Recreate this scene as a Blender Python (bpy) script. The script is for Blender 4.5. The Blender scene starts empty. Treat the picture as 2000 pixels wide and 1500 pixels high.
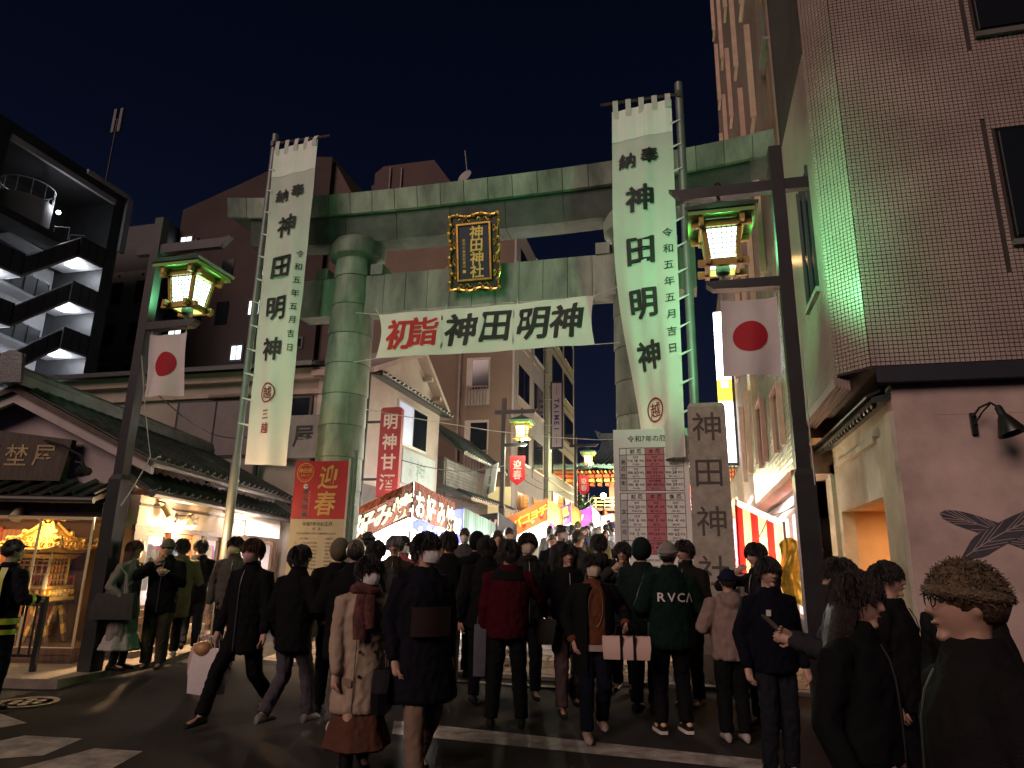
import bpy, bmesh, math, random
from mathutils import Vector, Matrix, noise, Quaternion
RND = random.Random(11)
sc = bpy.context.scene
COL = sc.collection
rad = math.radians
# ---------------------------------------------------------------- camera
YAW, PITCH, ROLL, EYE = 14.5, 14.7, 1.1, 1.55
def camera():
    y, p, r = rad(YAW), rad(PITCH), rad(ROLL)
    f0 = Vector((-math.sin(y), math.cos(y), 0)); r0 = Vector((math.cos(y), math.sin(y), 0)); up = Vector((0, 0, 1))
    f = f0*math.cos(p)+up*math.sin(p); u0 = up*math.cos(p)-f0*math.sin(p)
    rr = r0*math.cos(r)+u0*math.sin(r); uu = u0*math.cos(r)-r0*math.sin(r)
    cd = bpy.data.cameras.new('camera'); cd.lens = 24.0; cd.sensor_width = 36.0; cd.clip_start = .05; cd.clip_end = 1500
    co = bpy.data.objects.new('camera', cd); COL.objects.link(co)
    m = Matrix.Identity(4)
    for i in range(3):
        m[i][0] = rr[i]; m[i][1] = uu[i]; m[i][2] = -f[i]
    m[2][3] = EYE
    co.matrix_world = m
    sc.camera = co
camera()
# ---------------------------------------------------------------- night sky
W = bpy.data.worlds.new('World'); sc.world = W; W.use_nodes = True
nt = W.node_tree; nt.nodes.clear()
out = nt.nodes.new('ShaderNodeOutputWorld'); bg = nt.nodes.new('ShaderNodeBackground')
tc = nt.nodes.new('ShaderNodeTexCoord'); sep = nt.nodes.new('ShaderNodeSeparateXYZ'); rp = nt.nodes.new('ShaderNodeValToRGB')
nt.links.new(tc.outputs['Generated'], sep.inputs[0]); nt.links.new(sep.outputs['Z'], rp.inputs[0])
e = rp.color_ramp.elements
e[0].position = 0.0; e[0].color = (.0085, .0115, .026, 1)
e[1].position = .85; e[1].color = (.0006, .001, .0034, 1)
q = e.new(.25); q.color = (.0042, .0062, .0165, 1)
q = e.new(.5); q.color = (.0014, .0024, .008, 1)
nt.links.new(rp.outputs[0], bg.inputs[0]); bg.inputs[1].default_value = .85
nt.links.new(bg.outputs[0], out.inputs[0])
# glow of the lit city behind the camera: one weak, very soft, warm pink sun
sd = bpy.data.lights.new('city_glow', 'SUN'); sd.energy = 1.0; sd.angle = rad(30); sd.color = (1.0, .71, .62)
so = bpy.data.objects.new('city_glow', sd); COL.objects.link(so)
so.rotation_euler = Vector((.42, 1.0, -.62)).to_track_quat('-Z', 'Y').to_euler()
vs = sc.view_settings; vs.view_transform = 'Standard'; vs.look = 'None'; vs.exposure = 0.55; vs.gamma = 1.0; vs.use_curve_mapping = False
sc.render.engine = 'CYCLES'
cy = sc.cycles
cy.max_bounces = 6; cy.diffuse_bounces = 3; cy.glossy_bounces = 3; cy.transmission_bounces = 4; cy.transparent_max_bounces = 8
cy.caustics_reflective = False; cy.caustics_refractive = False; cy.sample_clamp_indirect = 4.0
try:
    cy.use_denoising = True; cy.use_light_tree = True
except Exception:
    pass
# ---------------------------------------------------------------- materials
MATS = {}
def mat(name, col, rough=.75, metal=0., var=.18, scale=3., bump=0., bscale=30., emit=0., ecol=None, trans=0., stretch=None, dirt=None, spec=None):
    if name in MATS: return MATS[name]
    m = bpy.data.materials.new(name); m.use_nodes = True; n = m.node_tree; L = n.links
    b = n.nodes['Principled BSDF']; b.inputs['Roughness'].default_value = rough; b.inputs['Metallic'].default_value = metal
    if spec is not None: b.inputs['Specular IOR Level'].default_value = spec
    t = n.nodes.new('ShaderNodeTexCoord'); src = t.outputs['Object']
    if stretch:
        mp = n.nodes.new('ShaderNodeMapping'); mp.inputs['Scale'].default_value = stretch; L.new(src, mp.inputs[0]); src = mp.outputs[0]
    colout = None
    if var > 0:
        nz = n.nodes.new('ShaderNodeTexNoise'); nz.inputs['Scale'].default_value = scale; nz.inputs['Detail'].default_value = 5; nz.inputs['Roughness'].default_value = .6
        L.new(src, nz.inputs['Vector'])
        cr = n.nodes.new('ShaderNodeValToRGB'); cr.color_ramp.elements[0].position = .28; cr.color_ramp.elements[1].position = .72
        d = dirt or [c*(1-var*1.6) for c in col]
        cr.color_ramp.elements[0].color = (*[max(0, x) for x in d], 1)
        cr.color_ramp.elements[1].color = (*[min(1, c*(1+var)) for c in col], 1)
        L.new(nz.outputs[0], cr.inputs[0]); colout = cr.outputs[0]
        oi = n.nodes.new('ShaderNodeObjectInfo'); mx = n.nodes.new('ShaderNodeHueSaturation')
        mr = n.nodes.new('ShaderNodeMapRange'); mr.inputs[3].default_value = 1-var*.6; mr.inputs[4].default_value = 1+var*.6
        L.new(oi.outputs['Random'], mr.inputs[0]); L.new(mr.outputs[0], mx.inputs['Value']); L.new(colout, mx.inputs['Color']); colout = mx.outputs[0]
        L.new(colout, b.inputs['Base Color'])
    else:
        b.inputs['Base Color'].default_value = (*col, 1)
    if bump > 0:
        n2 = n.nodes.new('ShaderNodeTexNoise'); n2.inputs['Scale'].default_value = bscale; n2.inputs['Detail'].default_value = 4; L.new(src, n2.inputs['Vector'])
        bp = n.nodes.new('ShaderNodeBump'); bp.inputs['Strength'].default_value = bump; bp.inputs['Distance'].default_value = .02
        L.new(n2.outputs[0], bp.inputs['Height']); L.new(bp.outputs[0], b.inputs['Normal'])
    if emit > 0:
        b.inputs['Emission Color'].default_value = (*(ecol or col), 1); b.inputs['Emission Strength'].default_value = emit
    if trans > 0:
        tr = n.nodes.new('ShaderNodeBsdfTranslucent'); ms = n.nodes.new('ShaderNodeMixShader'); ms.inputs[0].default_value = trans
        if colout: L.new(colout, tr.inputs[0])
        else: tr.inputs[0].default_value = (*col, 1)
        L.new(b.outputs[0], ms.inputs[1]); L.new(tr.outputs[0], ms.inputs[2]); L.new(ms.outputs[0], n.nodes['Material Output'].inputs[0])
    MATS[name] = m
    return m
def glass(name, tint=(.9, .95, 1), alpha=.12):
    if name in MATS: return MATS[name]
    m = bpy.data.materials.new(name); m.use_nodes = True; n = m.node_tree; n.nodes.clear(); L = n.links
    o = n.nodes.new('ShaderNodeOutputMaterial'); t = n.nodes.new('ShaderNodeBsdfTransparent'); g = n.nodes.new('ShaderNodeBsdfGlossy'); x = n.nodes.new('ShaderNodeMixShader')
    t.inputs[0].default_value = (*tint, 1); g.inputs['Roughness'].default_value = .03; x.inputs[0].default_value = alpha
    L.new(t.outputs[0], x.inputs[1]); L.new(g.outputs[0], x.inputs[2]); L.new(x.outputs[0], o.inputs[0])
    MATS[name] = m; return m
# ---------------------------------------------------------------- objects
AB = Matrix.Rotation(rad(YAW), 4, 'Z')          # frame turned to the old shop: x along its gable front, y along its street side
INV = {}
SPACE = [Matrix.Identity(4)]
def root(o):
    while o.parent is not None: o = o.parent
    return o
def props(o, label=None, cat=None, group=None, kind=None):
    if label: o['label'] = label
    if cat: o['category'] = cat
    if group: o['group'] = group
    if kind: o['kind'] = kind
    return o
def thing(name, label, cat, loc=(0, 0, 0), rotz=0., group=None, kind=None):
    o = bpy.data.objects.new(name, None); COL.objects.link(o); o.empty_display_size = .3
    m = SPACE[0] @ Matrix.Translation(loc) @ Matrix.Rotation(rotz, 4, 'Z')
    o.matrix_basis = m; INV[o.name] = m.inverted()
    return props(o, label, cat, group, kind)
class MB:
    def __init__(s): s.v = []; s.f = []
    def add(s, v, f):
        n = len(s.v); s.v.extend(Vector(p) for p in v); s.f.extend([i+n for i in q] for q in f); return s
    def box(s, x0, x1, y0, y1, z0, z1):
        return s.add([(x0, y0, z0), (x1, y0, z0), (x1, y1, z0), (x0, y1, z0), (x0, y0, z1), (x1, y0, z1), (x1, y1, z1), (x0, y1, z1)],
                     [(3, 2, 1, 0), (4, 5, 6, 7), (0, 1, 5, 4), (1, 2, 6, 5), (2, 3, 7, 6), (3, 0, 4, 7)])
    def bar(s, p, q, w, h=None, up=(0, 0, 1)):
        p, q = Vector(p), Vector(q); h = h or w; d = (q-p).normalized(); u = Vector(up)
        if abs(d.dot(u)) > .98: u = Vector((0, 1, 0))
        a = d.cross(u).normalized()*w/2; b = a.cross(d).normalized()*h/2
        return s.add([p-a-b, p+a-b, p+a+b, p-a+b, q-a-b, q+a-b, q+a+b, q-a+b], [(3, 2, 1, 0), (4, 5, 6, 7), (0, 1, 5, 4), (1, 2, 6, 5), (2, 3, 7, 6), (3, 0, 4, 7)])
    def loft(s, rings, cap=True, closed=True):
        n = len(rings[0]); v = [p for r in rings for p in r]; f = []
        for i in range(len(rings)-1):
            for j in range(n if closed else n-1):
                k = (j+1) % n; f.append((i*n+j, i*n+k, (i+1)*n+k, (i+1)*n+j))
        if cap: f.append(tuple(range(n))[::-1]); f.append(tuple((len(rings)-1)*n+j for j in range(n)))
        return s.add(v, f)
    def tube(s, pts, r, n=8, flat=1., cap=True, rnd=False):
        pts = [Vector(p) for p in pts]; rs = list(r) if isinstance(r, (list, tuple)) else [r]*len(pts)
        if rnd:
            a, b = pts[0], pts[-1]; da = (pts[0]-pts[1]).normalized(); db = (pts[-1]-pts[-2]).normalized()
            pts = [a+da*rs[0]*.85, a+da*rs[0]*.5]+pts+[b+db*rs[-1]*.5, b+db*rs[-1]*.85]; rs = [rs[0]*.45, rs[0]*.82]+rs+[rs[-1]*.82, rs[-1]*.45]
        rings = []; pu = None
        for i, p in enumerate(pts):
            d = (pts[min(i+1, len(pts)-1)]-pts[max(i-1, 0)]).normalized()
            if pu is None:
                u = Vector((0, 0, 1)) if abs(d.z) < .9 else Vector((1, 0, 0))
            else: u = pu
            a = (u-d*u.dot(d)).normalized(); pu = a; b = d.cross(a)
            rings.append([p+(a*math.cos(t)+b*math.sin(t)*flat)*rs[i] for t in [2*math.pi*k/n for k in range(n)]])
        return s.loft(rings, cap)
    def lathe(s, prof, c=(0, 0, 0), n=16, sq=1.):
        c = Vector(c)
        return s.loft([[c+Vector((r*math.cos(2*math.pi*k/n), r*sq*math.sin(2*math.pi*k/n), z)) for k in range(n)] for r, z in prof])
    def ball(s, c, r, nu=12, nv=8, M=None):
        c = Vector(c); r = (r, r, r) if not isinstance(r, (tuple, list)) else r; rings = []
        for i in range(1, nv):
            t = math.pi*i/nv; rr = []
            for j in range(nu):
                a = 2*math.pi*j/nu; p = Vector((r[0]*math.sin(t)*math.cos(a), r[1]*math.sin(t)*math.sin(a), -r[2]*math.cos(t)))
                rr.append(c+(M@p if M else p))
            rings.append(rr)
        return s.loft(rings)
    def quad(s, a, b, c, d): return s.add([a, b, c, d], [(0, 1, 2, 3)])
    def prism(s, pts, fn, d0, d1):
        n = len(pts); v = [fn(u, w, d0) for u, w in pts]+[fn(u, w, d1) for u, w in pts]
        return s.add(v, [tuple(range(n))[::-1], tuple(range(n, 2*n))]+[(i, (i+1) % n, n+(i+1) % n, n+i) for i in range(n)])
    def grid(s, fn, nu, nv, th=0.):
        P = [[Vector(fn(i/nu, j/nv)) for i in range(nu+1)] for j in range(nv+1)]
        w = nu+1; v = [p for r in P for p in r]; f = [(j*w+i, j*w+i+1, (j+1)*w+i+1, (j+1)*w+i) for j in range(nv) for i in range(nu)]
        if th:
            nrm = (P[0][nu]-P[0][0]).cross(P[nv][0]-P[0][0]).normalized()*th; m = len(v)
            v = v+[p+nrm for p in v]; f = f+[tuple(k+m for k in q)[::-1] for q in f]
            ed = [i for i in range(w)]+[j*w+nu for j in range(1, nv+1)]+[nv*w+i for i in range(nu-1, -1, -1)]+[j*w for j in range(nv-1, 0, -1)]
            f += [(ed[k], ed[(k+1) % len(ed)], ed[(k+1) % len(ed)]+m, ed[k]+m) for k in range(len(ed))]
        return s.add(v, f)
    def mesh(s, name, m, smooth=0., M=None):
        me = bpy.data.meshes.new(name)
        me.from_pydata([tuple(M@p) if M else tuple(p) for p in s.v], [], s.f); me.update()
        if len(s.f) < 30000 and len(s.f) > 1:
            b = bmesh.new(); b.from_mesh(me); bmesh.ops.recalc_face_normals(b, faces=b.faces); b.to_mesh(me); b.free()
        if m: me.materials.append(m)
        if smooth:
            me.polygons.foreach_set('use_smooth', [True]*len(me.polygons)); me.set_sharp_from_angle(angle=rad(smooth))
        return me
    def build(s, name, m, parent=None, smooth=0., local=False, label=None, cat=None, group=None, kind=None):
        if parent is not None:
            M = None if local else INV[root(parent).name] @ SPACE[0]
            o = bpy.data.objects.new(name, s.mesh(name, m, smooth, M)); o.parent = parent
        else:
            vv = [SPACE[0]@p for p in s.v] if not local else s.v
            lo = [min(p[i] for p in vv) for i in range(3)]; hi = [max(p[i] for p in vv) for i in range(3)]
            c = Vector(((lo[0]+hi[0])/2, (lo[1]+hi[1])/2, lo[2])) if kind != 'structure' else Vector((0, 0, 0))
            o = bpy.data.objects.new(name, s.mesh(name, m, smooth, Matrix.Translation(-c)@SPACE[0])); o.location = c
            INV[o.name] = Matrix.Translation(-c)
        COL.objects.link(o)
        return props(o, label, cat, group, kind)
def inst(me, name, parent, M):
    o = bpy.data.objects.new(name, me); COL.objects.link(o); o.parent = parent; o.matrix_basis = M; return o
def wm(parent): return INV[root(parent).name] @ SPACE[0]
def copy_tree(o, parent=None):
    c = o.copy(); COL.objects.link(c)
    if parent is not None: c.parent = parent
    for ch in list(o.children): copy_tree(ch, c)
    return c
def light(name, kind, loc, energy, col, size=.1, aim=None, spot=None, shape=None, sy=None):
    d = bpy.data.lights.new(name, kind); d.energy = energy; d.color = col
    if kind == 'AREA':
        d.size = size
        if sy: d.shape = 'RECTANGLE'; d.size_y = sy
    else: d.shadow_soft_size = size
    if spot: d.spot_size = rad(spot); d.spot_blend = .6
    o = bpy.data.objects.new(name, d); COL.objects.link(o); o.location = SPACE[0]@Vector(loc)
    if aim: o.rotation_euler = (SPACE[0].to_3x3()@Vector(aim)).to_track_quat('-Z', 'Y').to_euler()
    return o
# ---------------------------------------------------------------- lettering from the built-in font
GL = {}
def prep(bold, chars):
    todo = []
    for ch in sorted(set(chars)):
        if ch.isspace() or (ch, bold) in GL: continue
        c = bpy.data.curves.new('g', 'FONT'); c.body = ch; c.offset = bold; c.resolution_u = 2; c.size = 1
        o = bpy.data.objects.new('g', c); COL.objects.link(o); todo.append((ch, o, c))
    dg = bpy.context.evaluated_depsgraph_get()
    for ch, o, c in todo:
        me = bpy.data.meshes.new_from_object(o.evaluated_get(dg))
        GL[ch, bold] = ([tuple(v.co[:2]) for v in me.vertices], [tuple(p.vertices) for p in me.polygons])
        bpy.data.meshes.remove(me)
    for ch, o, c in todo:
        bpy.data.objects.remove(o); bpy.data.curves.remove(c)
BLACK_T = '神田明奉納令和五年五月吉日三越初詣迎春祭のお正甘酒天野屋埜社好み焼きやたいチョコバナか前厄本後男女ク串梅宮司大鳥居松書'
WOB = [0.]
def glyph(mb, ch, bold, fn, cu, cv, size, wx=1., shear=0., d=0.):
    """one character centred at (cu, cv) in the plane fn(u, v, d); size = em height"""
    if (ch, bold) not in GL: prep(bold, ch)
    v, f = GL[ch, bold]
    if not v: return 0
    x0 = min(p[0] for p in v); x1 = max(p[0] for p in v); y0 = min(p[1] for p in v); y1 = max(p[1] for p in v)
    mx, my = (x0+x1)/2, (y0+y1)/2
    if WOB[0]:
        w_ = WOB[0]; v = [(x+w_*noise.noise((x*3.2+cu*3, y*3.2+cv*7, .3)), y+w_*noise.noise((x*3.2+9, y*3.2+cu*5, 4.3))) for x, y in v]
    mb.add([fn(cu+((x-mx)+(y-my)*shear)*size*wx, cv+(y-my)*size, d) for x, y in v], f)
    return (x1-x0)*size*wx
def line(mb, s, bold, fn, cu, cv, size, vert=False, step=None, wx=1., shear=0., d=0., adv=None):
    """a run of characters centred at (cu, cv)"""
    if vert:
        step = step or size*1.1
        for i, ch in enumerate(s):
            if not ch.isspace(): glyph(mb, ch, bold, fn, cu, cv+(len(s)-1)/2*step-i*step, size, wx, shear, d)
    elif step:
        for i, ch in enumerate(s):
            if not ch.isspace(): glyph(mb, ch, bold, fn, cu-(len(s)-1)/2*step+i*step, cv, size, wx, shear, d)
    else:
        ws = []
        for ch in s:
            if ch.isspace(): ws.append(.3*size*wx); continue
            if (ch, bold) not in GL: prep(bold, s)
            v = GL[ch, bold][0]; xs = [p[0] for p in v] or [0, 0]
            ws.append((max(xs)-min(xs)+.1)*size*wx)
        x = cu-sum(ws)/2
        for ch, w in zip(s, ws):
            if not ch.isspace(): glyph(mb, ch, bold, fn, x+w/2, cv, size, wx, shear, d)
            x += w
    return mb
def face(o, ux, vx, nx=None):
    o, ux, vx = Vector(o), Vector(ux), Vector(vx); n = Vector(nx) if nx else ux.cross(vx).normalized()
    return lambda u, v, d=0.: o+ux*u+vx*v+n*d
# ================================================================ shared materials
asphalt = mat('asphalt', (.026, .023, .021), .82, var=.35, scale=1.2, bump=1.0, bscale=160, spec=.35)
concrete = mat('concrete', (.24, .22, .20), .85, var=.2, scale=2, bump=.3)
paint_white = mat('road_paint', (.34, .31, .28), .7, var=.35, scale=5, dirt=(.09, .08, .07), bump=.3, bscale=80)
stone_p = mat('paving_granite', (.26, .20, .17), .7, var=.3, scale=4, bump=.4, bscale=50)
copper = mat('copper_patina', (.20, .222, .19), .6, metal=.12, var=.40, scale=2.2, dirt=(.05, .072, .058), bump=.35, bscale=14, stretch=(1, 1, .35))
copper_d = mat('copper_patina_dark_grime', (.050, .066, .056), .65, metal=.1, var=.4, scale=2.2, dirt=(.02, .03, .026), bump=.3, bscale=14)  # darker, grimier copper for the second beam and the cores
steel_grey = mat('painted_steel_grey', (.16, .17, .17), .5, metal=.4, var=.15)
steel_dark = mat('dark_bronze_steel', (.022, .022, .023), .45, metal=.35, var=.25)
steel_tan = mat('galvanised_steel', (.22, .21, .19), .5, metal=.5, var=.25, scale=6)
cloth_white = mat('banner_cloth', (.66, .65, .63), .9, var=.06, scale=1.2, trans=.22, bump=.25, bscale=7)
flag_cloth = mat('flag_cloth', (.62, .58, .58), .85, var=.05, trans=.15)
ink = mat('black_ink', (.012, .012, .013), .7, var=0)
red_ink = mat('red_ink', (.45, .008, .012), .7, var=0)
dark_red = mat('crimson_print', (.22, .01, .02), .7, var=0)
gold = mat('gold_leaf', (.75, .47, .12), .32, metal=.9, var=.2, scale=12)
gold_p = mat('gold_paint', (.62, .40, .10), .45, metal=.3, var=.12, scale=10)
brass_y = mat('yellow_brass_paint', (.34, .22, .045), .4, metal=.35, var=.12)
rope_m = mat('white_rope', (.5, .5, .48), .9, var=.1)
lacq_black = mat('black_lacquer', (.012, .012, .014), .25, var=0)
wood_dark = mat('dark_timber', (.055, .030, .018), .6, var=.4, scale=4, stretch=(6, 6, .6), bump=.3)
wood_mid = mat('weathered_timber', (.16, .085, .045), .6, var=.4, scale=4, stretch=(6, 6, .6), bump=.3)
plaster = mat('cream_plaster', (.46, .40, .36), .9, var=.12, scale=1.5, bump=.2)
tile_roof = mat('kawara_tile', (.035, .040, .040), .35, var=.35, scale=5, bump=.2)
tile_moss = mat('mossy_kawara_tile', (.030, .032, .028), .6, var=.5, scale=5, bump=.4)
glass_dark = mat('dark_window_glass', (.012, .014, .018), .08, var=0, spec=.7)
pane_clear = glass('clear_pane')
# ================================================================ ground
def sstep(t): t = max(0., min(1., t)); return t*t*(3-2*t)
def gz(X, Y): return .07*max(0, min(Y, 60)-7)*sstep((X+7.9)/1.6)
xs = [-160, -90, -50, -30, -20, -14, -10, -8.4, -7.9, -7.5, -7.1, -6.7, -6.3, -5, -3, 0, 2, 4, 8, 20, 50, 120]
ys = [-60, -30, -10, 0, 4, 7, 9, 12, 16, 22, 30, 40, 50, 60, 90, 160, 300, 600]
g = MB()
g.add([(x, y, gz(x, y)) for y in ys for x in xs], [(j*len(xs)+i, j*len(xs)+i+1, (j+1)*len(xs)+i+1, (j+1)*len(xs)+i) for j in range(len(ys)-1) for i in range(len(xs)-1)])
ground = g.build('road', asphalt, kind='structure', smooth=40, label='dark asphalt road and approach street running uphill past the gate')
# granite paving of the approach, stone by stone where the picture shows it
SL = math.atan(.07)
pv = MB()
PX0, PX1, PY0 = -6.0, 1.5, 9.2
pv.add([(PX0, PY0, gz(0, PY0)+.004), (PX1, PY0, gz(0, PY0)+.004), (PX1, 58, gz(0, 58)+.004), (PX0, 58, gz(0, 58)+.004)], [(0, 1, 2, 3)])
paving = pv.build('pavement', stone_p, kind='structure')
b = MB(); b.add([(-.5, -.5, 0), (.5, -.5, 0), (.5, .5, 0), (-.5, .5, 0), (-.47, -.46, 1), (.47, -.46, 1), (.47, .46, 1), (-.47, .46, 1)], [(4, 5, 6, 7), (0, 1, 5, 4), (1, 2, 6, 5), (2, 3, 7, 6), (3, 0, 4, 7)])
stone_me = b.mesh('paving_stone', stone_p)
pw, ph = .44, .40; row = 0; y = PY0+ph/2; count = 0
while count < 289:
    off = (row % 2)*pw/2; x = PX0+pw/2+off*0+.02
    for k in range(17):
        if count >= 289: break
        xx = x+k*pw+(off if k < 16 else 0)-(pw/2 if off and k == 0 else 0)*0
        if xx > PX1-.15: continue
        inst(stone_me, 'paving_stone', paving, Matrix.Translation((xx, y, gz(0, y)+.005))@Matrix.Rotation(SL+RND.uniform(-.004, .004), 4, 'X')@Matrix.Diagonal((pw-.02, ph-.02, .022+RND.uniform(-.004, .006), 1)))
        count += 1
    row += 1; y += ph
b = MB()
while y < 34:
    for k in range(17):
        xx = PX0+pw/2+k*pw+(row % 2)*pw/2
        if xx > PX1-.15: continue
        zz = gz(0, y)+.006; hx, hy = (pw-.025)/2, (ph-.025)/2
        b.add([(xx-hx, y-hy, zz+.018-hy*.07), (xx+hx, y-hy, zz+.018-hy*.07), (xx+hx, y+hy, zz+.018+hy*.07), (xx-hx, y+hy, zz+.018+hy*.07)], [(0, 1, 2, 3)])
    row += 1; y += ph
b.build('paving_stone', stone_p, paving, kind='stuff')
# kerbs and painted lines
k = MB(); k.box(PX0-.02, PX1, PY0-.20, PY0-.02, -.02, gz(0, PY0)+.03); k.build('kerb', concrete, kind='structure')
k = MB(); k.add([(-9.3, 6.75, 0), (-7.35, 7.15, 0), (-7.45, 9.1, 0), (-8.9, 13.2, 0), (-13, 12.5, 0), (-13, 6.2, 0)]+[(-9.3, 6.75, .11), (-7.35, 7.15, .11), (-7.45, 9.1, .11), (-8.9, 13.2, .11), (-13, 12.5, .11), (-13, 6.2, .11)],
    [(6, 7, 8, 9, 10, 11)]+[(i, (i+1) % 6, 6+(i+1) % 6, 6+i) for i in range(6)]); k.build('sidewalk', mat('sidewalk_stone', (.17, .135, .11), .8, var=.3, scale=3, bump=.4), kind='structure')
def stripe(pts, z=.004):
    s = MB(); s.add([(x, y, z) for x, y in pts], [(0, 1, 2, 3)]); s.build('road_marking', paint_white, kind='structure')
stripe([(-2.95, 6.95), (-2.75, 6.45), (.62, 6.28), (.62, 6.62)])
stripe([(-3.6, 7.1), (-3.6, 6.75), (-2.98, 6.5), (-3.1, 6.98)])
stripe([(-6.9, 8.28), (-6.9, 8.42), (-4.4, 8.74), (-4.4, 8.62)], .01)
stripe([(-3.3, 8.72), (-3.3, 8.60), (-1.5, 8.62), (-1.5, 8.74)], .13)
for q in ([(-6.9, 5.1), (-6.75, 5.95), (-6.15, 5.72), (-6.35, 4.95)], [(-5.9, 4.3), (-5.75, 5.35), (-5.2, 5.42), (-5.05, 4.9)], [(-5.0, 4.0), (-4.85, 5.2), (-4.42, 5.25), (-4.2, 4.5)], [(-4.2, 3.6), (-4.0, 4.3), (-3.3, 4.25), (-3.4, 3.4)]):
    stripe(q)
mh = thing('manhole_cover', 'round cast iron manhole cover with raised pattern in the road by the guard', 'manhole cover', (-6.98, 6.45, 0))
iron = mat('cast_iron', (.20, .15, .10), .5, metal=.6, var=.3, scale=20)
b = MB(); b.lathe([(.30, .002), (.30, .012), (.27, .012), (.27, .008), (.25, .008)], n=28); b.build('rim', iron, mh, local=True)
b = MB(); b.lathe([(.24, .002), (.24, .008)], n=24)
for i in range(6):
    a = i*math.pi/3; b.ball((.13*math.cos(a), .13*math.sin(a), .010), (.055, .055, .006), 8, 4)
b.ball((0, 0, .010), (.05, .05, .006), 8, 4); b.build('cover', iron, mh, local=True)
# ================================================================ torii gate
TY = 12.0
tor = thing('torii_gate', 'tall copper clad shrine gate with green patina spanning the street', 'torii gate', (-3.8, TY, gz(-3.8, TY)))
def tseg(parent, name, fn, n, gap, m, core=None):
    pass
def ktop(x): t = (x+3.8)/5.75; return 8.90+.30*abs(t)**3
def kbeam(x0, x1, dz0, dz1, yh0, yh1, m, name, parent, inset=0.):
    b = MB(); rings = []
    for x in (x0, x1):
        zt = ktop(x); rings.append([(x, TY-yh0+inset, zt+dz0+inset), (x, TY+yh0-inset, zt+dz0+inset), (x, TY+yh1-inset, zt+dz1-inset), (x, TY-yh1+inset, zt+dz1-inset)])
    b.loft(rings); return b.build(name, m, parent)
kas = MB(); N = 24; rr = []
for i in range(N+1):
    x = -9.45+11.3*i/N; zt = ktop(x); rr.append([(x, TY-.42, zt-.40), (x, TY+.42, zt-.40), (x, TY+.50, zt-.02), (x, TY, zt+.10), (x, TY-.50, zt-.02)])
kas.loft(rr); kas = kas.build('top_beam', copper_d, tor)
for i in range(23):
    x0 = -9.5+i*.4965; x1 = x0+.4965-.012; rs = []
    for x, o in ((x0, 0), (x1, .004)):
        zt = ktop(x); rs.append([(x, TY-.435-o, zt-.42), (x, TY-.36, zt-.425), (x, TY-.36, zt-.02), (x, TY, zt+.125), (x, TY+.53, zt+.0), (x, TY, zt+.14), (x, TY-.53-o, zt+.0)])
    b = MB(); b.loft(rs); b.build('copper_sheet', copper, kas)
shi = MB(); rr = []
for i in range(N+1):
    x = -8.95+10.3*i/N; zt = ktop(x)-.43; rr.append([(x, TY-.24, zt-.55), (x, TY+.24, zt-.55), (x, TY+.33, zt), (x, TY-.33, zt)])
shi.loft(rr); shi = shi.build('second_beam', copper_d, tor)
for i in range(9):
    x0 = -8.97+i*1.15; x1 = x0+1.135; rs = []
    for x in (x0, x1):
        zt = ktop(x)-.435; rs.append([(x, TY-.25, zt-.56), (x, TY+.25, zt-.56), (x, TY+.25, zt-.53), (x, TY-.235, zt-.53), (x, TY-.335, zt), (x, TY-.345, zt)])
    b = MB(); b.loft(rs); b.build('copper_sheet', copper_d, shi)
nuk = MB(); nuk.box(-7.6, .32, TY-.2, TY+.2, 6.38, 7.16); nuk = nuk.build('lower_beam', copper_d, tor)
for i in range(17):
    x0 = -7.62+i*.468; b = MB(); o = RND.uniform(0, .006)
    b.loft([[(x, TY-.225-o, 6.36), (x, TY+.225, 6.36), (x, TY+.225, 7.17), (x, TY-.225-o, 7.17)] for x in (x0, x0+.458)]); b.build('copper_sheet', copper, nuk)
for px, w in ((-6.55, 1), (-.72, 1)):
    lean = .05 if px < -3 else -.05
    P = lambda z: (px+lean*(z-4)/4, TY, z)
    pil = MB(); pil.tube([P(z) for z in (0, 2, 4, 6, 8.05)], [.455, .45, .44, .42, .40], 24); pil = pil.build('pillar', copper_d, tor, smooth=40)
    z = .35; r = 0
    while z < 7.7:
        h = .62
        for s in range(3):
            a0 = s*2*math.pi/3+r*.9; b = MB(); rings = []
            o = RND.uniform(0, .008)
            for zz, ee in ((z, .012), (z+.02, .02), (z+h-.012, .004)):
                R_ = .462-.052*(zz/8)+ee+o; c = Vector(P(zz)); rings.append([c+Vector((R_*math.cos(a0+t*.0335*6.24), R_*math.sin(a0+t*.0335*6.24), 0)) for t in range(11)])
            b.loft(rings, cap=False, closed=False); b.build('copper_sheet', copper, pil, smooth=50)
        z += h; r += 1
    b = MB(); b.lathe([(.42, 7.55), (.56, 7.62), (.58, 7.85), (.50, 8.0), (.42, 8.0)], (px+lean, TY, 0), 26); b.build('capital_ring', copper, tor, smooth=40)
    b = MB(); b.lathe([(.75, 0), (.75, .2), (.62, .3), (.50, .42)], (px-lean, TY, 0), 26); b.build('base_ring', concrete, tor, smooth=30)
    for sx in (-1, 1):
        b = MB(); b.box(px+sx*.62-.13, px+sx*.62+.13, TY-.26, TY+.26, 7.172, 7.40); b.build('wedge', copper, tor)
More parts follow.
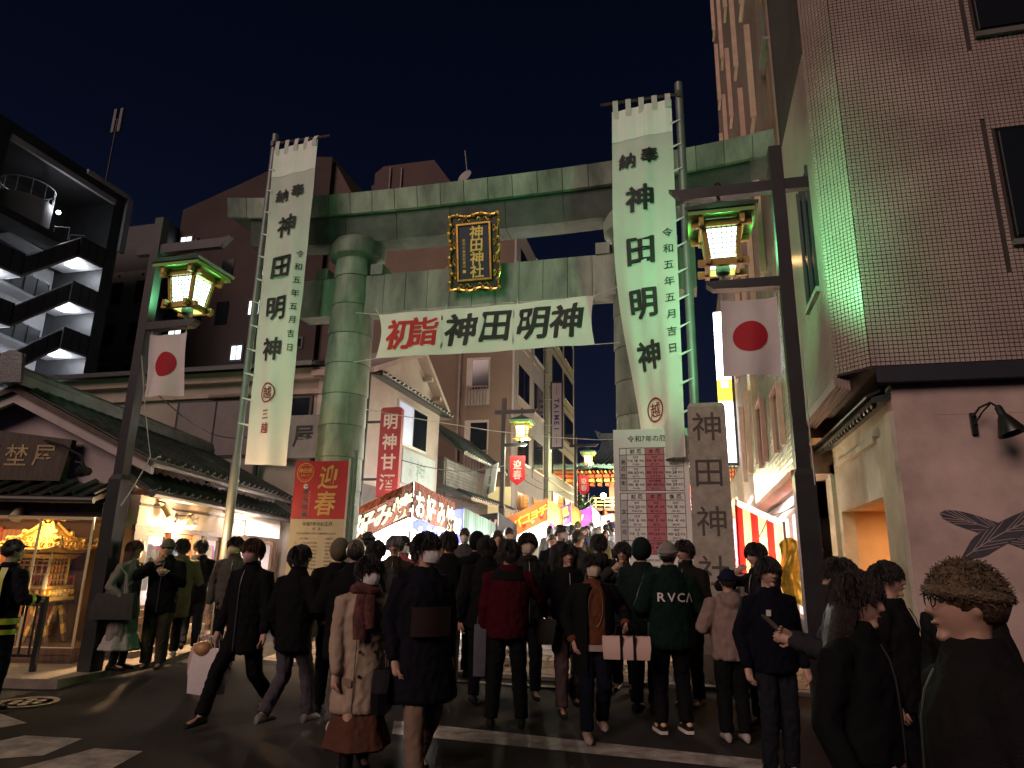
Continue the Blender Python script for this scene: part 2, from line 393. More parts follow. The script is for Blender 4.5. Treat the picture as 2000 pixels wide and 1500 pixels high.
# ---- name plaque
plq = thing('shrine_plaque', 'gilded plaque with dark blue field and gold shrine name hung between the beams', 'plaque', (-3.83, 11.4, 6.65))
pf = face((-3.77, 11.50, 7.33), (.86, 0, 0), (0, -.16, .84), (0, -.98, -.19))
def pbox(u0, u1, v0, v1, d0, d1): b = MB(); b.prism([(u0, v0), (u1, v0), (u1, v1), (u0, v1)], pf, d0, d1); return b
pbox(-.57, .57, -.85, .85, -.05, .0).build('backing_board', mat('dark_frame_lacquer', (.03, .022, .016), .4, var=.2), plq)
pbox(-.36, .36, -.62, .62, .002, .03).build('field', mat('deep_blue_field', (.006, .008, .03), .5, var=.1), plq)
b = MB()
for u0, u1, v0, v1 in ((-.40, -.36, -.66, .66), (.36, .40, -.66, .66), (-.36, .36, .62, .66), (-.36, .36, -.66, -.62)): b.prism([(u0, v0), (u1, v0), (u1, v1), (u0, v1)], pf, .004, .06)
b.build('inner_border', gold, plq)
b = MB(); bl = []
for side in range(4):
    n = 18 if side % 2 else 12
    for i in range(n):
        t = i/n; wv = .03*math.sin(t*math.pi*(6 if side % 2 else 4))
        if side == 0: bl.append((-.57+1.14*t, -.85+wv))
        elif side == 1: bl.append((.57-wv, -.85+1.7*t))
        elif side == 2: bl.append((.57-1.14*t, .85-wv))
        else: bl.append((-.57+wv, .85-1.7*t))
b.tube([pf(u, v, .03) for u, v in bl+bl[:1]], .022, 6); b.build('scalloped_rim', gold, plq)
for i, (u, v) in enumerate(bl):
    if i % 2 == 0:
        b = MB(); b.ball(pf(u*.985, v*.99, .04), (.045, .035, .05), 7, 5); b.build('gilt_bead', gold, plq)
for su in (-1, 1):
    for v in (-.52, -.2, .18, .5):
        b = MB(); c = [(su*(.475+.05*math.cos(t*.55)*(1-t*.06)), v+(.14-.03*abs(t-5))*math.sin(t*.63-.3)) for t in range(11)]
        b.tube([pf(u, w, .015) for u, w in c], .011, 5); b.build('scroll', gold, plq)
for sv in (-1, 1):
    for u in (-.22, .22):
        b = MB(); c = [(u+(t-5)*.028, sv*.75+.045*math.sin(t*1.2)) for t in range(11)]; b.tube([pf(x, w, .015) for x, w in c], .011, 5); b.build('scroll', gold, plq)
b = MB(); line(b, '神田神社', .018, pf, .06, 0, .33, True, .295, wx=1., shear=.05, d=.034); b.build('lettering', gold_p, plq)
b = MB(); line(b, '宮司大鳥居松書印', .005, pf, -.235, -.02, .075, True, .085, d=.034); b.build('inscription', gold_p, plq)
pbox(-.27, -.2, -.47, -.40, .03, .034).build('seal', gold_p, plq)
# ---- cloth banner under the lower beam
hb = thing('hanging_banner', 'wide white cloth banner with red and black characters tied below the gate beam', 'banner', (-3.65, 11.7, 5.3))
def hfn(u, v, d=0.):
    x0 = -5.78+.03*math.sin(v*3.1)*1.5; x1 = -1.50+.0*v
    zt = 6.27+.05*u-.10*math.sin(math.pi*((u*2.02) % 1))*.18; zb = 5.36+.02*u
    x = x0+(x1-x0)*u+.05*math.sin(v*math.pi)*(1 if u < .5 else -1)*(abs(u-.5)*2)**3
    return Vector((x, 11.70-.04*math.sin(u*9.2)-.018*noise.noise((u*9, v*2, 2))-.05*math.sin(math.pi*v)+.015*math.sin(u*31+v*4)-d, zt+(zb-zt)*v))
b = MB(); b.grid(hfn, 72, 16); b.build('cloth', cloth_white, hb, smooth=60)
tf = lambda u, v, d=0.: hfn(u, v, d)
def hch(mb, ch, u, v, s, bold, sh):
    for k, (ox, oy) in enumerate(((0, 0), (.017, .006), (-.016, -.007), (.005, -.014))):
        glyph(mb, ch, bold, lambda a, c, d=0.: hfn(u+(a+ox)/4.28, v-(c+oy)/.9, .011+.0015*k), 0, 0, s, 1.0, sh)
WOB[0] = .0
b = MB(); hch(b, '初', .105, .50, .64, .010, .10); hch(b, '詣', .225, .47, .62, .006, .08); b.build('red_lettering', red_ink, hb)
b = MB()
for ch, u in (('神', .40), ('田', .56), ('明', .735), ('神', .885)): hch(b, ch, u, .48 if ch != '田' else .46, .66, .010, .13)
b.build('black_lettering', ink, hb); WOB[0] = 0.
b = MB(); b.add([hfn(.312-.002, .12, .012), hfn(.3165, .2, .012), hfn(.317, .8, .012), hfn(.312, .9, .012), hfn(.3085, .8, .012), hfn(.309, .2, .012)], [(0, 1, 2, 3, 4, 5)]); b.build('divider', ink, hb)
b = MB(); b.add([hfn(.645-.002, .12, .012), hfn(.648, .2, .012), hfn(.648, .8, .012), hfn(.644, .9, .012), hfn(.641, .8, .012), hfn(.641, .2, .012)], [(0, 1, 2, 3, 4, 5)]); b.build('divider', mat('grey_print', (.28, .30, .32), .8, var=0), hb)
for (u, v, q) in ((0, 0, (-6.25, 11.62, 6.32)), (0, 0, (-5.9, 11.78, 6.45)), (0, 1, (-6.2, 11.6, 5.28)), (1, 0, (-1.05, 11.6, 6.42)), (1, 0, (-1.5, 11.78, 6.5)), (1, 1, (-1.05, 11.6, 5.36)), (.33, 0, (-4.4, 11.78, 6.40)), (.66, 0, (-2.97, 11.78, 6.42))):
    b = MB(); b.tube([hfn(u, v, .005), q], .009, 5); b.build('rope', rope_m, hb)
# ---- tall banners on poles
def tall_banner(pole_x, Y, zb, zt, sgn, pfn, label, blabel, side_u, text, dxs):
    z0 = gz(pole_x, Y)
    pt = thing('banner_pole', label, 'flagpole', (pole_x, Y, z0), group='banner poles before the gate')
    b = MB(); b.tube([(pole_x, Y, z0), (pole_x, Y, z0+3.3), (pole_x, Y, z0+3.45), (pole_x, Y, zt+.25)], [.085, .085, .07, .066], 14); b.build('pole', steel_grey, pt, smooth=40)
    b = MB(); b.tube([(pole_x, Y-.06, zt+.0), (pole_x+sgn*1.32, Y-.06, zt+.0)], .022, 8); b.build('crossbar', wood_dark, pt)
    b = MB(); b.box(pole_x-.03, pole_x+.03, Y-.09, Y+.09, zt-.06, zt+.06); b.build('bracket', steel_dark, pt)
    bt = thing('tall_banner', blabel, 'banner', (pole_x+sgn*.6, Y-.1, zb), group='tall white dedication banners')
    b = MB(); b.grid(pfn, 18, 64); b.build('cloth', cloth_white, bt, smooth=60)
    for i in range(5):
        u = .06+.22*i; p = pfn(u, 0); q = Vector((p.x, Y-.06, zt)); a = MB()
        a.loft([[p+Vector((-.05, -.012, -.14)), p+Vector((.05, -.012, -.14))], [p+Vector((-.045, -.02, 0)), p+Vector((.045, -.02, 0))], [q+Vector((-.045, -.03, .02)), q+Vector((.045, -.03, .02))], [q+Vector((-.045, .025, .025)), q+Vector((.045, .025, .025))]], cap=False, closed=False)
        a.build('loop_tab', cloth_white, bt)
    a = MB()
    a.grid(lambda u, v: pfn(u, v*.10)+Vector((0, -.006, 0)), 10, 5); a.build('top_hem', mat('bleached_cloth', (.76, .77, .74), .9, var=.04), bt)
    for i in range(1, 13):
        v = i/13.5; p = pfn(side_u, v); a = MB(); q = Vector((pole_x-sgn*.0, Y-.075, p.z+.05))
        a.loft([[p+Vector((sgn*.04, -.014, .03)), p+Vector((sgn*.04, -.014, -.03))], [p+Vector((0, -.012, .02)), p+Vector((0, -.012, -.02))], [q+Vector((0, -.01, .008)), q+Vector((0, -.01, -.008))]], cap=False, closed=False)
        a.build('side_tie', cloth_white, bt)
    H = zt-.1-zb; Wd = 1.0
    def put(mb, ch, u, z, s, bold):
        v = (zt-.1-z)/H
        for k, (ox, oy) in enumerate(((0, 0), (.008, .003), (-.010, -.005), (.002, .010), (.012, -.004)) if s > .27 else ((0, 0),)): glyph(mb, ch, bold, lambda a_, c_, d=0.: pfn(u+(a_+ox)/Wd, v-(c_+oy)/H)+Vector((0, -.016-.0015*k, 0)), 0, 0, s)
    WOB[0] = .0
    a = MB()
    for ch, u, z, s in (('納', .27, 8.75, .30), ('奉', .64, 8.78, .30), ('神', .47, 8.02, .48), ('田', .46, 7.12, .52), ('明', .45, 6.25, .52), ('神', .44, 5.42, .48)): a = MB(); put(a, ch, u+dxs, z+text, s, .012 if ch not in '納奉' else 0.); a.build('character', ink, bt)
    a = MB()
    for i, ch in enumerate('令和五年五月吉日'): put(a, ch, .87, 7.35-i*.275+text, .16, .008)
    a.build('lettering', ink, bt)
    a = MB(); zc = 4.55+text
    for i in range(28):
        t0, t1 = 2*math.pi*i/28, 2*math.pi*(i+1)/28
        P2 = lambda r, t: pfn(.44+dxs+r*math.cos(t)/Wd, (zt-.1-zc-r*math.sin(t))/H)+Vector((0, -.016, 0))
        a.add([P2(.165, t0), P2(.195, t0), P2(.195, t1), P2(.165, t1)], [(0, 1, 2, 3)])
    put(a, '越', .44+dxs, zc, .25, .008); a.build('crest', dark_red, bt)
    a = MB(); put(a, '三', .43+dxs, 4.14+text, .21, .012); put(a, '越', .43+dxs, 3.88+text, .22, .012); a.build('donor_lettering', dark_red, bt); WOB[0] = 0.
    return bt
def lb(u, v, d=0.):
    w = 1.02-.16*v; x = -8.04+.14*v+(u)*w+.015*math.sin(v*9)
    z = 9.80+.08*u*(1-v)-(9.80-3.22)*v-.04*u*v
    return Vector((x, 10.90+.045*math.sin(u*5.5+v*2)*(.4+v)+.022*math.sin(u*12-v*9)+.02*noise.noise((u*3, v*9, 1))+.10*v*(1-u)*u*4*(v > .75)*(v-.75)*3, z))
tall_banner(-8.12, 11.0, 3.2, 9.98, 1, lb, 'grey steel pole carrying the banner beside the pillar with the red board', 'white hanging banner before the pillar that stands by the red board', 0., 0., 0.)
def rb(u, v, d=0.):
    th = rad(4+50*sstep((v-.25)/.75)); w = 1.0
    dist = (1-u)*w; x0 = .03-.08*v
    fold = max(0, u-.74)*v
    x = x0-dist*math.cos(th)-.02*v+fold*.25; yy = 10.2+dist*math.sin(th)*.9+fold*.55+.035*math.sin(u*8+v*5)*(.3+v)+.014*math.sin(u*19+v*3)+.03*noise.noise((u*3, v*10, 5))*(.4+v)
    return Vector((x, yy, 9.14-.05*(1-u)-(9.14-3.12)*v))
tall_banner(.16, 10.3, 3.12, 9.25, -1, rb, 'taller grey steel pole carrying the banner behind the inscribed stone post', 'white banner twisted by wind beside the green lantern and stone post', 1., -.62, -.02)
# ---- inscribed stone post
granite = mat('pale_granite', (.30, .26, .22), .8, var=.16, scale=9, bump=.3, bscale=60)
sp = thing('stone_post', 'square granite post with carved shrine name beside the twisted banner', 'stone pillar', (.30, 9.85, gz(.3, 9.8)))
b = MB(); b.loft([[(.30+sx*w, 9.85+sy*w, z) for sx, sy in ((-1, -1), (1, -1), (1, 1), (-1, 1))] for z, w in ((.1, .275), (3.70, .25), (3.76, .22))]); b.build('shaft', granite, sp)
b = MB(); b.box(-.15, .75, 9.4, 10.3, .02, .5); b.build('plinth', granite, sp)
for i, ch in enumerate('神田神社'):
    b = MB(); glyph(b, ch, .004, lambda u, v, d=0.: Vector((.29+u, 9.850-.2765+.0069*(2.46+v)-.004, 2.46+v)), 0, .96-.64*i, .42); b.build('carved_character', mat('carved_shadow_stone', (.085, .07, .06), .9, var=.1), sp)
# ---- unlucky-years board
yb = thing('years_board', 'white notice board with a printed table of ages beside the stone post', 'notice board', (-.53, 10.55, gz(-.5, 10.5)))
bf = face((-1.08, 10.5, 1.55), (1, 0, 0), (0, 0, 1))
bw, bh = 1.12, 2.03
b = MB(); b.prism([(0, 0), (bw, 0), (bw, bh), (0, bh)], bf, -.04, 0); b.build('board', mat('white_board', (.62, .62, .60), .6, var=.06, scale=2), yb)
for u in (.12, 1.0):
    b = MB(); b.box(-1.08+u-.03, -1.08+u+.03, 10.54, 10.60, gz(-.5, 10.5), 3.4); b.build('post', steel_grey, yb)
pinkp = mat('pink_print', (.42, .13, .16), .7, var=0); greyp = mat('pale_grey_print', (.40, .41, .40), .7, var=0)
T1 = (.10, 1.02, 1.68, 1.03); T2 = (.10, 1.02, .98, .10)
def table(u0, u1, vt, vb, rows, side, head, data, pc):
    c = [u0, u0+.105, u0+.105+(u1-u0-.105)/3, u0+.105+(u1-u0-.105)*2/3, u1]; hh = .105; rh = (vt-hh-vb)/rows
    b = MB(); b.add([bf(c[2], vb, .003), bf(c[3], vb, .003), bf(c[3], vt, .003), bf(c[2], vt, .003)], [(0, 1, 2, 3)]); b.build('highlight_column', pinkp, yb)
    b = MB(); b.add([bf(c[0], vb, .003), bf(c[1], vb, .003), bf(c[1], vt-hh, .003), bf(c[0], vt-hh, .003)], [(0, 1, 2, 3)]); b.build('side_column', greyp, yb)
    b = MB()
    for u in c: b.add([bf(u-.003, vb, .005), bf(u+.003, vb, .005), bf(u+.003, vt, .005), bf(u-.003, vt, .005)], [(0, 1, 2, 3)])
    for v in [vb+i*rh for i in range(rows+1)]+[vt]: b.add([bf(u0, v-.003, .006), bf(u1, v-.003, .006), bf(u1, v+.003, .006), bf(u0, v+.003, .006)], [(0, 1, 2, 3)])
    b.build('table_rules', ink, yb)
    b = MB()
    for i, h in enumerate(head): line(b, h, .004, bf, (c[i+1]+c[i+2])/2, vt-hh/2, .075, step=.10, d=.007)
    line(b, side, .003, bf, (c[0]+c[1])/2, (vt-hh+vb)/2, .075, True, (vt-hh-vb)/5.2, d=.007)
    for r in range(rows):
        for k in range(3):
            a, e_, z = data[r*3+k]; cu = (c[k+1]+c[k+2])/2; cv = vt-hh-(r+.5)*rh
            line(b, a, .0, bf, cu, cv+rh*.30, .042, d=.007); line(b, e_[:2], .0, bf, cu-.085, cv, .040, d=.007)
            line(b, e_[2:-2], .004, bf, cu+.005, cv, .066, d=.007); line(b, e_[-2:], .0, bf, cu+.088, cv, .036, d=.007); line(b, z, 0, bf, cu, cv-rh*.31, .034, d=.007)
    b.build('table_lettering', ink, yb)
D1 = [('24才', '平成14年生', '午(うま)'), ('25才', '平成13年生', '巳(へび)'), ('26才', '平成12年生', '辰(たつ)'), ('41才', '昭和60年生', '丑(うし)'), ('42才', '昭和59年生', '子(ねずみ)'), ('43才', '昭和58年生', '亥(いのしし)'), ('60才', '昭和41年生', '午(うま)'), ('61才(還暦)', '昭和40年生', '巳(へび)'), ('62才', '昭和39年生', '辰(たつ)')]
D2 = [('18才', '平成20年生', '子(ねずみ)'), ('19才', '平成19年生', '亥(いのしし)'), ('20才', '平成18年生', '戌(いぬ)'), ('32才', '平成6年生', '戌(いぬ)'), ('33才', '平成5年生', '酉(とり)'), ('34才', '平成4年生', '申(さる)'), ('36才', '平成2年生', '午(うま)'), ('37才', '昭和64年生', '巳(へび)'), ('38才', '昭和63年生', '辰(たつ)'), ('60才', '昭和41年生', '午(うま)'), ('61才(還暦)', '昭和40年生', '巳(へび)'), ('62才', '昭和39年生', '辰(たつ)')]
prep(0., ''.join(a+e_+z for a, e_, z in D1+D2)); prep(.004, '0123456789前厄本後'); prep(.003, '男の厄年女')
table(.09, 1.04, 1.74, 1.09, 3, '男の厄年', ('前厄', '本厄', '後厄'), D1, pinkp)
table(.09, 1.04, 1.055, .16, 4, '女の厄年', ('前厄', '本厄', '後厄'), D2, pinkp)
b = MB(); line(b, '令和7年の厄年', .004, bf, .56, 1.88, .105, d=.005); b.build('title_lettering', ink, yb)
b = MB(); line(b, '数え年による厄年 生まれ年 早見表', .0, bf, .56, .08, .035, d=.005); b.build('footnote', ink, yb)
# ---- red greeting board
gb = thing('greeting_board', 'red and cream new year notice board standing before the gate pillar', 'notice board', (-6.0, 10.45, gz(-6, 10.45)))
gf = face((-6.50, 10.42, 1.0), (1, 0, 0), (0, 0, 1))
b = MB(); b.prism([(0, 0), (1.0, 0), (1.0, 1.2), (0, 1.2)], gf, -.04, 0); b.build('lower_panel', mat('cream_panel', (.50, .42, .27), .6, var=.08, scale=2), gb)
b = MB(); b.prism([(0, 1.202), (1.0, 1.202), (1.0, 2.17), (0, 2.17)], gf, -.04, .002); b.build('upper_panel', mat('red_panel', (.42, .008, .012), .55, var=.08, scale=2), gb)
b = MB(); b.box(-5.495, -5.46, 10.40, 10.47, .6, 3.2); b.build('edge_trim', mat('pale_edge', (.55, .48, .46), .6, var=.05), gb)
for x in (-6.42, -5.42):
    b = MB(); b.tube([(x, 10.50, gz(-6, 10.5)), (x, 10.50, 3.0 if x < -6 else 3.35)], .03 if x < -6 else .045, 10); b.build('post', steel_grey if x < -6 else mat('pale_green_steel', (.22, .27, .22), .5, metal=.2), gb)
b = MB(); glyph(b, '迎', .014, gf, .66, 1.90, .42, .95, .12, .006); glyph(b, '春', .014, gf, .62, 1.46, .42, .95, .10, .006); b.build('gold_lettering', gold_p, gb)
wht = mat('white_print', (.6, .55, .52), .7, var=0)
b = MB(); line(b, '神田明神', .03, gf, .235, 1.46, .10, True, .125, d=.005); b.ball(gf(.235, 1.745, .005), (.045, .003, .045), 14, 8); b.build('outline_lettering', wht, gb)
b = MB(); line(b, '神田明神', .004, gf, .235, 1.46, .10, True, .125, d=.008); b.lathe([(.022, 0), (.022, .004)], gf(.235, 1.745, .008)); b.build('black_lettering', ink, gb)
b = MB(); line(b, 'かんだみょうじん', .002, gf, .315, 1.47, .042, True, .050, d=.005); b.build('reading_lettering', wht, gb)
b = MB()
for r0, r1 in ((.150, .162), (.125, .130)):
    for i in range(32):
        t0, t1 = 2*math.pi*i/32, 2*math.pi*(i+1)/32
        b.add([gf(.2+r*math.cos(t), 1.98+r*math.sin(t), .005) for r, t in ((r0, t0), (r1, t0), (r1, t1), (r0, t1))], [(0, 1, 2, 3)])
line(b, '神田祭', .01, gf, .2, 2.01, .085, step=.085, d=.006); line(b, '令和七年', .0, gf, .2, 1.93, .045, d=.006); b.build('emblem', gold_p, gb)
b = MB(); line(b, '令和7年のお正月', .006, gf, .5, 1.12, .075, d=.004); line(b, '初詣', .0, gf, .5, 1.04, .05, step=.1, d=.004)
line(b, '元日は午前零時より終日 ご祈祷を奉仕いたします', .0, gf, .5, .965, .036, d=.004)
line(b, '一月のご案内', .0, gf, .27, .88, .034, d=.004); line(b, '祈祷受付', .0, gf, .75, .88, .034, d=.004)
for i in range(8):
    v = .81-i*.058; line(b, '%d日' % (i+1), .0, gf, .14, v, .034, d=.004); line(b, '午前%d時より午後%d時' % (7+i % 3, 5+i % 2), .0, gf, .40, v, .032, d=.004); line(b, ('社殿にて', '受付終了', '特別奉拝')[i % 3], .0, gf, .75, v, .034, d=.004)
b.build('small_lettering', ink, gb)
# ================================================================ lantern lamp posts
pane_m = mat('lit_lantern_paper', (.85, .95, .88), .8, var=0, emit=5, ecol=(.62, 1.0, .70))
GREEN = (.24, 1.0, .40)
def lantern_post(label):
    t = thing('lantern_post', label, 'street lamp', group='shrine lantern lamp posts')
    mb = lambda: MB()
    b = mb(); b.box(-.102, .102, -.102, .102, 0, 2.45); b.loft([[(-.102, -.102, 2.45), (.102, -.102, 2.45), (.102, .102, 2.45), (-.102, .102, 2.45)], [(-.074, -.074, 2.52), (.074, -.074, 2.52), (.074, .074, 2.52), (-.074, .074, 2.52)]]); b.build('lower_post', steel_tan if 0 else steel_dark, t, local=True)
    b = mb(); b.box(-.072, .072, -.072, .072, 2.52, 6.4); b.build('post', steel_dark, t, local=True)
    b = mb(); b.box(-.34, 1.12, -.05, .05, 5.82, 5.96); b.prism([(1.12, 5.82), (1.12, 5.96), (1.26, 5.98)], lambda u, v, d: Vector((u, d, v)), -.05, .05); b.build('upper_arm', steel_dark, t, local=True)
    b = mb(); b.prism([(.072, 4.60), (.80, 4.62), (.88, 4.68), (.88, 4.72), (.072, 4.72)], lambda u, v, d: Vector((u, d, v)), -.07, .07); b.build('lower_arm', steel_dark, t, local=True)
    L = .68
    b = mb()
    for hw, z in (): pass
    b.loft([[(L+sx*w, sy*w, z) for sx, sy in ((-1, -1), (1, -1), (1, 1), (-1, 1))] for z, w in ((5.52, .50), (5.56, .52), (5.66, .33), (5.74, .14), (5.80, .05))]); rf = b.build('roof', mat('green_copper_lamp_roof', (.10, .17, .13), .5, metal=.3, var=.2), t, local=True)
    b = mb(); b.ball((L, 0, 6.02), .06, 10, 8); b.tube([(L, 0, 5.78), (L, 0, 6.0)], .03, 8); b.build('finial', steel_dark, rf, local=True)
    b = mb(); b.loft([[(L+sx*w, sy*w, z) for sx, sy in ((-1, -1), (1, -1), (1, 1), (-1, 1))] for z, w in ((5.46, .47), (5.51, .47))]); b.build('soffit', mat('green_soffit', (.20, .42, .08), .5, var=.1), rf, local=True)
    for sx in (-1, 1):
        for sy in (-1, 1):
            b = mb(); b.loft([[(L+sx*.20-.03, sy*.20-.03, 4.93), (L+sx*.20+.03, sy*.20-.03, 4.93), (L+sx*.20+.03, sy*.20+.03, 4.93), (L+sx*.20-.03, sy*.20+.03, 4.93)], [(L+sx*.265-.03, sy*.265-.03, 5.46), (L+sx*.265+.03, sy*.265-.03, 5.46), (L+sx*.265+.03, sy*.265+.03, 5.46), (L+sx*.265-.03, sy*.265+.03, 5.46)]]); b.build('corner_post', brass_y, t, local=True)
    for s in (-1, 1):
        for z, hw, ln, of in ((5.40, .045, .43, .285), (4.91, .04, .36, .215)):
            b = mb(); b.box(L-ln, L+ln, s*of-.035, s*of+.035, z-hw, z+hw); b.build('rail', brass_y, t, local=True)
            b = mb(); b.box(L+s*of-.035, L+s*of+.035, -ln, ln, z-hw+.012, z+hw+.012); b.build('rail', brass_y, t, local=True)
    for i, (dx, dy) in enumerate(((0, -1), (1, 0), (0, 1), (-1, 0))):
        ux = Vector((-dy, dx, 0)); o0 = Vector((L, 0, 0))+Vector((dx, dy, 0))*.195; o1 = Vector((L, 0, 0))+Vector((dx, dy, 0))*.25
        fn = lambda u, v, d=0.: (o0*(1-v)+o1*v)+ux*u*(.165*(1-v)+.22*v)+Vector((dx, dy, 0))*d+Vector((0, 0, 4.97+v*.38))
        b = mb(); b.prism([(-1, 0), (1, 0), (1, 1), (-1, 1)], fn, -.006, 0); pn = b.build('pane', pane_m, t, local=True)
        b = mb()
        for k in range(7):
            u = -1+2*k/6; b.prism([(u-.03, 0), (u+.03, 0), (u+.03, 1), (u-.03, 1)], fn, .001, .012)
        for k in range(7):
            v = k/6; b.prism([(-1, v-.012), (1, v-.012), (1, v+.012), (-1, v+.012)], fn, .0015, .0125)
        b.build('lattice', mat('lattice_dark', (.05, .08, .05), .6, var=0), pn, local=True)
    b = mb(); b.lathe([(.05, 4.70), (.03, 4.74), (.03, 4.80), (.10, 4.83), (.11, 4.92), (.09, 4.93)], (L, 0, 0), 14); b.build('base_cup', mat('green_copper_lamp_roof', (0, 0, 0)), t, smooth=40, local=True)
    b = mb(); b.lathe([(.0, 5.03), (.045, 5.06), (.06, 5.12), (.045, 5.18), (.0, 5.2)], (L, 0, 0), 10); b.build('bulb', mat('green_bulb', (.8, 1, .8), .5, var=0, emit=10, ecol=(.5, 1, .55)), t, local=True)
    return t
def slim(o):
    if o.type == 'MESH' and o.parent is not None and not o.name.startswith(('lower_post', 'post', 'upper_arm', 'lower_arm')):
        for v in o.data.vertices: v.co = ((v.co.x-.68)*.79+.68, v.co.y*.79, (v.co.z-4.72)*.96+4.72)
    for c in o.children: slim(c)
lp0 = lantern_post('street lamp with green lantern beside the glowing shop display case')
slim(lp0)
def place_lamp(lp, x, y, z, rz, s=1.): lp.matrix_basis = Matrix.Translation((x, y, z))@Matrix.Rotation(rz, 4, 'Z')@Matrix.Scale(s, 4)
lamps = []
for lab, x, y, rz, s in ((None, -7.55, 7.8, 0., 1.), ('street lamp with green lantern beside the tiled corner building and twisted banner', 1.2, 7.8, math.pi, 1.), ('small distant street lamp with lit lantern against the grey apartment block', -5.95, 22.0, 0., .93), ('farthest street lamp with lit lantern beside the bare tree', -5.4, 34.0, 0., .93)):
    lp = lp0 if lab is None else copy_tree(lp0)
    if lab: lp['label'] = lab
    place_lamp(lp, x, y, gz(x, y)+(.1 if x < -7 else 0), rz, s); lamps.append(lp)
wire_m = mat('cable_black', (.012, .012, .012), .6, var=0)
warm_pane = mat('lit_lantern_paper_warm', (.95, .95, .8), .8, var=0, emit=5, ecol=(1., 1., .62))
for lp in lamps[2:]:
    for ch in lp.children:
        if ch.name.startswith('pane'):
            ch.data = ch.data.copy(); ch.data.materials.clear(); ch.data.materials.append(warm_pane)
for lp, x, y in ((lamps[0], -6.87, 7.8), (lamps[1], .52, 7.8)):
    z = .1 if x < -5 else 0
    for i in range(4):
        a = i*math.pi/2
        light('lantern_light', 'SPOT', (x+.28*math.cos(a), y+.28*math.sin(a), 5.14+z), 64 if x < -5 else 170, GREEN, .06, aim=(math.cos(a), math.sin(a), .28), spot=124)
for x, y, z in ((-5.3, 22, 5.4), (-4.75, 34, 6.5)):
    light('far_lantern_light', 'POINT', (x+.35, y-.3, z-.1), 150, (.95, 1, .66), .12)
    light('far_lantern_light', 'POINT', (x, y+.45, z-.1), 190, (.95, 1, .66), .12)
# flags on the near posts and pennants on the far ones
def flag(cx, cy, zt, label, sw):
    t = thing('national_flag', label, 'flag', (cx, cy, zt-.95), group='white flags with a red disc')
    fn = lambda u, v, d=0.: Vector((cx-.31+.62*u+sw*v*.1, cy+.035*math.sin(u*5+v*3)*v+.02*math.sin(u*9)-d+sw*.06*v*v, zt-.93*v-.03*math.sin(u*math.pi)*(1-v)))
    b = MB(); b.grid(fn, 20, 20); b.build('cloth', flag_cloth, t, smooth=60)
    b = MB(); rings = [[fn(.5+r*.19*math.cos(a)/.62, .49+r*.19*math.sin(a)/.93, .006) for a in [2*math.pi*k/28 for k in range(28)]] for r in (1, .75, .5, .25, .02)]
    b.loft(rings, cap=False); b.build('red_disc', mat('flag_red', (.38, .008, .02), .8, var=.03), t)
    for u in (.03, .97):
        b = MB(); p = fn(u, 0); b.tube([p, p+Vector((0, 0, .09))], .008, 5); b.build('tie', rope_m, t)
flag(-7.14, 7.8, 4.66, 'white flag with red disc hanging below the lantern by the old shop', .5)
flag(.78, 7.8, 4.56, 'white flag with red disc hanging beside the tiled corner building', -.2)
def pennant(cx, cy, zt, w, h, label):
    t = thing('red_pennant', label, 'pennant', (cx, cy, zt-h), group='red new year pennants on far lamps')
    fn = lambda u, v, d=0.: Vector((cx+(u-.5)*w, cy+.03*math.sin(v*4+u*3)-d, zt-v*h))
    b = MB(); b.grid(lambda u, v: fn(u, v*(.80+.2*(1-abs(2*u-1)))), 10, 10); b.build('cloth', mat('pennant_red', (.42, .015, .02), .8, var=.05, trans=.25), t, smooth=50)
    b = MB(); glyph(b, '迎', .012, lambda a, c, d=0.: fn(.5+a/w, .30-c/h, .012), 0, 0, w*.62); glyph(b, '春', .012, lambda a, c, d=0.: fn(.5+a/w, .64-c/h, .012), 0, 0, w*.62); b.build('lettering', mat('pale_pink_print', (.62, .5, .45), .7, var=0), t)
pennant(-5.42, 21.9, 5.0, .52, .98, 'red pointed pennant with pale characters on the nearer small lamp')
pennant(-4.98, 33.9, 5.85, .52, .98, 'red pointed pennant with pale characters on the farthest lamp')
# ================================================================ right: tiled corner building
mosaic = mat('pinkish_mosaic_tile', (.36, .265, .245), .35, var=.16, scale=1.1, bump=.1)
mortar = mat('dark_mortar', (.05, .036, .034), .9, var=.2)
TF, TS = 8.25, 1.78
tw = thing('tiled_building', 'tall corner building clad in small square pinkish tiles above the plaster shop', 'building', (6, 14, 0))
b = MB(); b.prism([(2.10, TF+.02), (12, TF+.02), (12, 24), (TS+.3, 24), (TS+.02, 11.0), (TS+.02, TF+.34)], lambda u, v, d: Vector((u, v, d)), 3.78, 26); wall = b.build('wall', mortar, tw)
def tiles(name, o, ux, vx, nu, nv, pu, pv, skip=lambda u, v: False, m=mosaic, j=.0095, h=.014, parent=wall):
    o, ux, vx = Vector(o), Vector(ux), Vector(vx); n = ux.cross(vx).normalized(); b = MB(); V = []; F = []
    for r in range(nv):
        for c in range(nu):
            if skip((c+.5)*pu, (r+.5)*pv): continue
            p = o+ux*(c*pu+j/2)+vx*(r*pv+j/2); a = ux*(pu-j); e_ = vx*(pv-j); k = len(V); q = n*(h+RND.uniform(-.0005, .0005)); s_ = (ux+vx)*.002
            V.extend([p, p+a, p+a+e_, p+e_, p+q, p+a+q, p+a+e_+q, p+e_+q]); F.extend([(k+4, k+5, k+6, k+7), (k, k+1, k+5, k+4), (k+1, k+2, k+6, k+5), (k+2, k+3, k+7, k+6), (k+3, k, k+4, k+7)])
    b.v = V; b.f = F
    return b.build(name, m, parent, kind='stuff')
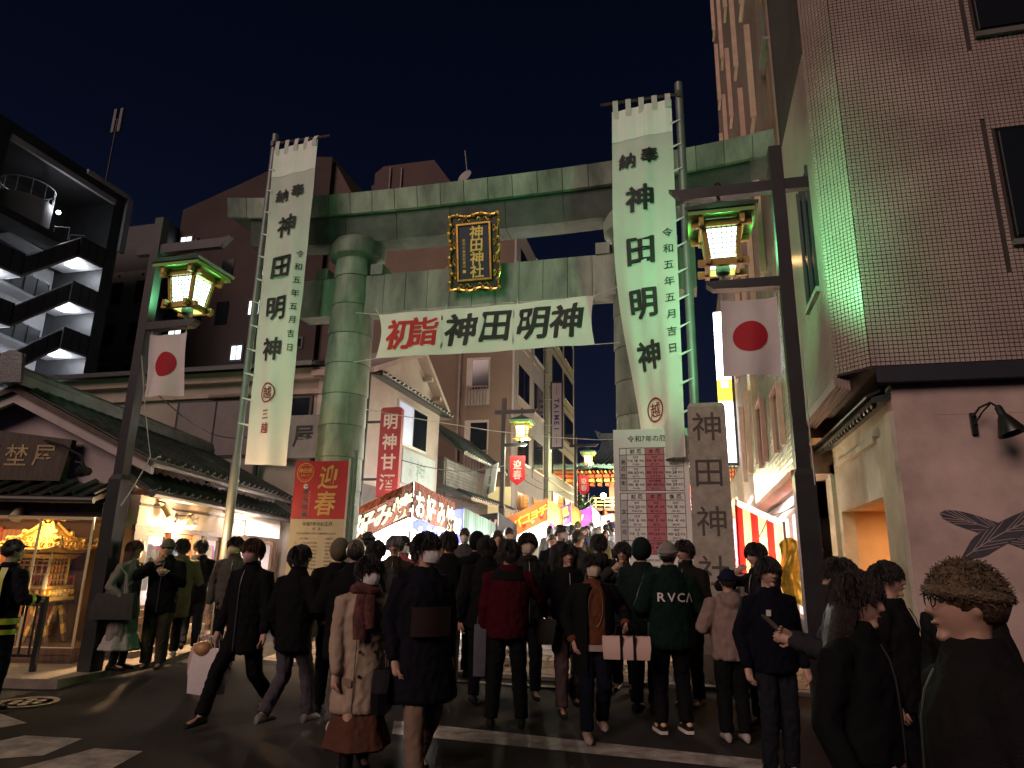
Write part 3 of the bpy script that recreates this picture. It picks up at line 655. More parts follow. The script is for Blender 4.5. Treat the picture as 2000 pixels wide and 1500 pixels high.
win_f = lambda u, v: (1.62 < u and 1.40 < v < 2.85) or (1.62 < u and 4.18 < v) or abs(v-.68) < .012 or abs(v-3.60) < .012 or (abs(u-1.53) < .011 and (1.0 < v < 3.0 or v > 4.0))
tiles('mosaic_tile', (2.10, TF+.02, 3.80), (1, 0, 0), (0, 0, 1), 46, 118, .05, .0485, win_f)
cd_ = Vector((TS+.02-2.10, .32, 0)); cl = cd_.length
tiles('mosaic_tile', (TS+.02, TF+.34, 3.80), -cd_.normalized(), (0, 0, 1), int(cl/.05)+1, 118, cl/(int(cl/.05)+1), .0485, lambda u, v: abs(v-.68) < .012 or abs(v-3.60) < .012)
tiles('mosaic_tile', (TS+.02, 11.0, 3.72), (0, -1, 0), (0, 0, 1), 48, 96, .05, .0485, lambda u, v: 1.2 < u < 2.0 and 1.4 < v < 3.2)
for z0, z1 in ((5.2, 6.65), (8.0, 9.5)):
    b = MB(); b.box(3.74, 4.9, TF-.02, TF+.25, z0, z1); wfr = b.build('window', mat('black_void', (.006, .006, .007), .3, var=0), wall)
    b = MB(); b.box(3.76, 4.9, TF-.035, TF-.022, z0+.05, z1-.05); b.build('pane', glass_dark, wfr)
    b = MB(); b.box(3.70, 4.9, TF-.05, TF+.02, z0-.07, z0); b.build('sill', mat('grey_sill', (.12, .11, .10), .6), wfr)
sw = MB(); sw.box(TS-.01, TS+.1, 9.02, 9.78, 5.14, 6.88); sw = sw.build('window', glass_dark, wall)
for q in ((9.0, 9.04, 5.1, 6.9), (9.76, 9.8, 5.1, 6.9), (9.38, 9.42, 5.1, 6.9)):
    b = MB(); b.box(TS-.03, TS+.05, *q); b.build('frame', steel_dark, sw)
b = MB(); b.box(TS-.05, TS+.06, 8.95, 9.85, 5.03, 5.10); b.build('sill', concrete, sw)
b = MB(); b.prism([(2.13, TF-.03), (12, TF-.03), (12, TF+.12), (2.2, TF+.12)], lambda u, v, d: Vector((u, v, d)), 3.60, 3.785); b.build('gap_shade', mat('navy_gap_shade', (.012, .013, .022), .5), tw)  # navy strip painted as the shade in the gap under the overhang
b = MB()
for i in range(5): b.box(TS-.02+.035*i, TS+.012+.035*i, TF+.35, 11.0, 3.66-.012*i, 3.78-.012*i)
b.build('soffit_band', mosaic, tw)
b = MB(); b.box(TS+.02, 2.6, 11.2, 11.9, 3.5, 26); b.build('recess_wall', mat('recess_ochre', (.30, .17, .09), .8, var=.2), tw)
for y, z0, z1 in ((11.1, 3.4, 14), (11.25, 5.2, 20)):
    b = MB(); b.tube([(TS+.02, y, z0), (TS+.02, y, z1)], .05, 8); b.build('pipe', mat('pipe_brown', (.16, .10, .07), .6), tw)
for z in (4.9, 7.9, 10.9):
    b = MB(); b.box(TS-.02, TS+.5, 11.15, 11.75, z, z+.9); b.build('outdoor_unit', mat('unit_grey', (.22, .21, .2), .6), tw)
    b = MB(); b.box(TS-.10, TS+.6, 11.05, 11.85, z-.16, z-.10); b.build('ledge', concrete, tw)
light('recess_lamp', 'POINT', (TS-.25, 11.5, 6.6), 5, (1, .52, .2), .06)
# long facade beyond, with projecting fins beside narrow windows
fb = thing('finned_building', 'brown facade with tall narrow fins and dark windows rising behind the gate end', 'building', (4, 17, 0))
fac = mat('brown_facade', (.17, .115, .09), .75, var=.2, scale=.8, bump=.2)
b = MB(); b.box(1.72, 9, 12.0, 22.9, 3.05, 32); fw = b.build('wall', fac, fb)
finm = mat('pale_orange_fin', (.50, .34, .25), .6, var=.15, scale=3)
for j in range(8):
    for i in range(5):
        y = 12.9+2.05*i+(.45 if j % 2 else 0); z = 4.1+3.25*j
        if j == 0 and i < 2: continue
        b = MB(); b.box(1.70, 1.78, y+.09, y+.62, z, z+2.0); w_ = b.build('window', glass_dark, fw)
        b = MB(); b.box(1.60, 1.715, y, y+.06, z-.12, z+2.12); b.build('fin', finm, fw)
        b = MB(); b.box(1.64, 1.715, y+.08, y+.66, z-.09, z-.03); b.build('sill', finm, w_)
low = mat('pale_mosaic_gloss', (.36, .34, .27), .22, var=.2, scale=4, bump=.35, bscale=40)
tiles('mosaic_tile', (1.72, 19.0, 3.05), (0, -1, 0), (0, 0, 1), 70, 42, .10, .10, lambda u, v: False, low, .012, .012, fw)
for y0, y1, z0, z1 in ((12.6, 13.5, 3.7, 4.7), (15.4, 16.4, 3.8, 5.1)):
    b = MB(); b.box(1.66, 1.73, y0, y1, z0, z1); w_ = b.build('window', glass_dark, fw)
    b = MB(); b.box(1.60, 1.70, y0-.06, y0, z0-.06, z1+.06); b.box(1.60, 1.70, y1, y1+.06, z0-.06, z1+.06); b.box(1.60, 1.70, y0, y1, z1, z1+.06); b.build('frame', mat('pink_frame', (.45, .2, .2), .5), w_)
b = MB(); b.prism([(1.66, 3.0), (1.9, 2.96), (1.9, 3.12), (1.66, 3.12)], lambda u, v, d: Vector((u, d, v)), 12.0, 22.9); b.build('brick_band', mat('brick_red_band', (.22, .08, .05), .7, var=.25), fb)
b = MB(); b.box(2.1, 2.2, 13, 22.9, .3, 3.0); b.build('ground_floor_wall', mat('pinkgrey_shopfront', (.25, .17, .16), .6, var=.2), fb)
for k, y in enumerate((14.2, 17.0, 20.0)):
    b = MB(); b.box(2.04, 2.11, y-.9, y+.9, .7, 2.6); b.build('shop_window', mat('lit_shop_window', (.9, .5, .45), .5, var=.3, emit=1.1, ecol=(1, .62, .55)), fb)
# lit vertical sign
sg = thing('lit_sign_tower', 'tall bright white vertical lightbox sign with one yellow panel beyond the right flag', 'sign', (1.5, 25, 4.9))
sw_ = mat('lightbox_white', (.9, .9, .95), .5, var=0, emit=5.5, ecol=(.9, .93, 1)); sy_ = mat('lightbox_yellow', (.9, .7, .1), .5, var=0, emit=2.2, ecol=(1, .68, .03))
for i, (z0, z1) in enumerate(((9.85, 10.7), (8.95, 9.83), (8.12, 8.93), (7.72, 8.10), (7.30, 7.70), (6.7, 7.28), (6.2, 6.68), (5.7, 6.18), (5.1, 5.68))):
    b = MB(); b.box(1.22, 1.70, 24.9, 25.1, z0+.012, z1-.012); b.build('panel', sy_ if i in (3, 4) and i == 3 else (sy_ if i == 4 else sw_), sg)
b = MB(); b.box(1.72, 1.78, 24.86, 25.14, 5.0, 10.8); b.box(1.2, 1.72, 24.94, 25.06, 5.0, 5.1); b.build('frame', steel_dark, sg)
b = MB(); b.box(1.35, 1.58, 24.88, 24.898, 7.80, 8.02); b.build('printed_bar', mat('white_bar', (.95, .95, .95), .5, var=0, emit=4), sg)
ug = thing('rear_tower_block', 'dark slim block that carries the bright vertical lightbox sign', 'building', (3, 26, 0))
b = MB(); b.box(1.8, 6, 23.2, 34, 1.5, 14); b.build('wall', fac, ug)
for i in range(4):
    b = MB(); b.box(1.77, 1.82, 25.6+2*i, 26.8+2*i, 5, 6.4); b.build('window', glass_dark, ug)
# ---------------------------------------------------------------- plaster shop with feather mural
ps = thing('plaster_shop', 'pale plaster corner shop with crossed feather mural below the tiled building', 'shop', (5, 10.5, 0))
pl = mat('pinkish_plaster', (.48, .36, .32), .9, var=.22, scale=1.3, bump=.15, bscale=12)
b = MB(); b.box(2.30, 12, 8.38, 8.6, 0, 3.60); b.build('front_wall', pl, ps)
b = MB(); b.box(2.7, 6, 8.377, 8.38, 3.238, 3.246); b.build('wall_seam', pl, ps)
side = mat('cream_side_plaster', (.44, .40, .32), .75, var=.2, scale=2.5, bump=.4, bscale=18)
b = MB()
b.box(2.32, 2.5, 8.6, 9.10, 0, 3.45); b.box(2.32, 2.5, 11.75, 12.8, 0, 3.45); b.box(2.32, 2.5, 9.10, 11.75, 2.42, 3.45); b.box(2.32, 2.5, 9.10, 11.75, 0, .9); b.build('side_wall', side, ps)
for y0, y1, z0, z1 in ((8.39, 8.85, 0, 3.3), (12.0, 12.2, 0, 3.2), (9.2, 11.6, 3.08, 3.16)):
    b = MB(); b.box(2.255, 2.318, y0, y1, z0, z1); b.build('pilaster', side, ps)
b = MB(); b.box(2.27, 2.318, 8.9, 9.1, .9, 3.1); b.build('pilaster', side, ps)
oran = mat('warm_interior_wall', (.55, .34, .18), .8, var=.08)
b = MB(); b.box(2.5, 4.2, 9.0, 9.08, .9, 2.42); b.box(2.5, 4.2, 11.77, 11.85, .9, 2.42); b.box(4.2, 4.3, 9.0, 11.85, .9, 2.5); b.box(2.5, 4.3, 9.0, 11.85, 2.425, 2.5); b.box(2.5, 4.3, 9.0, 11.85, .8, .9); b.build('room', oran, ps)
b = MB(); b.box(2.62, 2.82, 9.55, 9.85, .9, 2.42); b.build('column', mat('warm_column', (.32, .19, .10), .7), ps)
light('shop_room_light', 'AREA', (3.3, 10.5, 2.38), 34, (1, .62, .28), 1.2, aim=(0, 0, -1))
b = MB(); b.prism([(2.06, 3.40), (2.10, 3.47), (2.75, 3.62), (2.75, 3.50), (2.3, 3.44)], lambda u, v, d: Vector((u, d, v)), 8.40, 12.9); rf = b.build('roof', tile_roof, ps)
cap = MB(); cap.lathe([(.035, 0), (.045, .008), (.045, .05), (.03, .055)], n=10); cap_me = cap.mesh('eave_cap', tile_roof, 40)
for i in range(24):
    inst(cap_me, 'eave_cap', rf, wm(ps)@Matrix.Translation((2.17, 8.55+.185*i, 3.405))@Matrix.Rotation(rad(-90), 4, 'Y'))
b = MB(); b.prism([(2.04, 3.46), (2.2, 3.53), (2.2, 3.56), (2.04, 3.49)], lambda u, v, d: Vector((u, d, v)), 8.40, 12.95); b.build('roof_edge', steel_dark, rf)
b = MB(); b.box(2.285, 2.298, 8.50, 8.58, 1.55, 2.3); b.build('door_charm', mat('brown_print', (.22, .10, .08), .7, var=.6, scale=40), ps)
# crossed feathers, flat print on the wall
fea = mat('mural_charcoal', (.055, .052, .068), .85, var=.15, scale=6); fel = mat('mural_pale_line', (.34, .25, .23), .85, var=0)
def feather(p, q, w, bend, y, name):
    p, q = Vector(p), Vector(q); d = q-p; L_ = d.length; d.normalize(); n = Vector((-d.y, d.x))
    def P(t, s): c = p+d*L_*t+n*bend*4*t*(1-t); return c+n*s*w
    def wd(t): return max(.02, min(1, 6*(t-.06)))*(1 if t < .75 else math.sqrt(max(0, 1-((t-.75)/.25)**2))) if t > .06 else .02
    top = [P(t/24, wd(t/24)) for t in range(25)]; bot = [P(t/24, -wd(t/24)) for t in range(25)]
    b = MB()
    for i in range(24): b.add([(a.x, y, a.y) for a in (top[i], top[i+1], bot[i+1], bot[i])], [(0, 1, 2, 3)])
    o = b.build(name, fea, ps)
    b = MB()
    for i in range(24): a, c = P(i/24, .05), P((i+1)/24, .05); e1, e2 = P((i+1)/24, -.05), P(i/24, -.05); b.add([(k.x, y-.002, k.y) for k in (a, c, e1, e2)], [(0, 1, 2, 3)])
    for t0 in (.18, .24, .30, .45, .5, .56, .7, .75, .8):
        for s in (1, -1):
            a = P(t0, .06*s); c = P(min(1, t0+.17), .92*s*wd(min(1, t0+.15))); m_ = (c-a).normalized(); k = Vector((-m_.y, m_.x))*.0035
            b.add([(z.x, y-.003, z.y) for z in (a-k, c-k, c+k, a+k)], [(0, 1, 2, 3)])
    b.build(name+'_lines', fel, o)
feather((3.72, 1.70), (2.62, 2.16), .085, -.03, 8.374, 'feather_print'); feather((2.68, 1.60), (3.98, 2.25), .105, .09, 8.370, 'feather_print')
# wall lamp
wl = thing('wall_lamp', 'black gooseneck wall lamp with cone shade on the plaster wall', 'wall lamp', (3.1, 8.37, 3.1))
b = MB(); b.box(3.045, 3.10, 8.335, 8.38, 3.0, 3.24); b.build('wall_plate', lacq_black, wl)
b = MB(); b.tube([(3.07, 8.34, 3.2), (3.10, 8.22, 3.27), (3.17, 8.12, 3.30), (3.22, 8.08, 3.24)], .012, 8); b.tube([(3.07, 8.34, 3.1), (3.12, 8.22, 3.22), (3.17, 8.12, 3.29)], .009, 8); b.build('arm', lacq_black, wl)
b = MB(); M_ = Matrix.Translation((3.22, 8.08, 3.24))@Matrix.Rotation(rad(-14), 4, 'Y')@Matrix.Rotation(rad(-10), 4, 'X')
c = MB(); c.lathe([(.02, .02), (.035, 0), (.04, -.09), (.06, -.12), (.135, -.30), (.135, -.31), (.128, -.305), (.055, -.13), (.02, -.1)], n=22); c.v = [M_@p for p in c.v]; c.build('shade', mat('black_enamel', (.010, .011, .010), .35, var=0), wl, smooth=40)
# striped awning and red shop behind the right lamp
aw = thing('arched_awning', 'small rounded pale striped awning over a red shopfront on the right side', 'awning', (1.9, 14, 1.9))
for i in range(9):
    b = MB(); b.grid(lambda u, v: Vector((2.2-.75*math.sin(v*math.pi/2), 13.2+i*.12+u*.118, 2.15+.55*math.cos(v*math.pi/2))), 1, 8); b.build('stripe_cloth', (mat('awning_white', (.6, .62, .6), .8, trans=.2, var=.05), mat('awning_green', (.2, .38, .3), .8, trans=.2, var=.05))[i % 2], aw)
# ================================================================ far left: buildings
st = thing('stair_building', 'grey building with lit zigzag escape stairs at the left edge', 'building', (-37, 28, 0))
sgrey = mat('pale_grey_panel', (.33, .33, .34), .6, var=.1, scale=.6); sdark = mat('charcoal_cladding', (.030, .030, .033), .6, var=.2)
SX = -33.0
b = MB(); b.box(-60, SX-3.6, 18, 31, 0, 23.2); b.box(SX-3.6, SX, 30.2, 31.0, 0, 23.2); b.box(SX-3.6, SX-.02, 18, 30.2, 22.3, 23.2); b.box(SX-3.6, SX, 18, 23.4, 0, 22.3); b.build('shell', sdark, st)
b = MB(); b.box(SX-.10, SX+.10, 23.4, 30.2, 22.18, 22.50); b.build('roof_edge', sgrey, st)
b = MB(); b.box(SX+.0, SX+.25, 30.9, 31.3, 19.4, 23.0); b.build('corner_trim', sgrey, st)
b = MB(); b.box(SX-.02, SX+.12, 28, 31.2, 23.0, 23.25); b.build('parapet', sgrey, st)
for fl in range(6):
    for i in range(5):
        b2 = MB(); b2.box(SX-3.58, SX-3.5, 23.5+1.34*i, 24.81+1.34*i, 2.2+2.72*fl, 4.88+2.72*fl); b2.build('wall_panel', sgrey, st)
white_l = mat('white_tube', (1, 1, 1), .5, var=0, emit=7, ecol=(.88, .93, 1))
railm = mat('dark_mesh_railing', (.050, .050, .054), .5, metal=.3, var=.1); railw = mat('pale_handrail', (.55, .55, .57), .4, metal=.4, var=0)
for fl in range(6):
    zr = 4.35+2.72*fl; zl = zr-2.45
    for (y0, y1, z, xx) in ((28.3, 30.0, zr, SX+.25), (23.4, 25.4, zl, SX+.1)):
        b = MB(); b.box(SX-2.6, xx, y0, y1, z-.13, z); b.build('landing', sgrey, st)
        b = MB(); b.box(xx-.04, xx, y0, y1, z-.02, z+1.15); b.build('landing_guard', railm, st)
        for k in range(4):
            b = MB(); y = y0+(y1-y0)*k/3; b.box(xx, xx+.025, y-.02, y+.02, z, z+1.15); b.build('guard_post', steel_dark, st)
        b = MB(); b.box(SX-1.3, SX-.25, (y0+y1)/2-.28, (y0+y1)/2+.28, z-.19, z-.135); b.build('light_panel', white_l, st)
        light('stair_light', 'POINT', (SX-.8, (y0+y1)/2, z-.5), 95, (.88, .92, 1), .15)
    for (ya, za, yb_, zb, x) in ((25.4, zl, 28.3, zr, SX-.35), (28.3, zr, 25.4, zl+2.72, SX-1.9)):
        b = MB(); b.prism([(ya, za-.16), (yb_, zb-.16), (yb_, zb), (ya, za)], lambda u, v, d: Vector((d, u, v)), x-.55, x+.45); b.build('flight', sgrey, st)
        b = MB(); b.prism([(ya, za), (yb_, zb), (yb_, zb+1.0), (ya, za+1.0)], lambda u, v, d: Vector((d, u, v)), x+.46, x+.48); b.build('stair_guard', railm, st)
        b = MB(); b.tube([(x+.5, ya, za+1.08), (x+.5, yb_, zb+1.08)], .025, 6); b.build('handrail', railw, st)
        for k in range(5):
            b = MB(); y = ya+(yb_-ya)*k/4; z = za+(zb-za)*k/4; b.box(x+.48, x+.50, y-.015, y+.015, z, z+1.05); b.build('guard_post', steel_dark, st)
b = MB(); b.box(SX-3.5, SX+.05, 23.4, 30.2, 18.15, 18.6); b.build('terrace_slab', sdark, st)
b = MB(); b.lathe([(1.3, 18.6), (1.3, 20.2)], (SX-1.5, 26.0, 0), 20); b.build('curved_wall', sgrey, st, smooth=40)
b = MB()
for i in range(12): a = i*math.pi/6; b.tube([(SX-1.5+1.3*math.cos(a), 26.0+1.3*math.sin(a), 20.2), (SX-1.5+1.3*math.cos(a), 26.0+1.3*math.sin(a), 21.1)], .022, 5)
b.tube([(SX-1.5+1.3*math.cos(a), 26.0+1.3*math.sin(a), 21.1) for a in [i*math.pi/12 for i in range(25)]], .03, 5); b.build('roof_railing', railw, st)
b = MB()
for y in (27.9, 28.9): b.tube([(SX-.3, y, 18.6), (SX-.3, y, 19.5), (SX-.3, y-.9, 19.1), (SX-.3, y-.9, 18.6)], .025, 5)
b.build('terrace_rail', railw, st)
b = MB(); b.ball((SX-.5, 27.2, 20.1), .12, 8, 6); b.build('roof_lamp', white_l, st); light('roof_light', 'POINT', (SX-.3, 27.2, 20.4), 45, (.9, .93, 1), .1)
am = thing('antenna_mast', 'thin mobile antenna mast on the roof of the stair building', 'antenna', (-34.5, 30.5, 24.3))
b = MB(); b.tube([(-34.3, 30.5, 23.1), (-34.3, 30.5, 28.6)], .05, 6); b.build('mast', steel_dark, am)
for dx in (-.2, .28):
    b = MB(); b.box(-34.3+dx-.1, -34.3+dx+.1, 30.4, 30.6, 27.6, 29.3); b.build('antenna_panel', mat('antenna_grey', (.10, .10, .11), .6, var=.1), am)
ap = thing('apartment_block', 'grey panelled apartment block with paired narrow windows behind the left lantern', 'building', (-36, 36, 0))
ag = mat('grey_pink_panel', (.19, .165, .16), .7, var=.12, scale=.7)
b = MB(); b.box(-41, -33.4, 35.05, 42, 0, 23.6); b.build('wall', sdark, ap)
for fl in range(6):
    z = 2.5+2.95*fl
    for i in range(7):
        x0 = -40+i*.95
        if i in (3, 5):
            for q in ((z+2.15, z+2.9), (z, z+.55)):
                b = MB(); b.box(x0, x0+.93, 34.97, 35.05, q[0], q[1]); b.build('panel', ag, ap)
            w_ = MB(); w_.box(x0+.08, x0+.86, 35.0, 35.06, z+.55, z+2.15); w_ = w_.build('window', glass_dark, ap)
            b = MB(); b.box(x0+.42, x0+.50, 34.96, 35.0, z+.55, z+2.15); b.build('mullion', steel_dark, w_)
            b = MB(); b.ball((x0+.5, 34.94, z+2.6), (.10, .06, .10), 8, 6); b.build('vent', steel_dark, ap)
        else:
            b = MB(); b.box(x0, x0+.93, 34.97, 35.05, z, z+2.9); b.build('panel', ag, ap)
bt_ = thing('brown_tower', 'dark brown tower block with a few tiny lit windows behind the left white banner', 'building', (-27, 38, 0))
bbr = mat('dark_brown_brick', (.050, .030, .026), .85, var=.2, scale=.5)
b = MB(); b.prism([(-33.3, 0), (-22.0, 0), (-22.0, 27.6), (-24.6, 28.0), (-28.5, 26.6), (-33.3, 25.0)], lambda u, v, d: Vector((u, d, v)), 36.0, 44); b.build('wall', bbr, bt_)
b = MB(); b.prism([(-21.98, 0), (-20.2, 0), (-20.2, 24.3), (-21.98, 27.4)], lambda u, v, d: Vector((u, d, v)), 36.4, 44); b.build('wing', mat('brown_pink_render', (.10, .062, .055), .85, var=.15), bt_)
litw = mat('tiny_lit_window', (.8, .85, .9), .5, var=0, emit=1.6, ecol=(.85, .92, 1))
for x, z, w, h in ((-32.6, 22.4, .45, .45), (-26.6, 17.2, .4, .5), (-27.5, 14.2, .4, .5), (-26.3, 19.9, .4, .5), (-32.4, 15.8, .5, .6), (-23.2, 14.6, .3, .3)):
    b = MB(); b.box(x-w-.1, x+w+.1, 35.94, 36.0, z-h-.1, z+h+.1); w_ = b.build('window', steel_dark, bt_)
    for k in (-1, 1):
        b = MB(); b.box(x+k*w*.5-w*.4, x+k*w*.5+w*.4, 35.92, 35.94, z-h*.9, z+h*.9); b.build('pane', litw if w != .3 else glass_dark, w_)
for x, z in ((-31, 20), (-29, 20), (-31, 17), (-29, 17), (-24, 18), (-25, 21)):
    b = MB(); b.box(x-.45, x+.45, 35.95, 36.0, z-.8, z+.8); b.build('window', glass_dark, bt_)
pb = thing('slant_roof_building', 'brown pink building with slanted roof edge behind the plaque', 'building', (-12, 36, 0))
bpk = mat('brown_pink_stucco', (.082, .052, .049), .85, var=.14, scale=.4)
b = MB(); b.prism([(-16.7, 1), (-7.7, 1), (-7.7, 16.0), (-11.3, 21.0), (-13.1, 23.6), (-16.2, 23.6), (-16.7, 23.2)], lambda u, v, d: Vector((u, d, v)), 32.0, 40); b.build('wall', bpk, pb)
for x in (-15.7, -15.0):
    b = MB(); b.tube([(x, 31.92, 23.4 if x < -15.3 else 23.3), (x, 31.92, 9 if x < -15.3 else 21.6), (x-(.0 if x < -15.3 else .7), 31.92, 9 if x < -15.3 else 21.55)], .06, 6); b.build('pipe', mat('pale_pipe', (.22, .16, .15), .6), pb)
for x, z in ((-13.4, 21.3), (-15.3, 17.1)):
    b = MB(); b.box(x-.35, x+.35, 31.96, 32.0, z-.35, z+.35); b.build('window', glass_dark, pb)
for x, z in ((-12.2, 17.3), (-11.5, 16.9), (-16.0, 16.0), (-13.2, 14.2), (-14.2, 14.4)):
    b = MB(); b.ball((x, 31.9, z), .07, 6, 4); b.build('wall_light', litw, pb)
b = MB(); b.box(-16.95, -16.72, 32.2, 33, 17, 22.6); b.build('side_duct', bpk, pb)
ld = thing('roof_ladder', 'white rung ladder lying on the slanted roof right of the plaque', 'ladder', (-9.0, 31.7, 15))
p0, p1 = Vector((-9.9, 31.7, 19.4)), Vector((-7.0, 31.7, 15.4)); off = Vector((.62, 0, .45))
wl_m = mat('ladder_white', (.62, .62, .66), .5, var=0, emit=.12, ecol=(.9, .92, 1)) if 0 else mat('ladder_white', (.75, .75, .8), .5, var=0)
for o in (Vector((0, 0, 0)), off):
    b = MB(); b.bar(p0+o, p1+o, .06); b.build('rail', wl_m, ld)
for i in range(11):
    q_ = p0+(p1-p0)*(i+.5)/11; b = MB(); b.bar(q_, q_+off, .05); b.build('rung', wl_m, ld)
dsh = thing('satellite_dish', 'small grey satellite dish and whip aerial on the slanted roof', 'satellite dish', (-11.3, 32.5, 21))
b = MB(); b.tube([(-11.2, 32.4, 20.8), (-11.2, 32.4, 22.0)], .05, 6); b.tube([(-11.2, 32.4, 22.6), (-11.4, 32.4, 24.2)], .03, 5); b.build('mast', sgrey, dsh)
b = MB(); b.lathe([(.0, 0), (.25, .03), (.45, .13), (.45, .15), (.25, .06), (0, .03)], n=16); M_ = Matrix.Translation((-11.2, 32.2, 22.3))@Matrix.Rotation(rad(70), 4, 'X')@Matrix.Rotation(rad(-20), 4, 'Y'); b.v = [M_@p for p in b.v]; b.build('dish', sgrey, dsh, smooth=40)

# ================================================================ old shop (Amanoya side), built in its own turned frame
SPACE[0] = AB
os_ = thing('old_shop', 'old tile roofed wooden shop with white plaster gable beside the display case', 'shop', (-7.6, 13, .1))
wal = mat('old_white_plaster', (.44, .37, .37), .9, var=.2, scale=1.2, bump=.2)
yz = lambda x: (lambda u, v, d: Vector((d, u, v)))
xz = lambda u, v, d: Vector((u, d, v))
b = MB(); b.prism([(-9.35, 2.2), (-5.98, 2.2), (-5.98, 3.0), (-7.63, 3.95), (-9.35, 2.98)], xz, 10.55, 10.75); b.build('gable_wall', wal, os_)
# roof: ridge a=-7.63 z=4.12, eaves a=-5.42 z=3.02
ra, rz0, ea, ez = -7.63, 4.05, -5.42, 2.98
b = MB(); b.prism([(ra, rz0), (ea, ez), (ea, ez-.07), (ra, rz0-.1)], xz, 10.15, 17.2); b.prism([(ra, rz0), (-9.8, ez), (-9.8, ez-.07), (ra, rz0-.1)], xz, 10.15, 17.2); roof = b.build('roof', wood_dark, os_)
t_ = MB(); t_.loft([[(-.148, y, .012+.012*y), (-.10, y, -.004+.012*y), (.0, y, -.008+.012*y), (.07, y, .04+.012*y), (.12, y, .075+.012*y), (.17, y, .04+.012*y), (.17, y, .016+.012*y), (.12, y, .038+.012*y), (.07, y, .015+.012*y), (0, y, -.022+.012*y), (-.10, y, -.018+.012*y), (-.148, y, -.002+.012*y)] for y in (0, .31)])
tile_me = t_.mesh('roof_tile', tile_roof, 50); tile_me2 = tile_me.copy(); tile_me2.materials.clear(); tile_me2.materials.append(tile_moss)
sl = math.atan2(rz0-ez, ea-ra); SLn = math.hypot(rz0-ez, ea-ra)
base = wm(os_)
def tile_field(parent, P0, along, down, ncol, nrow, pc, pr, moss=0., me=tile_me, me2=tile_me2):
    """tiles: columns along the eave, rows from the eave upwards"""
    along, down = Vector(along).normalized(), Vector(down).normalized(); n = along.cross(-down); n = n if n.z > 0 else -n; up = -down
    x = up.cross(n)
    for r in range(nrow):
        for c in range(ncol):
            p = Vector(P0)+along*(c+.5)*pc+up*r*pr+n*(.012+.004*(r % 2))
            M_ = Matrix(((x.x, up.x, n.x, p.x), (x.y, up.y, n.y, p.y), (x.z, up.z, n.z, p.z), (0, 0, 0, 1)))
            inst(me2 if RND.random() < moss else me, 'roof_tile', parent, wm(parent)@M_@Matrix.Scale(pc/.30, 4, (1, 0, 0))@Matrix.Rotation(RND.uniform(-.015, .015), 4, 'Z'))
dn = Vector((ea-ra, 0, ez-rz0))
tile_field(roof, (ea, 10.2, ez), (0, 1, 0), dn, 24, 8, .29, .29, .75)
rcap = MB(); rcap.lathe([(.02, 0), (.055, 0), (.062, .02), (.062, .06)], n=12); rcap_me = rcap.mesh('eave_cap', mat('glow_pale_eave_tile', (.42, .43, .42), .3, var=.2), 40)  # cap colour lightened for the glow falling on the eaves
for i in range(24):
    inst(rcap_me, 'eave_cap', roof, base@Matrix.Translation((ea-.02, 10.2+.29*(i+.5)+.115, ez+.03))@Matrix.Rotation(rad(90), 4, 'Y')@Matrix.Rotation(rad(180), 4, 'X'))
b = MB(); b.box(ra-.13, ra+.13, 10.05, 17.2, rz0+.0, rz0+.16); b.tube([(ra, 10.02, rz0+.22), (ra, 17.2, rz0+.22)], .10, 10); b.build('ridge', tile_moss, roof)
b = MB(); b.prism([(ra-.22, rz0), (ra+.22, rz0), (ra+.16, rz0+.45), (ra+.05, rz0+.5), (ra-.05, rz0+.5), (ra-.16, rz0+.45)], xz, 9.98, 10.06); b.build('ridge_end_tile', tile_roof, roof)
b = MB(); b.prism([(ra, rz0-.08), (ea+.05, ez-.10), (ea+.05, ez-.24), (ra, rz0-.26)], xz, 10.22, 10.30); b.prism([(ra, rz0-.08), (-9.8, ez-.10), (-9.8, ez-.24), (ra, rz0-.26)], xz, 10.22, 10.30); b.build('barge_board', mat('white_barge', (.46, .40, .38), .8, var=.12), roof)
b = MB(); b.tube([(ea+.05, 10.2, ez-.08), (ea+.05, 17.2, ez-.08)], .05, 8); b.build('gutter', mat('dark_gutter', (.035, .033, .034), .5, var=.1), roof)
for i in range(8):
    b = MB(); b.tube([(ea+.05, 10.6+.85*i, ez-.13), (ea+.03, 10.6+.85*i, ez-.19), (ea-.03, 10.6+.85*i, ez-.18)], .008, 5); b.build('gutter_hook', steel_dark, roof)
b = MB(); b.box(-6.05, -5.85, 10.75, 17.2, 2.0, 3.05); b.build('upper_wall', wal, os_)
# lower pent roof along the street side
pa0, pz0, pa1, pz1 = -5.86, 2.80, -5.40, 2.52
b = MB(); b.prism([(pa0, pz0), (pa1, pz1), (pa1, pz1-.06), (pa0, pz0-.08)], xz, 10.3, 17.2); pent = b.build('pent_roof', wood_dark, os_)
tile_field(pent, (pa1, 10.3, pz1), (0, 1, 0), (pa1-pa0, 0, pz1-pz0), 24, 2, .285, .26, .2)
for i in range(24):
    inst(rcap_me, 'eave_cap', pent, base@Matrix.Translation((pa1-.02, 10.3+.285*(i+.5)+.115, pz1+.03))@Matrix.Rotation(rad(90), 4, 'Y')@Matrix.Rotation(rad(180), 4, 'X')@Matrix.Scale(.9, 4))
b = MB(); b.tube([(pa1+.06, 10.3, pz1-.07), (pa1+.06, 17.2, pz1-.07)], .055, 8); b.build('gutter', MATS['dark_gutter'], pent)
warmw = mat('warm_plaster_band', (.50, .42, .34), .85, var=.12, scale=2, bump=.2)
b = MB(); b.box(-5.84, -5.66, 10.6, 17.2, 1.98, 2.46); b.build('plaster_band', warmw, os_)
b = MB(); b.box(-5.67, -5.62, 10.5, 17.2, 1.93, 2.01); b.box(-5.665, -5.64, 10.6, 17.2, 2.3, 2.33); b.build('lintel', wood_dark, os_)
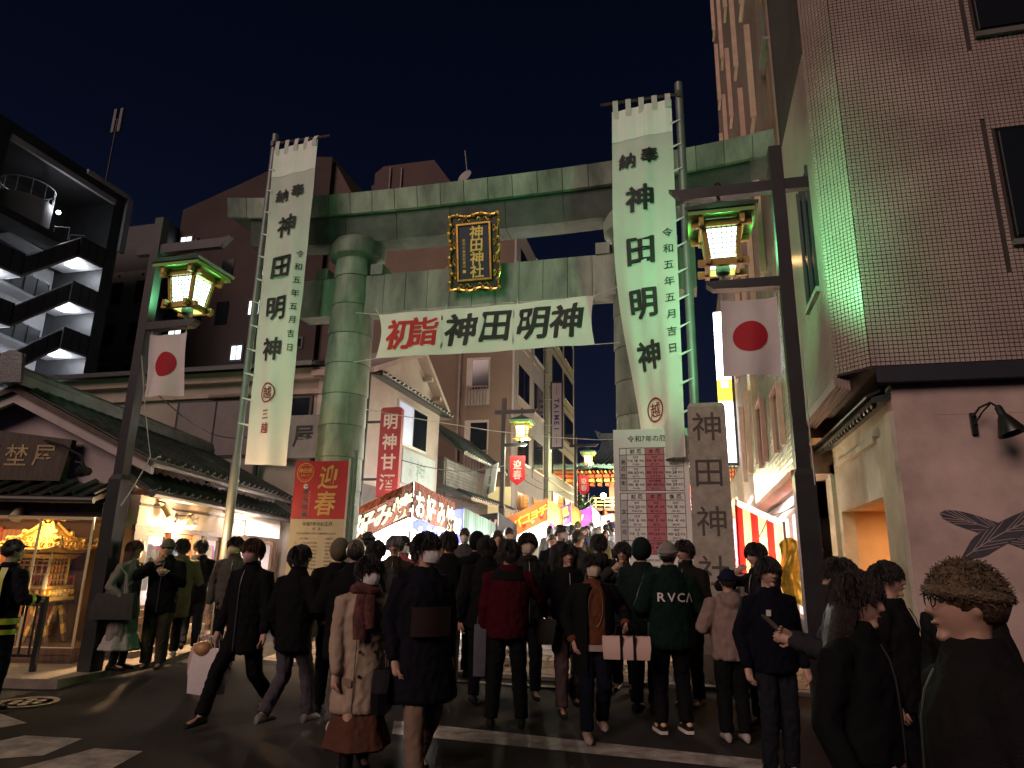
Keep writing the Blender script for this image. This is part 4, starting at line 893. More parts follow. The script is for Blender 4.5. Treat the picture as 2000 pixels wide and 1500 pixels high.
# street front: posts, doors, sills
for y, w, m, z1 in ((10.72, .10, wood_mid, 1.93), (12.55, .20, wood_mid, 1.93), (12.9, .10, wood_dark, 1.93), (13.75, .12, wood_dark, 1.93), (14.5, .14, wood_dark, 1.93), (11.62, .06, mat('reddish_frame', (.30, .10, .04), .5, var=.2), 1.93), (16.9, .2, wood_dark, 1.93)):
    b = MB(); b.box(-5.74, -5.60, y, y+w, .22, z1); b.build('timber_post', m, os_)
glow = mat('lit_interior_wall', (.75, .66, .58), .8, var=.12, scale=3)
b = MB(); b.box(-7.9, -7.8, 11.3, 17.2, .1, 2.3); b.box(-7.8, -5.8, 11.22, 11.3, .1, 2.2); b.box(-7.8, -5.8, 17.1, 17.2, .1, 2.2); b.box(-7.8, -5.85, 11.3, 17.2, 2.2, 2.3); b.box(-7.8, -5.8, 11.3, 17.2, .05, .12); b.build('interior', glow, os_)
light('shop_inside_light', 'AREA', (-6.8, 12.2, 2.15), 70, (1, .80, .62), 1.0, aim=(0, 0, -1))
light('shop_inside_light', 'AREA', (-6.8, 15.6, 2.15), 90, (1, .82, .80), 1.0, aim=(0, 0, -1))
for i in range(14):
    y = 11.35+i*.41; h = RND.uniform(.3, .7); b = MB(); b.box(-7.0, -6.75, y, y+RND.uniform(.2, .36), .8+RND.uniform(0, .5), 1.35+h*.7); b.build('shelf_goods', mat('shop_goods_%d' % (i % 5), ((.5, .42, .3), (.35, .1, .15), (.2, .22, .4), (.6, .6, .62), (.12, .10, .08))[i % 5], .6, var=.3, scale=9), os_)
for y0, y1 in ((10.84, 11.60), (11.70, 12.53), (13.02, 13.73), (14.66, 16.85)):
    b = MB(); b.box(-5.69, -5.68, y0, y1, .75, 1.92); pn = b.build('glass_pane', pane_clear, os_)
    b = MB(); b.box(-5.71, -5.66, y0, y0+.04, .75, 1.92); b.box(-5.71, -5.66, y1-.04, y1, .75, 1.92); b.box(-5.71, -5.66, y0+.04, y1-.04, .75, .81); b.box(-5.71, -5.66, y0+.04, y1-.04, 1.86, 1.92); b.build('frame', wood_mid, pn)
for y0, y1 in ((10.84, 12.53), (13.02, 13.73), (13.9, 14.48), (14.66, 16.85)):
    k = 0
    for i in range(5):
        b = MB(); b.box(-5.72, -5.66+.012*(i % 2), y0, y1, .22+.105*i, .315+.105*i); b.build('sill_board', wood_mid, os_)
b = MB(); b.box(-5.655, -5.64, 13.06, 13.40, 1.25, 1.75); b.build('notice', mat('notice_paper', (.55, .55, .52), .8, var=.2, scale=30), os_)
b = MB(); b.box(-5.655, -5.64, 13.06, 13.36, .85, 1.2); b.build('notice', mat('yellow_notice', (.6, .42, .05), .8, var=.2, scale=30), os_)
b = MB(); b.box(-5.63, -5.58, 14.9, 17.0, 2.02, 2.34); b.build('blank_signboard', mat('white_signboard', (.62, .55, .53), .7, var=.08), os_)
b = MB(); b.box(-5.9, -5.42, 10.6, 17, .02, .20); b.build('stone_step', mat('sidewalk_stone', (0, 0, 0)), os_)
b = MB(); b.box(-5.56, -5.36, 12.55, 12.8, .2, .42); b.build('white_block', mat('white_block', (.55, .5, .47), .8), os_)
nb = thing('shop_signboard', 'dark wooden board with a white kana character beside the shop door', 'sign', (-5.6, 10.68, .9))
b = MB(); b.box(-5.60, -5.57, 10.42, 10.83, .95, 1.94); b.build('board', wood_dark, nb)
b = MB(); glyph(b, 'か', .02, lambda u, v, d=0.: Vector((-5.565, 10.66+u, 1.66+v)), 0, 0, .34); b.build('lettering', mat('white_print', (0, 0, 0)), nb)
# fish reliefs and fittings on the plaster band
for y, n_ in ((11.55, 1), (12.35, 2)):
    f_ = thing('fish_relief', 'grey fish relief on the plaster band %s the lit wall lamp' % ('left of' if n_ == 1 else 'right of'), 'ornament', (-5.64, y, 2.1))
    b = MB(); b.ball((-5.645, y, 2.17), (.02, .20, .075), 12, 8); b.build('body', mat('fish_grey', (.22, .19, .17), .5, var=.3, scale=20), f_, smooth=50)
    b = MB(); b.prism([(y+.17, 2.17), (y+.29, 2.25), (y+.26, 2.17), (y+.29, 2.10)], lambda u, v, d: Vector((d, u, v)), -5.655, -5.635); b.build('tail', MATS['fish_grey'], f_)
    b = MB(); b.prism([(y-.08, 2.23), (y+.06, 2.29), (y+.12, 2.22)], lambda u, v, d: Vector((d, u, v)), -5.655, -5.635); b.build('fin', MATS['fish_grey'], f_)
def spot(name, c, aim, label, m, r=.075, ln=.2):
    t = thing(name, label, 'spotlight', c); c = Vector(c); a = Vector(aim).normalized()
    b = MB(); b.tube([c-a*ln*.5, c+a*ln*.1, c+a*ln*.5], [r*.65, r*.85, r], 14); b.build('housing', m, t, smooth=40)
    b = MB(); b.tube([c+Vector((0, 0, .02)), c+Vector((-.06, 0, .12)), c+Vector((-.16, 0, .14))], .014, 6); b.build('bracket', steel_dark, t)
    b = MB(); b.tube([c+a*ln*.47, c+a*ln*.505], r*.9, 14); b.build('lens', mat('spot_lens', (.7, .7, .65), .2, var=0), t)
    return t
spot('spotlight', (-5.50, 11.15, 2.27), (.5, .3, -.7), 'cream spotlight under the eave left of the fish reliefs', mat('cream_enamel', (.5, .42, .28), .4))
spot('spotlight', (-5.45, 13.6, 2.28), (.3, -.5, -.8), 'dark spotlight under the eave beside the banner pole', lacq_black)
spot('spotlight', (-5.45, 12.3, 2.95), (.4, .5, -.6), 'dark spotlight between the two tiled eaves of the old shop', lacq_black, .08)
spot('spotlight', (-5.45, 17.0, 2.95), (.4, .5, -.6), 'dark spotlight high on the wall left of the red greeting board', lacq_black, .08)
spot('spotlight', (-7.15, 10.12, 2.12), (.1, -.6, -.8), 'round white faced spotlight above the display case', mat('cream_enamel', (0, 0, 0)), .085)
spot('spotlight', (-6.15, 9.9, 2.72), (-.7, .5, .1), 'black floodlight on a long arm by the gable of the old shop', lacq_black, .09)
b = MB(); b.tube([(-7.2, 10.4, 3.25), (-6.6, 10.0, 3.1), (-6.25, 9.9, 2.95), (-6.15, 9.9, 2.74)], .018, 6); b.build('lamp_arm', steel_dark, os_)
ml = thing('shop_wall_lamp', 'small lit wall lamp with white shade above the shop doorway', 'wall lamp', (-5.55, 12.0, 2.1))
b = MB(); b.box(-5.66, -5.63, 11.78, 11.82, 2.10, 2.26); b.tube([(-5.63, 11.8, 2.22), (-5.5, 11.98, 2.24), (-5.48, 12.0, 2.18)], .012, 6); b.build('bracket', steel_dark, ml)
b = MB(); b.lathe([(.02, 2.19), (.04, 2.17), (.095, 2.07), (.09, 2.065), (.03, 2.16)], (-5.48, 12.0, 0), 16); b.build('shade', mat('cream_enamel', (0, 0, 0)), ml, smooth=40)
b = MB(); b.ball((-5.48, 12.0, 2.06), .055, 12, 8); b.build('bulb', mat('warm_bulb', (1, .9, .7), .5, var=0, emit=30, ecol=(1, .78, .45)), ml)
light('shop_lamp_light', 'POINT', (-5.40, 12.0, 1.96), 85, (1, .64, .30), .06)
light('eave_spot', 'SPOT', (-5.42, 11.1, 2.12), 260, (1, .62, .30), .05, aim=(.45, -.35, -.9), spot=105)
light('eave_spot', 'SPOT', (-5.40, 13.5, 2.12), 260, (1, .66, .38), .05, aim=(.5, -.2, -.9), spot=105)
light('eave_lamp_light', 'POINT', (-5.25, 11.2, 2.16), 50, (1, .66, .36), .06)
light('eave_lamp_light', 'POINT', (-5.2, 14.6, 2.15), 80, (1, .72, .55), .06)
# front: sign beam, pent, name board
b = MB(); b.prism([(10.6, 2.62), (9.95, 2.36), (9.95, 2.29), (10.6, 2.5)], lambda u, v, d: Vector((d, u, v)), -9.4, -5.98); fp = b.build('front_pent_roof', wood_dark, os_)
b = MB(); b.tube([(-9.4, 9.9, 2.31), (-5.95, 9.9, 2.31)], .045, 8); b.build('gutter', MATS['dark_gutter'], fp)
tile_field(fp, (-9.4, 9.95, 2.37), (1, 0, 0), (0, -.65, -.26), 11, 2, .31, .3, .2)
b = MB(); b.box(-9.4, -5.98, 10.2, 10.4, 2.08, 2.3); b.build('front_beam', wood_dark, os_)
b = MB(); b.box(-7.9, -7.1, 10.15, 10.2, 2.09, 2.28); b.build('name_beam', mat('dark_plank', (.03, .02, .015), .6, var=.3), os_)
b = MB(); line(b, '天野屋', .01, lambda u, v, d=0.: Vector((-7.55+u, 10.145, 2.185+v)), 0, 0, .15, step=.23); b.build('beam_lettering', mat('dim_carving', (.10, .06, .04), .8, var=0), os_)
gn = thing('gable_name_board', 'large dark wooden name board with carved pale characters on the shop gable', 'sign', (-7.6, 10.3, 2.7))
b = MB(); b.prism([(-8.6, 2.62), (-6.78, 2.62), (-6.7, 3.25), (-8.6, 3.45)], xz, 10.34, 10.46); b.build('board', wood_dark, gn)
b = MB()
for i, ch in enumerate('天埜屋'): glyph(b, ch, .004, lambda u, v, d=0.: Vector((-7.92+.42*i+u, 10.33, 3.0+v)), 0, 0, .36)
b.build('lettering', mat('carved_gilt', (.30, .21, .10), .5, metal=.3, var=.2), gn)  # gilt darkened in colour for the shadow on the board
# ---- glass display case with the golden portable shrine
dc = thing('display_case', 'wooden based glass display case glowing gold at the old shop corner', 'display case', (-7.2, 10.7, .1))
b = MB(); b.box(-9.0, -5.98, 10.02, 11.2, .05, .30); b.build('base', wood_mid, dc)
for i in range(3):
    b = MB(); b.box(-9.0, -5.96, 9.995+.002*i, 10.018, .055+.082*i, .130+.082*i); b.build('base_board', wood_mid, dc)
casew = mat('case_tan_back', (.13, .06, .028), .8, var=.2)
b = MB(); b.box(-9.0, -5.98, 11.14, 11.2, .3, 2.08); b.box(-9.0, -5.98, 10.075, 11.14, 2.05, 2.09); b.build('back_wall', casew, dc)
for x0, x1 in ((-9.0, -7.86), (-7.84, -6.76), (-6.74, -6.0)):
    b = MB(); b.box(x0, x1, 10.05, 10.058, .3, 2.04); b.build('glass_pane', pane_clear, dc)
b = MB(); b.box(-6.0, -5.992, 10.07, 11.14, .3, 2.04); b.build('glass_pane', pane_clear, dc)
for x in (-7.85, -6.75, -5.99):
    b = MB(); b.box(x-.013, x+.013, 10.04, 10.066, .3, 2.05); b.build('glass_joint', mat('bright_seal', (.62, .5, .32), .3, var=0), dc)
b = MB(); b.box(-9.0, -5.98, 10.03, 10.07, 2.04, 2.08); b.box(-9.0, -5.98, 10.03, 10.07, .28, .31); b.build('rail', mat('bright_seal', (0, 0, 0)), dc)
for x in (-8.3, -7.5, -6.8):
    light('case_light', 'AREA', (x, 10.40, 2.03), 21, (1, .62, .25), .5, aim=(0, .35, -1))
light('case_light', 'POINT', (-7.3, 10.2, .62), 8, (1, .62, .25), .1)  # added fill low in the case, no lamp stands here
light('case_light', 'POINT', (-6.4, 10.2, 1.0), 8, (1, .62, .25), .1)  # second added fill, for the shrine body under its roof
rp_ = thing('folding_screen', 'reddish wooden panel with gilt edge standing behind the golden shrine', 'screen', (-7.6, 11.08, .3))
b = MB(); b.box(-8.0, -7.05, 11.06, 11.10, .35, 1.92); b.build('panel', mat('orange_wood_panel', (.42, .15, .04), .6, var=.3, stretch=(8, 1, .5)), rp_)
for x0, x1 in ((-8.06, -8.0), (-7.05, -6.99), (-6.45, -6.38)):
    b = MB(); b.box(x0, x1, 11.05, 11.12, .35, 1.95); b.build('red_edge', mat('vermilion', (.45, .04, .02), .5, var=.1), rp_)
mk = thing('portable_shrine', 'ornate golden portable shrine with phoenix finial inside the glass display case', 'portable shrine', (-6.95, 10.58, .3))
mx, my, mz = -6.95, 10.58, .30
gold_b = mat('bright_gold', (.78, .45, .10), .34, metal=.55, var=.25, scale=25, bump=.6, bscale=60)
def ring4(h, z, c=(mx, my)): return [(c[0]+sx*h, c[1]+sy*h*.9, z) for sx, sy in ((-1, -1), (1, -1), (1, 1), (-1, 1))]
for sx in (-1, 1):
    for sy in (-1, 1):
        for dx in (-.10, .10):
            b = MB(); p, q = Vector((mx+sx*.27+dx*.4, my+sy*.25, mz+.50)), Vector((mx+sx*.27+dx*2.1, my+sy*.25, mz+.02)); b.bar(p, q, .05); lg = b.build('leg', mat('bronze_leg', (.30, .19, .09), .4, metal=.6, var=.2), mk)
            b = MB(); b.bar(p, p+(q-p)*.28, .062); b.bar(p+(q-p)*.55, p+(q-p)*.8, .060); b.build('gilt_band', gold_b, lg)
b = MB(); b.loft([ring4(.46, mz+.50), ring4(.46, mz+.54), ring4(.42, mz+.56)]); b.build('stand_top', lacq_black, mk)
for i, (h, z0, z1) in enumerate(((.44, .56, .61), (.38, .61, .72), (.41, .72, .76))):
    b = MB(); b.loft([ring4(h, mz+z0), ring4(h, mz+z1)]); b.build('base_tier', gold_b, mk)
for i in range(26):
    t = i/26*4; sd_ = int(t); f = (t-sd_)*2-1; x, y = ((f, -1), (1, f), (-f, 1), (-1, -f))[sd_]
    b = MB(); b.ball((mx+x*.40, my+y*.36, mz+.67), (.045, .045, .05), 7, 5); b.build('carved_boss', gold_b, mk)
b = MB(); b.loft([ring4(.27, mz+.76), ring4(.27, mz+1.12)]); body = b.build('body', mat('vermilion', (0, 0, 0)), mk)
for i in range(20):
    t = i/20*4; sd_ = int(t); f = (t-sd_)*2-1; x, y = ((f, -1), (1, f), (-f, 1), (-1, -f))[sd_]
    b = MB(); h0, z1 = (.285, 1.12) if i % 5 else (.30, 1.14); b.tube([(mx+x*h0, my+y*h0*.9, mz+.76), (mx+x*h0, my+y*h0*.9, mz+z1)], .018 if i % 5 else .03, 6); b.build('pillar', gold_b, body)
for z in (.82, .90, 1.02, 1.08):
    for s in (-1, 1):
        b = MB(); b.box(mx-.30, mx+.30, my+s*.265-.012, my+s*.265+.012, mz+z, mz+z+.02); b.build('lattice_bar', gold_b, body)
        b = MB(); b.box(mx+s*.295-.012, mx+s*.295+.012, my-.27, my+.27, mz+z+.002, mz+z+.018); b.build('lattice_bar', gold_b, body)
for s in (-1, 1):
    b = MB(); b.box(mx-.40, mx+.40, my+s*.36-.012, my+s*.36+.012, mz+.86, mz+.885); b.build('balustrade', mat('vermilion', (0, 0, 0)), mk)
    for i in range(9):
        b = MB(); b.tube([(mx-.4+.1*i, my+s*.36, mz+.76), (mx-.4+.1*i, my+s*.36, mz+.90)], .012, 5); b.build('baluster', mat('vermilion', (0, 0, 0)), mk)
b = MB(); b.loft([ring4(.36, mz+1.12), ring4(.44, mz+1.18), ring4(.40, mz+1.20)]); b.build('bracket_tier', gold_b, mk)
rr = []
for z, h, up in ((1.20, .56, .07), (1.24, .58, .07), (1.27, .50, .03), (1.36, .33, 0), (1.47, .18, 0), (1.55, .10, 0), (1.60, .09, 0)):
    R_ = []
    for k in range(32):
        a = 2*math.pi*k/32+math.pi/4; c_, s_ = math.cos(a), math.sin(a); m_ = max(abs(c_), abs(s_)); x, y = c_/m_, s_/m_; cr_ = (abs(x*y))**3
        R_.append((mx+x*h*(1+.06*cr_), my+y*h*.9*(1+.06*cr_), mz+z+up*cr_))
    rr.append(R_)
b = MB(); b.loft(rr); b.build('roof', gold_b, mk, smooth=50)
for sx in (-1, 1):
    for sy in (-1, 1):
        pts = [(.08, 1.62), (.2, 1.50), (.36, 1.38), (.52, 1.30), (.60, 1.30), (.64, 1.36), (.61, 1.41), (.57, 1.38)]
        b = MB(); b.tube([(mx+sx*r, my+sy*r*.9, mz+z) for r, z in pts], [.03, .03, .03, .03, .03, .028, .022, .016], 8); b.build('ridge_scroll', gold_b, mk, smooth=50)
        for r, z in ((.28, 1.45), (.45, 1.35)):
            b = MB(); b.ball((mx+sx*r, my+sy*r*.9, mz+z+.02), .05, 8, 6); b.build('ridge_boss', gold_b, mk, smooth=50)
for k in range(28):
    t = k/28*4; sd_ = int(t); f = (t-sd_)*2-1; x, y = ((f, -1), (1, f), (-f, 1), (-1, -f))[sd_]
    b = MB(); c = [(.045*math.cos(q_*.9)*(1-q_*.08), .045*math.sin(q_*.9)*(1-q_*.08)) for q_ in range(9)]
    b.tube([(mx+x*.5+(u if abs(y) == 1 else 0), my+y*.46+(u if abs(x) == 1 else 0), mz+1.30+v) for u, v in c], .012, 5); b.build('cloud_carving', gold_b, mk)
    b = MB(); b.tube([(mx+x*.40+(u if abs(y) == 1 else 0), my+y*.37+(u if abs(x) == 1 else 0), mz+1.38+v*.8) for u, v in c], .011, 5); b.build('cloud_carving', gold_b, mk)
ph_ = MB(); ph_.tube([(mx, my-.10, mz+1.64), (mx, my-.02, mz+1.70), (mx, my+.02, mz+1.64)], [.03, .07, .03], 10); ph_.tube([(mx, my-.05, mz+1.70), (mx, my-.11, mz+1.78), (mx, my-.15, mz+1.77)], [.04, .025, .008], 8); ph = ph_.build('phoenix', gold_b, mk, smooth=50)
for s in (-1, 1):
    for i in range(8):
        a = rad(5+i*9); L_ = .38-.018*i; b = MB(); p = Vector((mx+s*.04, my, mz+1.69)); q = p+Vector((s*L_*math.cos(a), .05+.02*i, L_*math.sin(a)*.55))
        b.tube([p, p+(q-p)*.5+Vector((0, 0, -.03)), q], [.02, .03, .006], 6, flat=.35); b.build('wing_feather', gold_b, ph)
for i in range(5):
    b = MB(); b.tube([(mx+(i-2)*.01, my+.05, mz+1.68), (mx+(i-2)*.06, my+.16, mz+1.76), (mx+(i-2)*.10, my+.22, mz+1.70)], [.012, .018, .004], 5); b.build('tail_feather', gold_b, ph)
for sx in (-1, 1):
    ts = MB(); ts.tube([(mx+sx*.40, my-.40, mz+1.30), (mx+sx*.37, my-.40, mz+1.05), (mx+sx*.36, my-.40, mz+.9)], .016, 6); ts.tube([(mx+sx*.36, my-.40, mz+.92), (mx+sx*.36, my-.40, mz+.72)], [.03, .05], 8); ts.build('tassel_cord', mat('cream_silk', (.6, .5, .35), .7, var=.15), mk)
b = MB(); b.box(mx-.02, mx+.14, my-.46, my-.44, mz+.60, mz+.74); b.build('carved_panel', mat('bronze_leg', (0, 0, 0)), mk)
mk.matrix_basis = mk.matrix_basis@Matrix.Diagonal((.80, .80, 1.06, 1))
pc = thing('price_card', 'small white card propped inside the glass case by the shrine roof', 'card', (-7.22, 10.15, 1.5))
b = MB(); b.add([(-7.30, 10.10, 1.58), (-7.12, 10.10, 1.66), (-7.08, 10.12, 1.78), (-7.22, 10.12, 1.74), (-7.30, 10.105, 1.58), (-7.12, 10.105, 1.66), (-7.08, 10.125, 1.78), (-7.22, 10.125, 1.74)], [(0, 1, 2, 3), (4, 5, 6, 7), (0, 1, 5, 4), (1, 2, 6, 5), (2, 3, 7, 6), (3, 0, 4, 7)]); b.build('card', mat('card_white', (.7, .68, .62), .6, var=0), pc)
gr = thing('guard_rail', 'short black barred railing in front of the display case beside the guard', 'railing', (-6.35, 9.3, .1))
for x in (-6.0, -6.75):
    b = MB(); b.box(x-.03, x+.03, 9.28, 9.34, .1, 1.02); b.build('post', lacq_black, gr)
for z in (.28, .98):
    b = MB(); b.box(-6.72, -6.03, 9.295, 9.325, z, z+.035); b.build('rail', lacq_black, gr)
for i in range(5):
    b = MB(); b.box(-6.62+.13*i, -6.60+.13*i, 9.30, 9.32, .315, .98); b.build('bar', lacq_black, gr)
SPACE[0] = Matrix.Identity(4)
# ================================================================ two-storey house behind and the gabled house on the street
th = thing('two_storey_house', 'pale two storey house with wide windows behind the old shop roof', 'house', (-12.5, 16, 0))
hw = mat('dim_beige_render', (.30, .25, .22), .85, var=.15, scale=1)
b = MB(); b.box(-19, -7.95, 15.5, 20.8, 0, 6.45); hwall = b.build('wall', hw, th)
b = MB(); b.prism([(15.0, 6.5), (18, 7.3), (21, 6.5), (21, 6.4), (18, 7.1), (15.0, 6.38)], lambda u, v, d: Vector((d, u, v)), -19.5, -9.2); b.build('roof', tile_roof, th)
b = MB(); b.box(-19.4, -8.0, 15.3, 15.5, 6.12, 6.40); b.build('eave_board', mat('tan_eave', (.34, .27, .22), .8, var=.1), th)
b = MB(); b.box(-19.2, -8.0, 15.38, 15.5, 5.72, 5.84); b.build('cornice', mat('tan_eave', (0, 0, 0)), th)
dimw = mat('dim_shutter', (.16, .13, .13), .6, var=.1)
for x0, x1 in ((-13.4, -11.0), (-10.6, -9.4)):
    w_ = MB(); w_.box(x0-.06, x1+.06, 15.44, 15.5, 4.1, 5.68); w_ = w_.build('window', steel_dark, hwall)
    for k in range(2):
        a0 = x0+(x1-x0)*k/2; b = MB(); b.box(a0+.03, a0+(x1-x0)/2-.03, 15.42, 15.44, 4.16, 5.62); b.build('pane', dimw if x0 < -11 else glass_dark, w_)
b = MB(); b.tube([(-12.4, 15.35, 5.75), (-10.85, 15.35, 5.75), (-10.75, 15.35, 5.6), (-10.8, 15.35, 3.6)], .06, 8); b.build('drain_pipe', mat('pale_pipe', (0, 0, 0)), th)
hs = thing('roof_sign', 'grey wall signboard with black characters half hidden by the left banner', 'sign', (-9.3, 15.2, 3.7))
b = MB(); b.box(-10.9, -8.95, 15.18, 15.26, 4.0, 5.1); b.build('board', mat('dim_grey_board', (.17, .16, .155), .7, var=.15), hs)
b = MB(); line(b, '天野屋', .02, lambda u, v, d=0.: Vector((-10.0+u, 15.17, 4.55+v)), 0, 0, .6, step=.66); b.build('lettering', ink, hs)
for x in (-10.7, -9.1):
    b = MB(); b.box(x-.04, x+.04, 15.26, 15.34, 3.4, 5.0); b.build('bracket', steel_dark, hs)
for i, z in enumerate((4.25, 3.45)):
    a = thing('air_conditioner', '%s outdoor air conditioner unit by the left pillar on the house wall' % ('upper' if i == 0 else 'lower'), 'air conditioner', (-8.2, 15.2, z-.35), group='stacked outdoor air conditioners')
    b = MB(); b.box(-8.75, -7.98, 14.95, 15.35, z-.35, z+.35); b.build('casing', mat('ac_beige', (.30, .28, .25), .6, var=.1), a)
    b = MB(); b.tube([(-8.5, 14.945, z), (-8.5, 14.955, z)], .27, 18); b.build('fan_grille', steel_dark, a)
gh = thing('gabled_house', 'pale gabled house with a street window and tiled pent roof right of the left pillar', 'house', (-9, 18.2, 0))
gw = mat('cream_house_wall', (.48, .40, .37), .85, var=.12, scale=1.2, bump=.1)
GX = -7.85
b = MB(); b.prism([(15.45, 0), (20.85, 0), (20.85, 6.3), (18.6, 7.65), (15.45, 6.3)], lambda u, v, d: Vector((d, u, v)), -9.2, GX); gwall = b.build('wall', gw, gh)
b = MB(); b.prism([(18.6, 7.8), (21.15, 6.3), (21.15, 6.15), (18.6, 7.62)], lambda u, v, d: Vector((d, u, v)), -9.3, GX+.32); b.prism([(18.6, 7.8), (15.2, 6.3), (15.2, 6.15), (18.6, 7.62)], lambda u, v, d: Vector((d, u, v)), -9.3, GX+.32); b.build('roof', mat('pale_soffit', (.40, .33, .30), .8, var=.1), gh)
for y, z in ((19.3, 7.1), (20.1, 6.65)):
    b = MB(); b.box(GX, GX+.3, y-.06, y+.06, z-.12, z); b.build('rafter_end', gw, gh)
b = MB(); b.prism([(GX, 6.35), (GX+.42, 6.18), (GX+.42, 6.12), (GX, 6.22)], lambda u, v, d: Vector((u, d, v)), 15.5, 21.0); pr_ = b.build('pent_roof', tile_roof, gh)
tile_field(pr_, (GX+.42, 15.5, 6.2), (0, 1, 0), (.42, 0, -.17), 20, 1, .275, .3, 0)
for i in range(20):
    inst(rcap_me, 'eave_cap', pr_, wm(gh)@Matrix.Translation((GX+.42, 15.5+.275*(i+.5)+.1, 6.22))@Matrix.Rotation(rad(90), 4, 'Y')@Matrix.Rotation(rad(180), 4, 'X'))
w_ = MB(); w_.box(GX-.02, GX+.03, 17.45, 19.75, 4.75, 6.02); w_ = w_.build('window', mat('bright_sash', (.5, .5, .5), .4, var=.05), gwall)
for k, m in ((0, mat('lit_frosted_pane', (.4, .42, .5), .4, var=.2, emit=.35, ecol=(.7, .75, 1))), (1, glass_dark)):
    b = MB(); b.box(GX+.03, GX+.05, 17.53+1.1*k, 18.55+1.12*k, 4.83, 5.95); b.build('pane', m, w_)
b = MB(); b.box(GX+.005, GX+.06, 17.9, 20.5, 3.7, 4.66); pl_ = b.build('shop_panel', mat('pale_blue_panel', (.50, .56, .58), .7, var=.08), gh)
b = MB(); glyph(b, '梅', .01, lambda u, v, d=0.: Vector((GX+.065, 19.3+u, 4.15+v)), 0, 0, .62, 1.3); line(b, 'うめ', 0, lambda u, v, d=0.: Vector((GX+.065, 18.5+u, 4.2+v)), 0, 0, .3, True); b.build('lettering', mat('soft_green_print', (.25, .36, .33), .8, var=0), pl_)
b = MB(); b.tube([(GX+.02, 15.6, 6.4), (GX+.1, 15.4, 6.2), (GX+.1, 15.4, 2.0)], .05, 8); b.build('drain_pipe', steel_dark, gh)
ga = mat('ground_floor_dark', (.06, .045, .04), .8, var=.3)
b = MB(); b.box(GX+.002, GX+.04, 15.5, 20.8, .3, 3.4); b.build('ground_floor_front', ga, gh)
vs_ = thing('vertical_red_sign', 'tall red vertical sign with white characters projecting beside the gabled house', 'sign', (-6.95, 15.1, 3.1))
b = MB(); b.prism([(-7.17, 3.0), (-6.62, 3.0), (-6.62, 5.12), (-6.67, 5.17), (-7.12, 5.17), (-7.17, 5.12)], xz, 15.0, 15.14); b.build('box', mat('sign_crimson', (.22, .012, .018), .5, var=.08), vs_)
b = MB(); line(b, '明神甘酒', .022, lambda u, v, d=0.: Vector((-6.895+u, 14.993, 4.08+v)), 0, 0, .40, True, .485); b.build('lettering', mat('white_print', (0, 0, 0)), vs_)
b = MB(); b.box(-7.8, -7.17, 15.05, 15.09, 4.8, 4.86); b.box(-7.8, -7.17, 15.05, 15.09, 3.4, 3.46); b.build('bracket', steel_dark, vs_)
# ---- low tiled house
lh = thing('low_tiled_house', 'low dark timber house with tiled roof between gabled house and apartment block', 'house', (-9, 23.6, 0))
b = MB(); b.box(-11, -7.7, 21.1, 26.3, 0, 4.9); b.build('wall', mat('dark_slat_wall', (.09, .08, .075), .7, var=.3, stretch=(1, 1, 14)), lh)
for i in range(12):
    b = MB(); b.box(-7.70, -7.66, 21.2, 24.6, 3.55+.11*i, 3.64+.11*i); b.build('siding_board', mat('siding_grey', (.15, .14, .135), .7, var=.3), lh)
b = MB(); b.prism([(-8.8, 6.4), (-7.0, 5.05), (-7.0, 4.95), (-8.8, 6.2)], xz, 21.0, 26.6); rf = b.build('roof', tile_roof, lh)
tile_field(rf, (-7.0, 21.0, 5.06), (0, 1, 0), (1.8, 0, -1.35), 19, 7, .295, .31, .1)
for i in range(19): inst(rcap_me, 'eave_cap', rf, wm(lh)@Matrix.Translation((-7.0, 21+.295*(i+.5)+.1, 5.08))@Matrix.Rotation(rad(90), 4, 'Y')@Matrix.Rotation(rad(180), 4, 'X'))
b = MB(); b.prism([(-7.7, 4.0), (-6.7, 3.55), (-6.7, 3.47), (-7.7, 3.8)], xz, 21.0, 26.6); pf_ = b.build('pent_roof', tile_roof, lh)
tile_field(pf_, (-6.7, 21.0, 3.56), (0, 1, 0), (1, 0, -.45), 19, 2, .295, .31, .1)
for i in range(19): inst(rcap_me, 'eave_cap', pf_, wm(lh)@Matrix.Translation((-6.7, 21+.295*(i+.5)+.1, 3.58))@Matrix.Rotation(rad(90), 4, 'Y')@Matrix.Rotation(rad(180), 4, 'X'))
for k in range(5):
    b = MB(); b.box(-7.69, -7.63, 21.4+.95*k, 22.1+.95*k, 2.7, 3.3); b.build('lit_shutter', mat('dim_orange_lit', (.4, .18, .08), .6, var=.2, emit=.18, ecol=(1, .35, .1)), lh)
ts_ = thing('tilted_signboard', 'white tilted signboard with black brush writing on the low tiled house', 'sign', (-7.3, 24.6, 4))
b = MB(); f_ = face((-7.15, 24.4, 4.0), (.38, -.32, .12), (.12, 0, .98)); b.prism([(-.8, 0), (.8, 0), (.8, 1.05), (-.8, 1.05)], f_, -.04, 0); b.build('board', mat('white_board', (0, 0, 0)), ts_)
b = MB(); line(b, '甘酒処', .01, f_, 0, .52, .34, True, d=.01); b.build('lettering', ink, ts_)
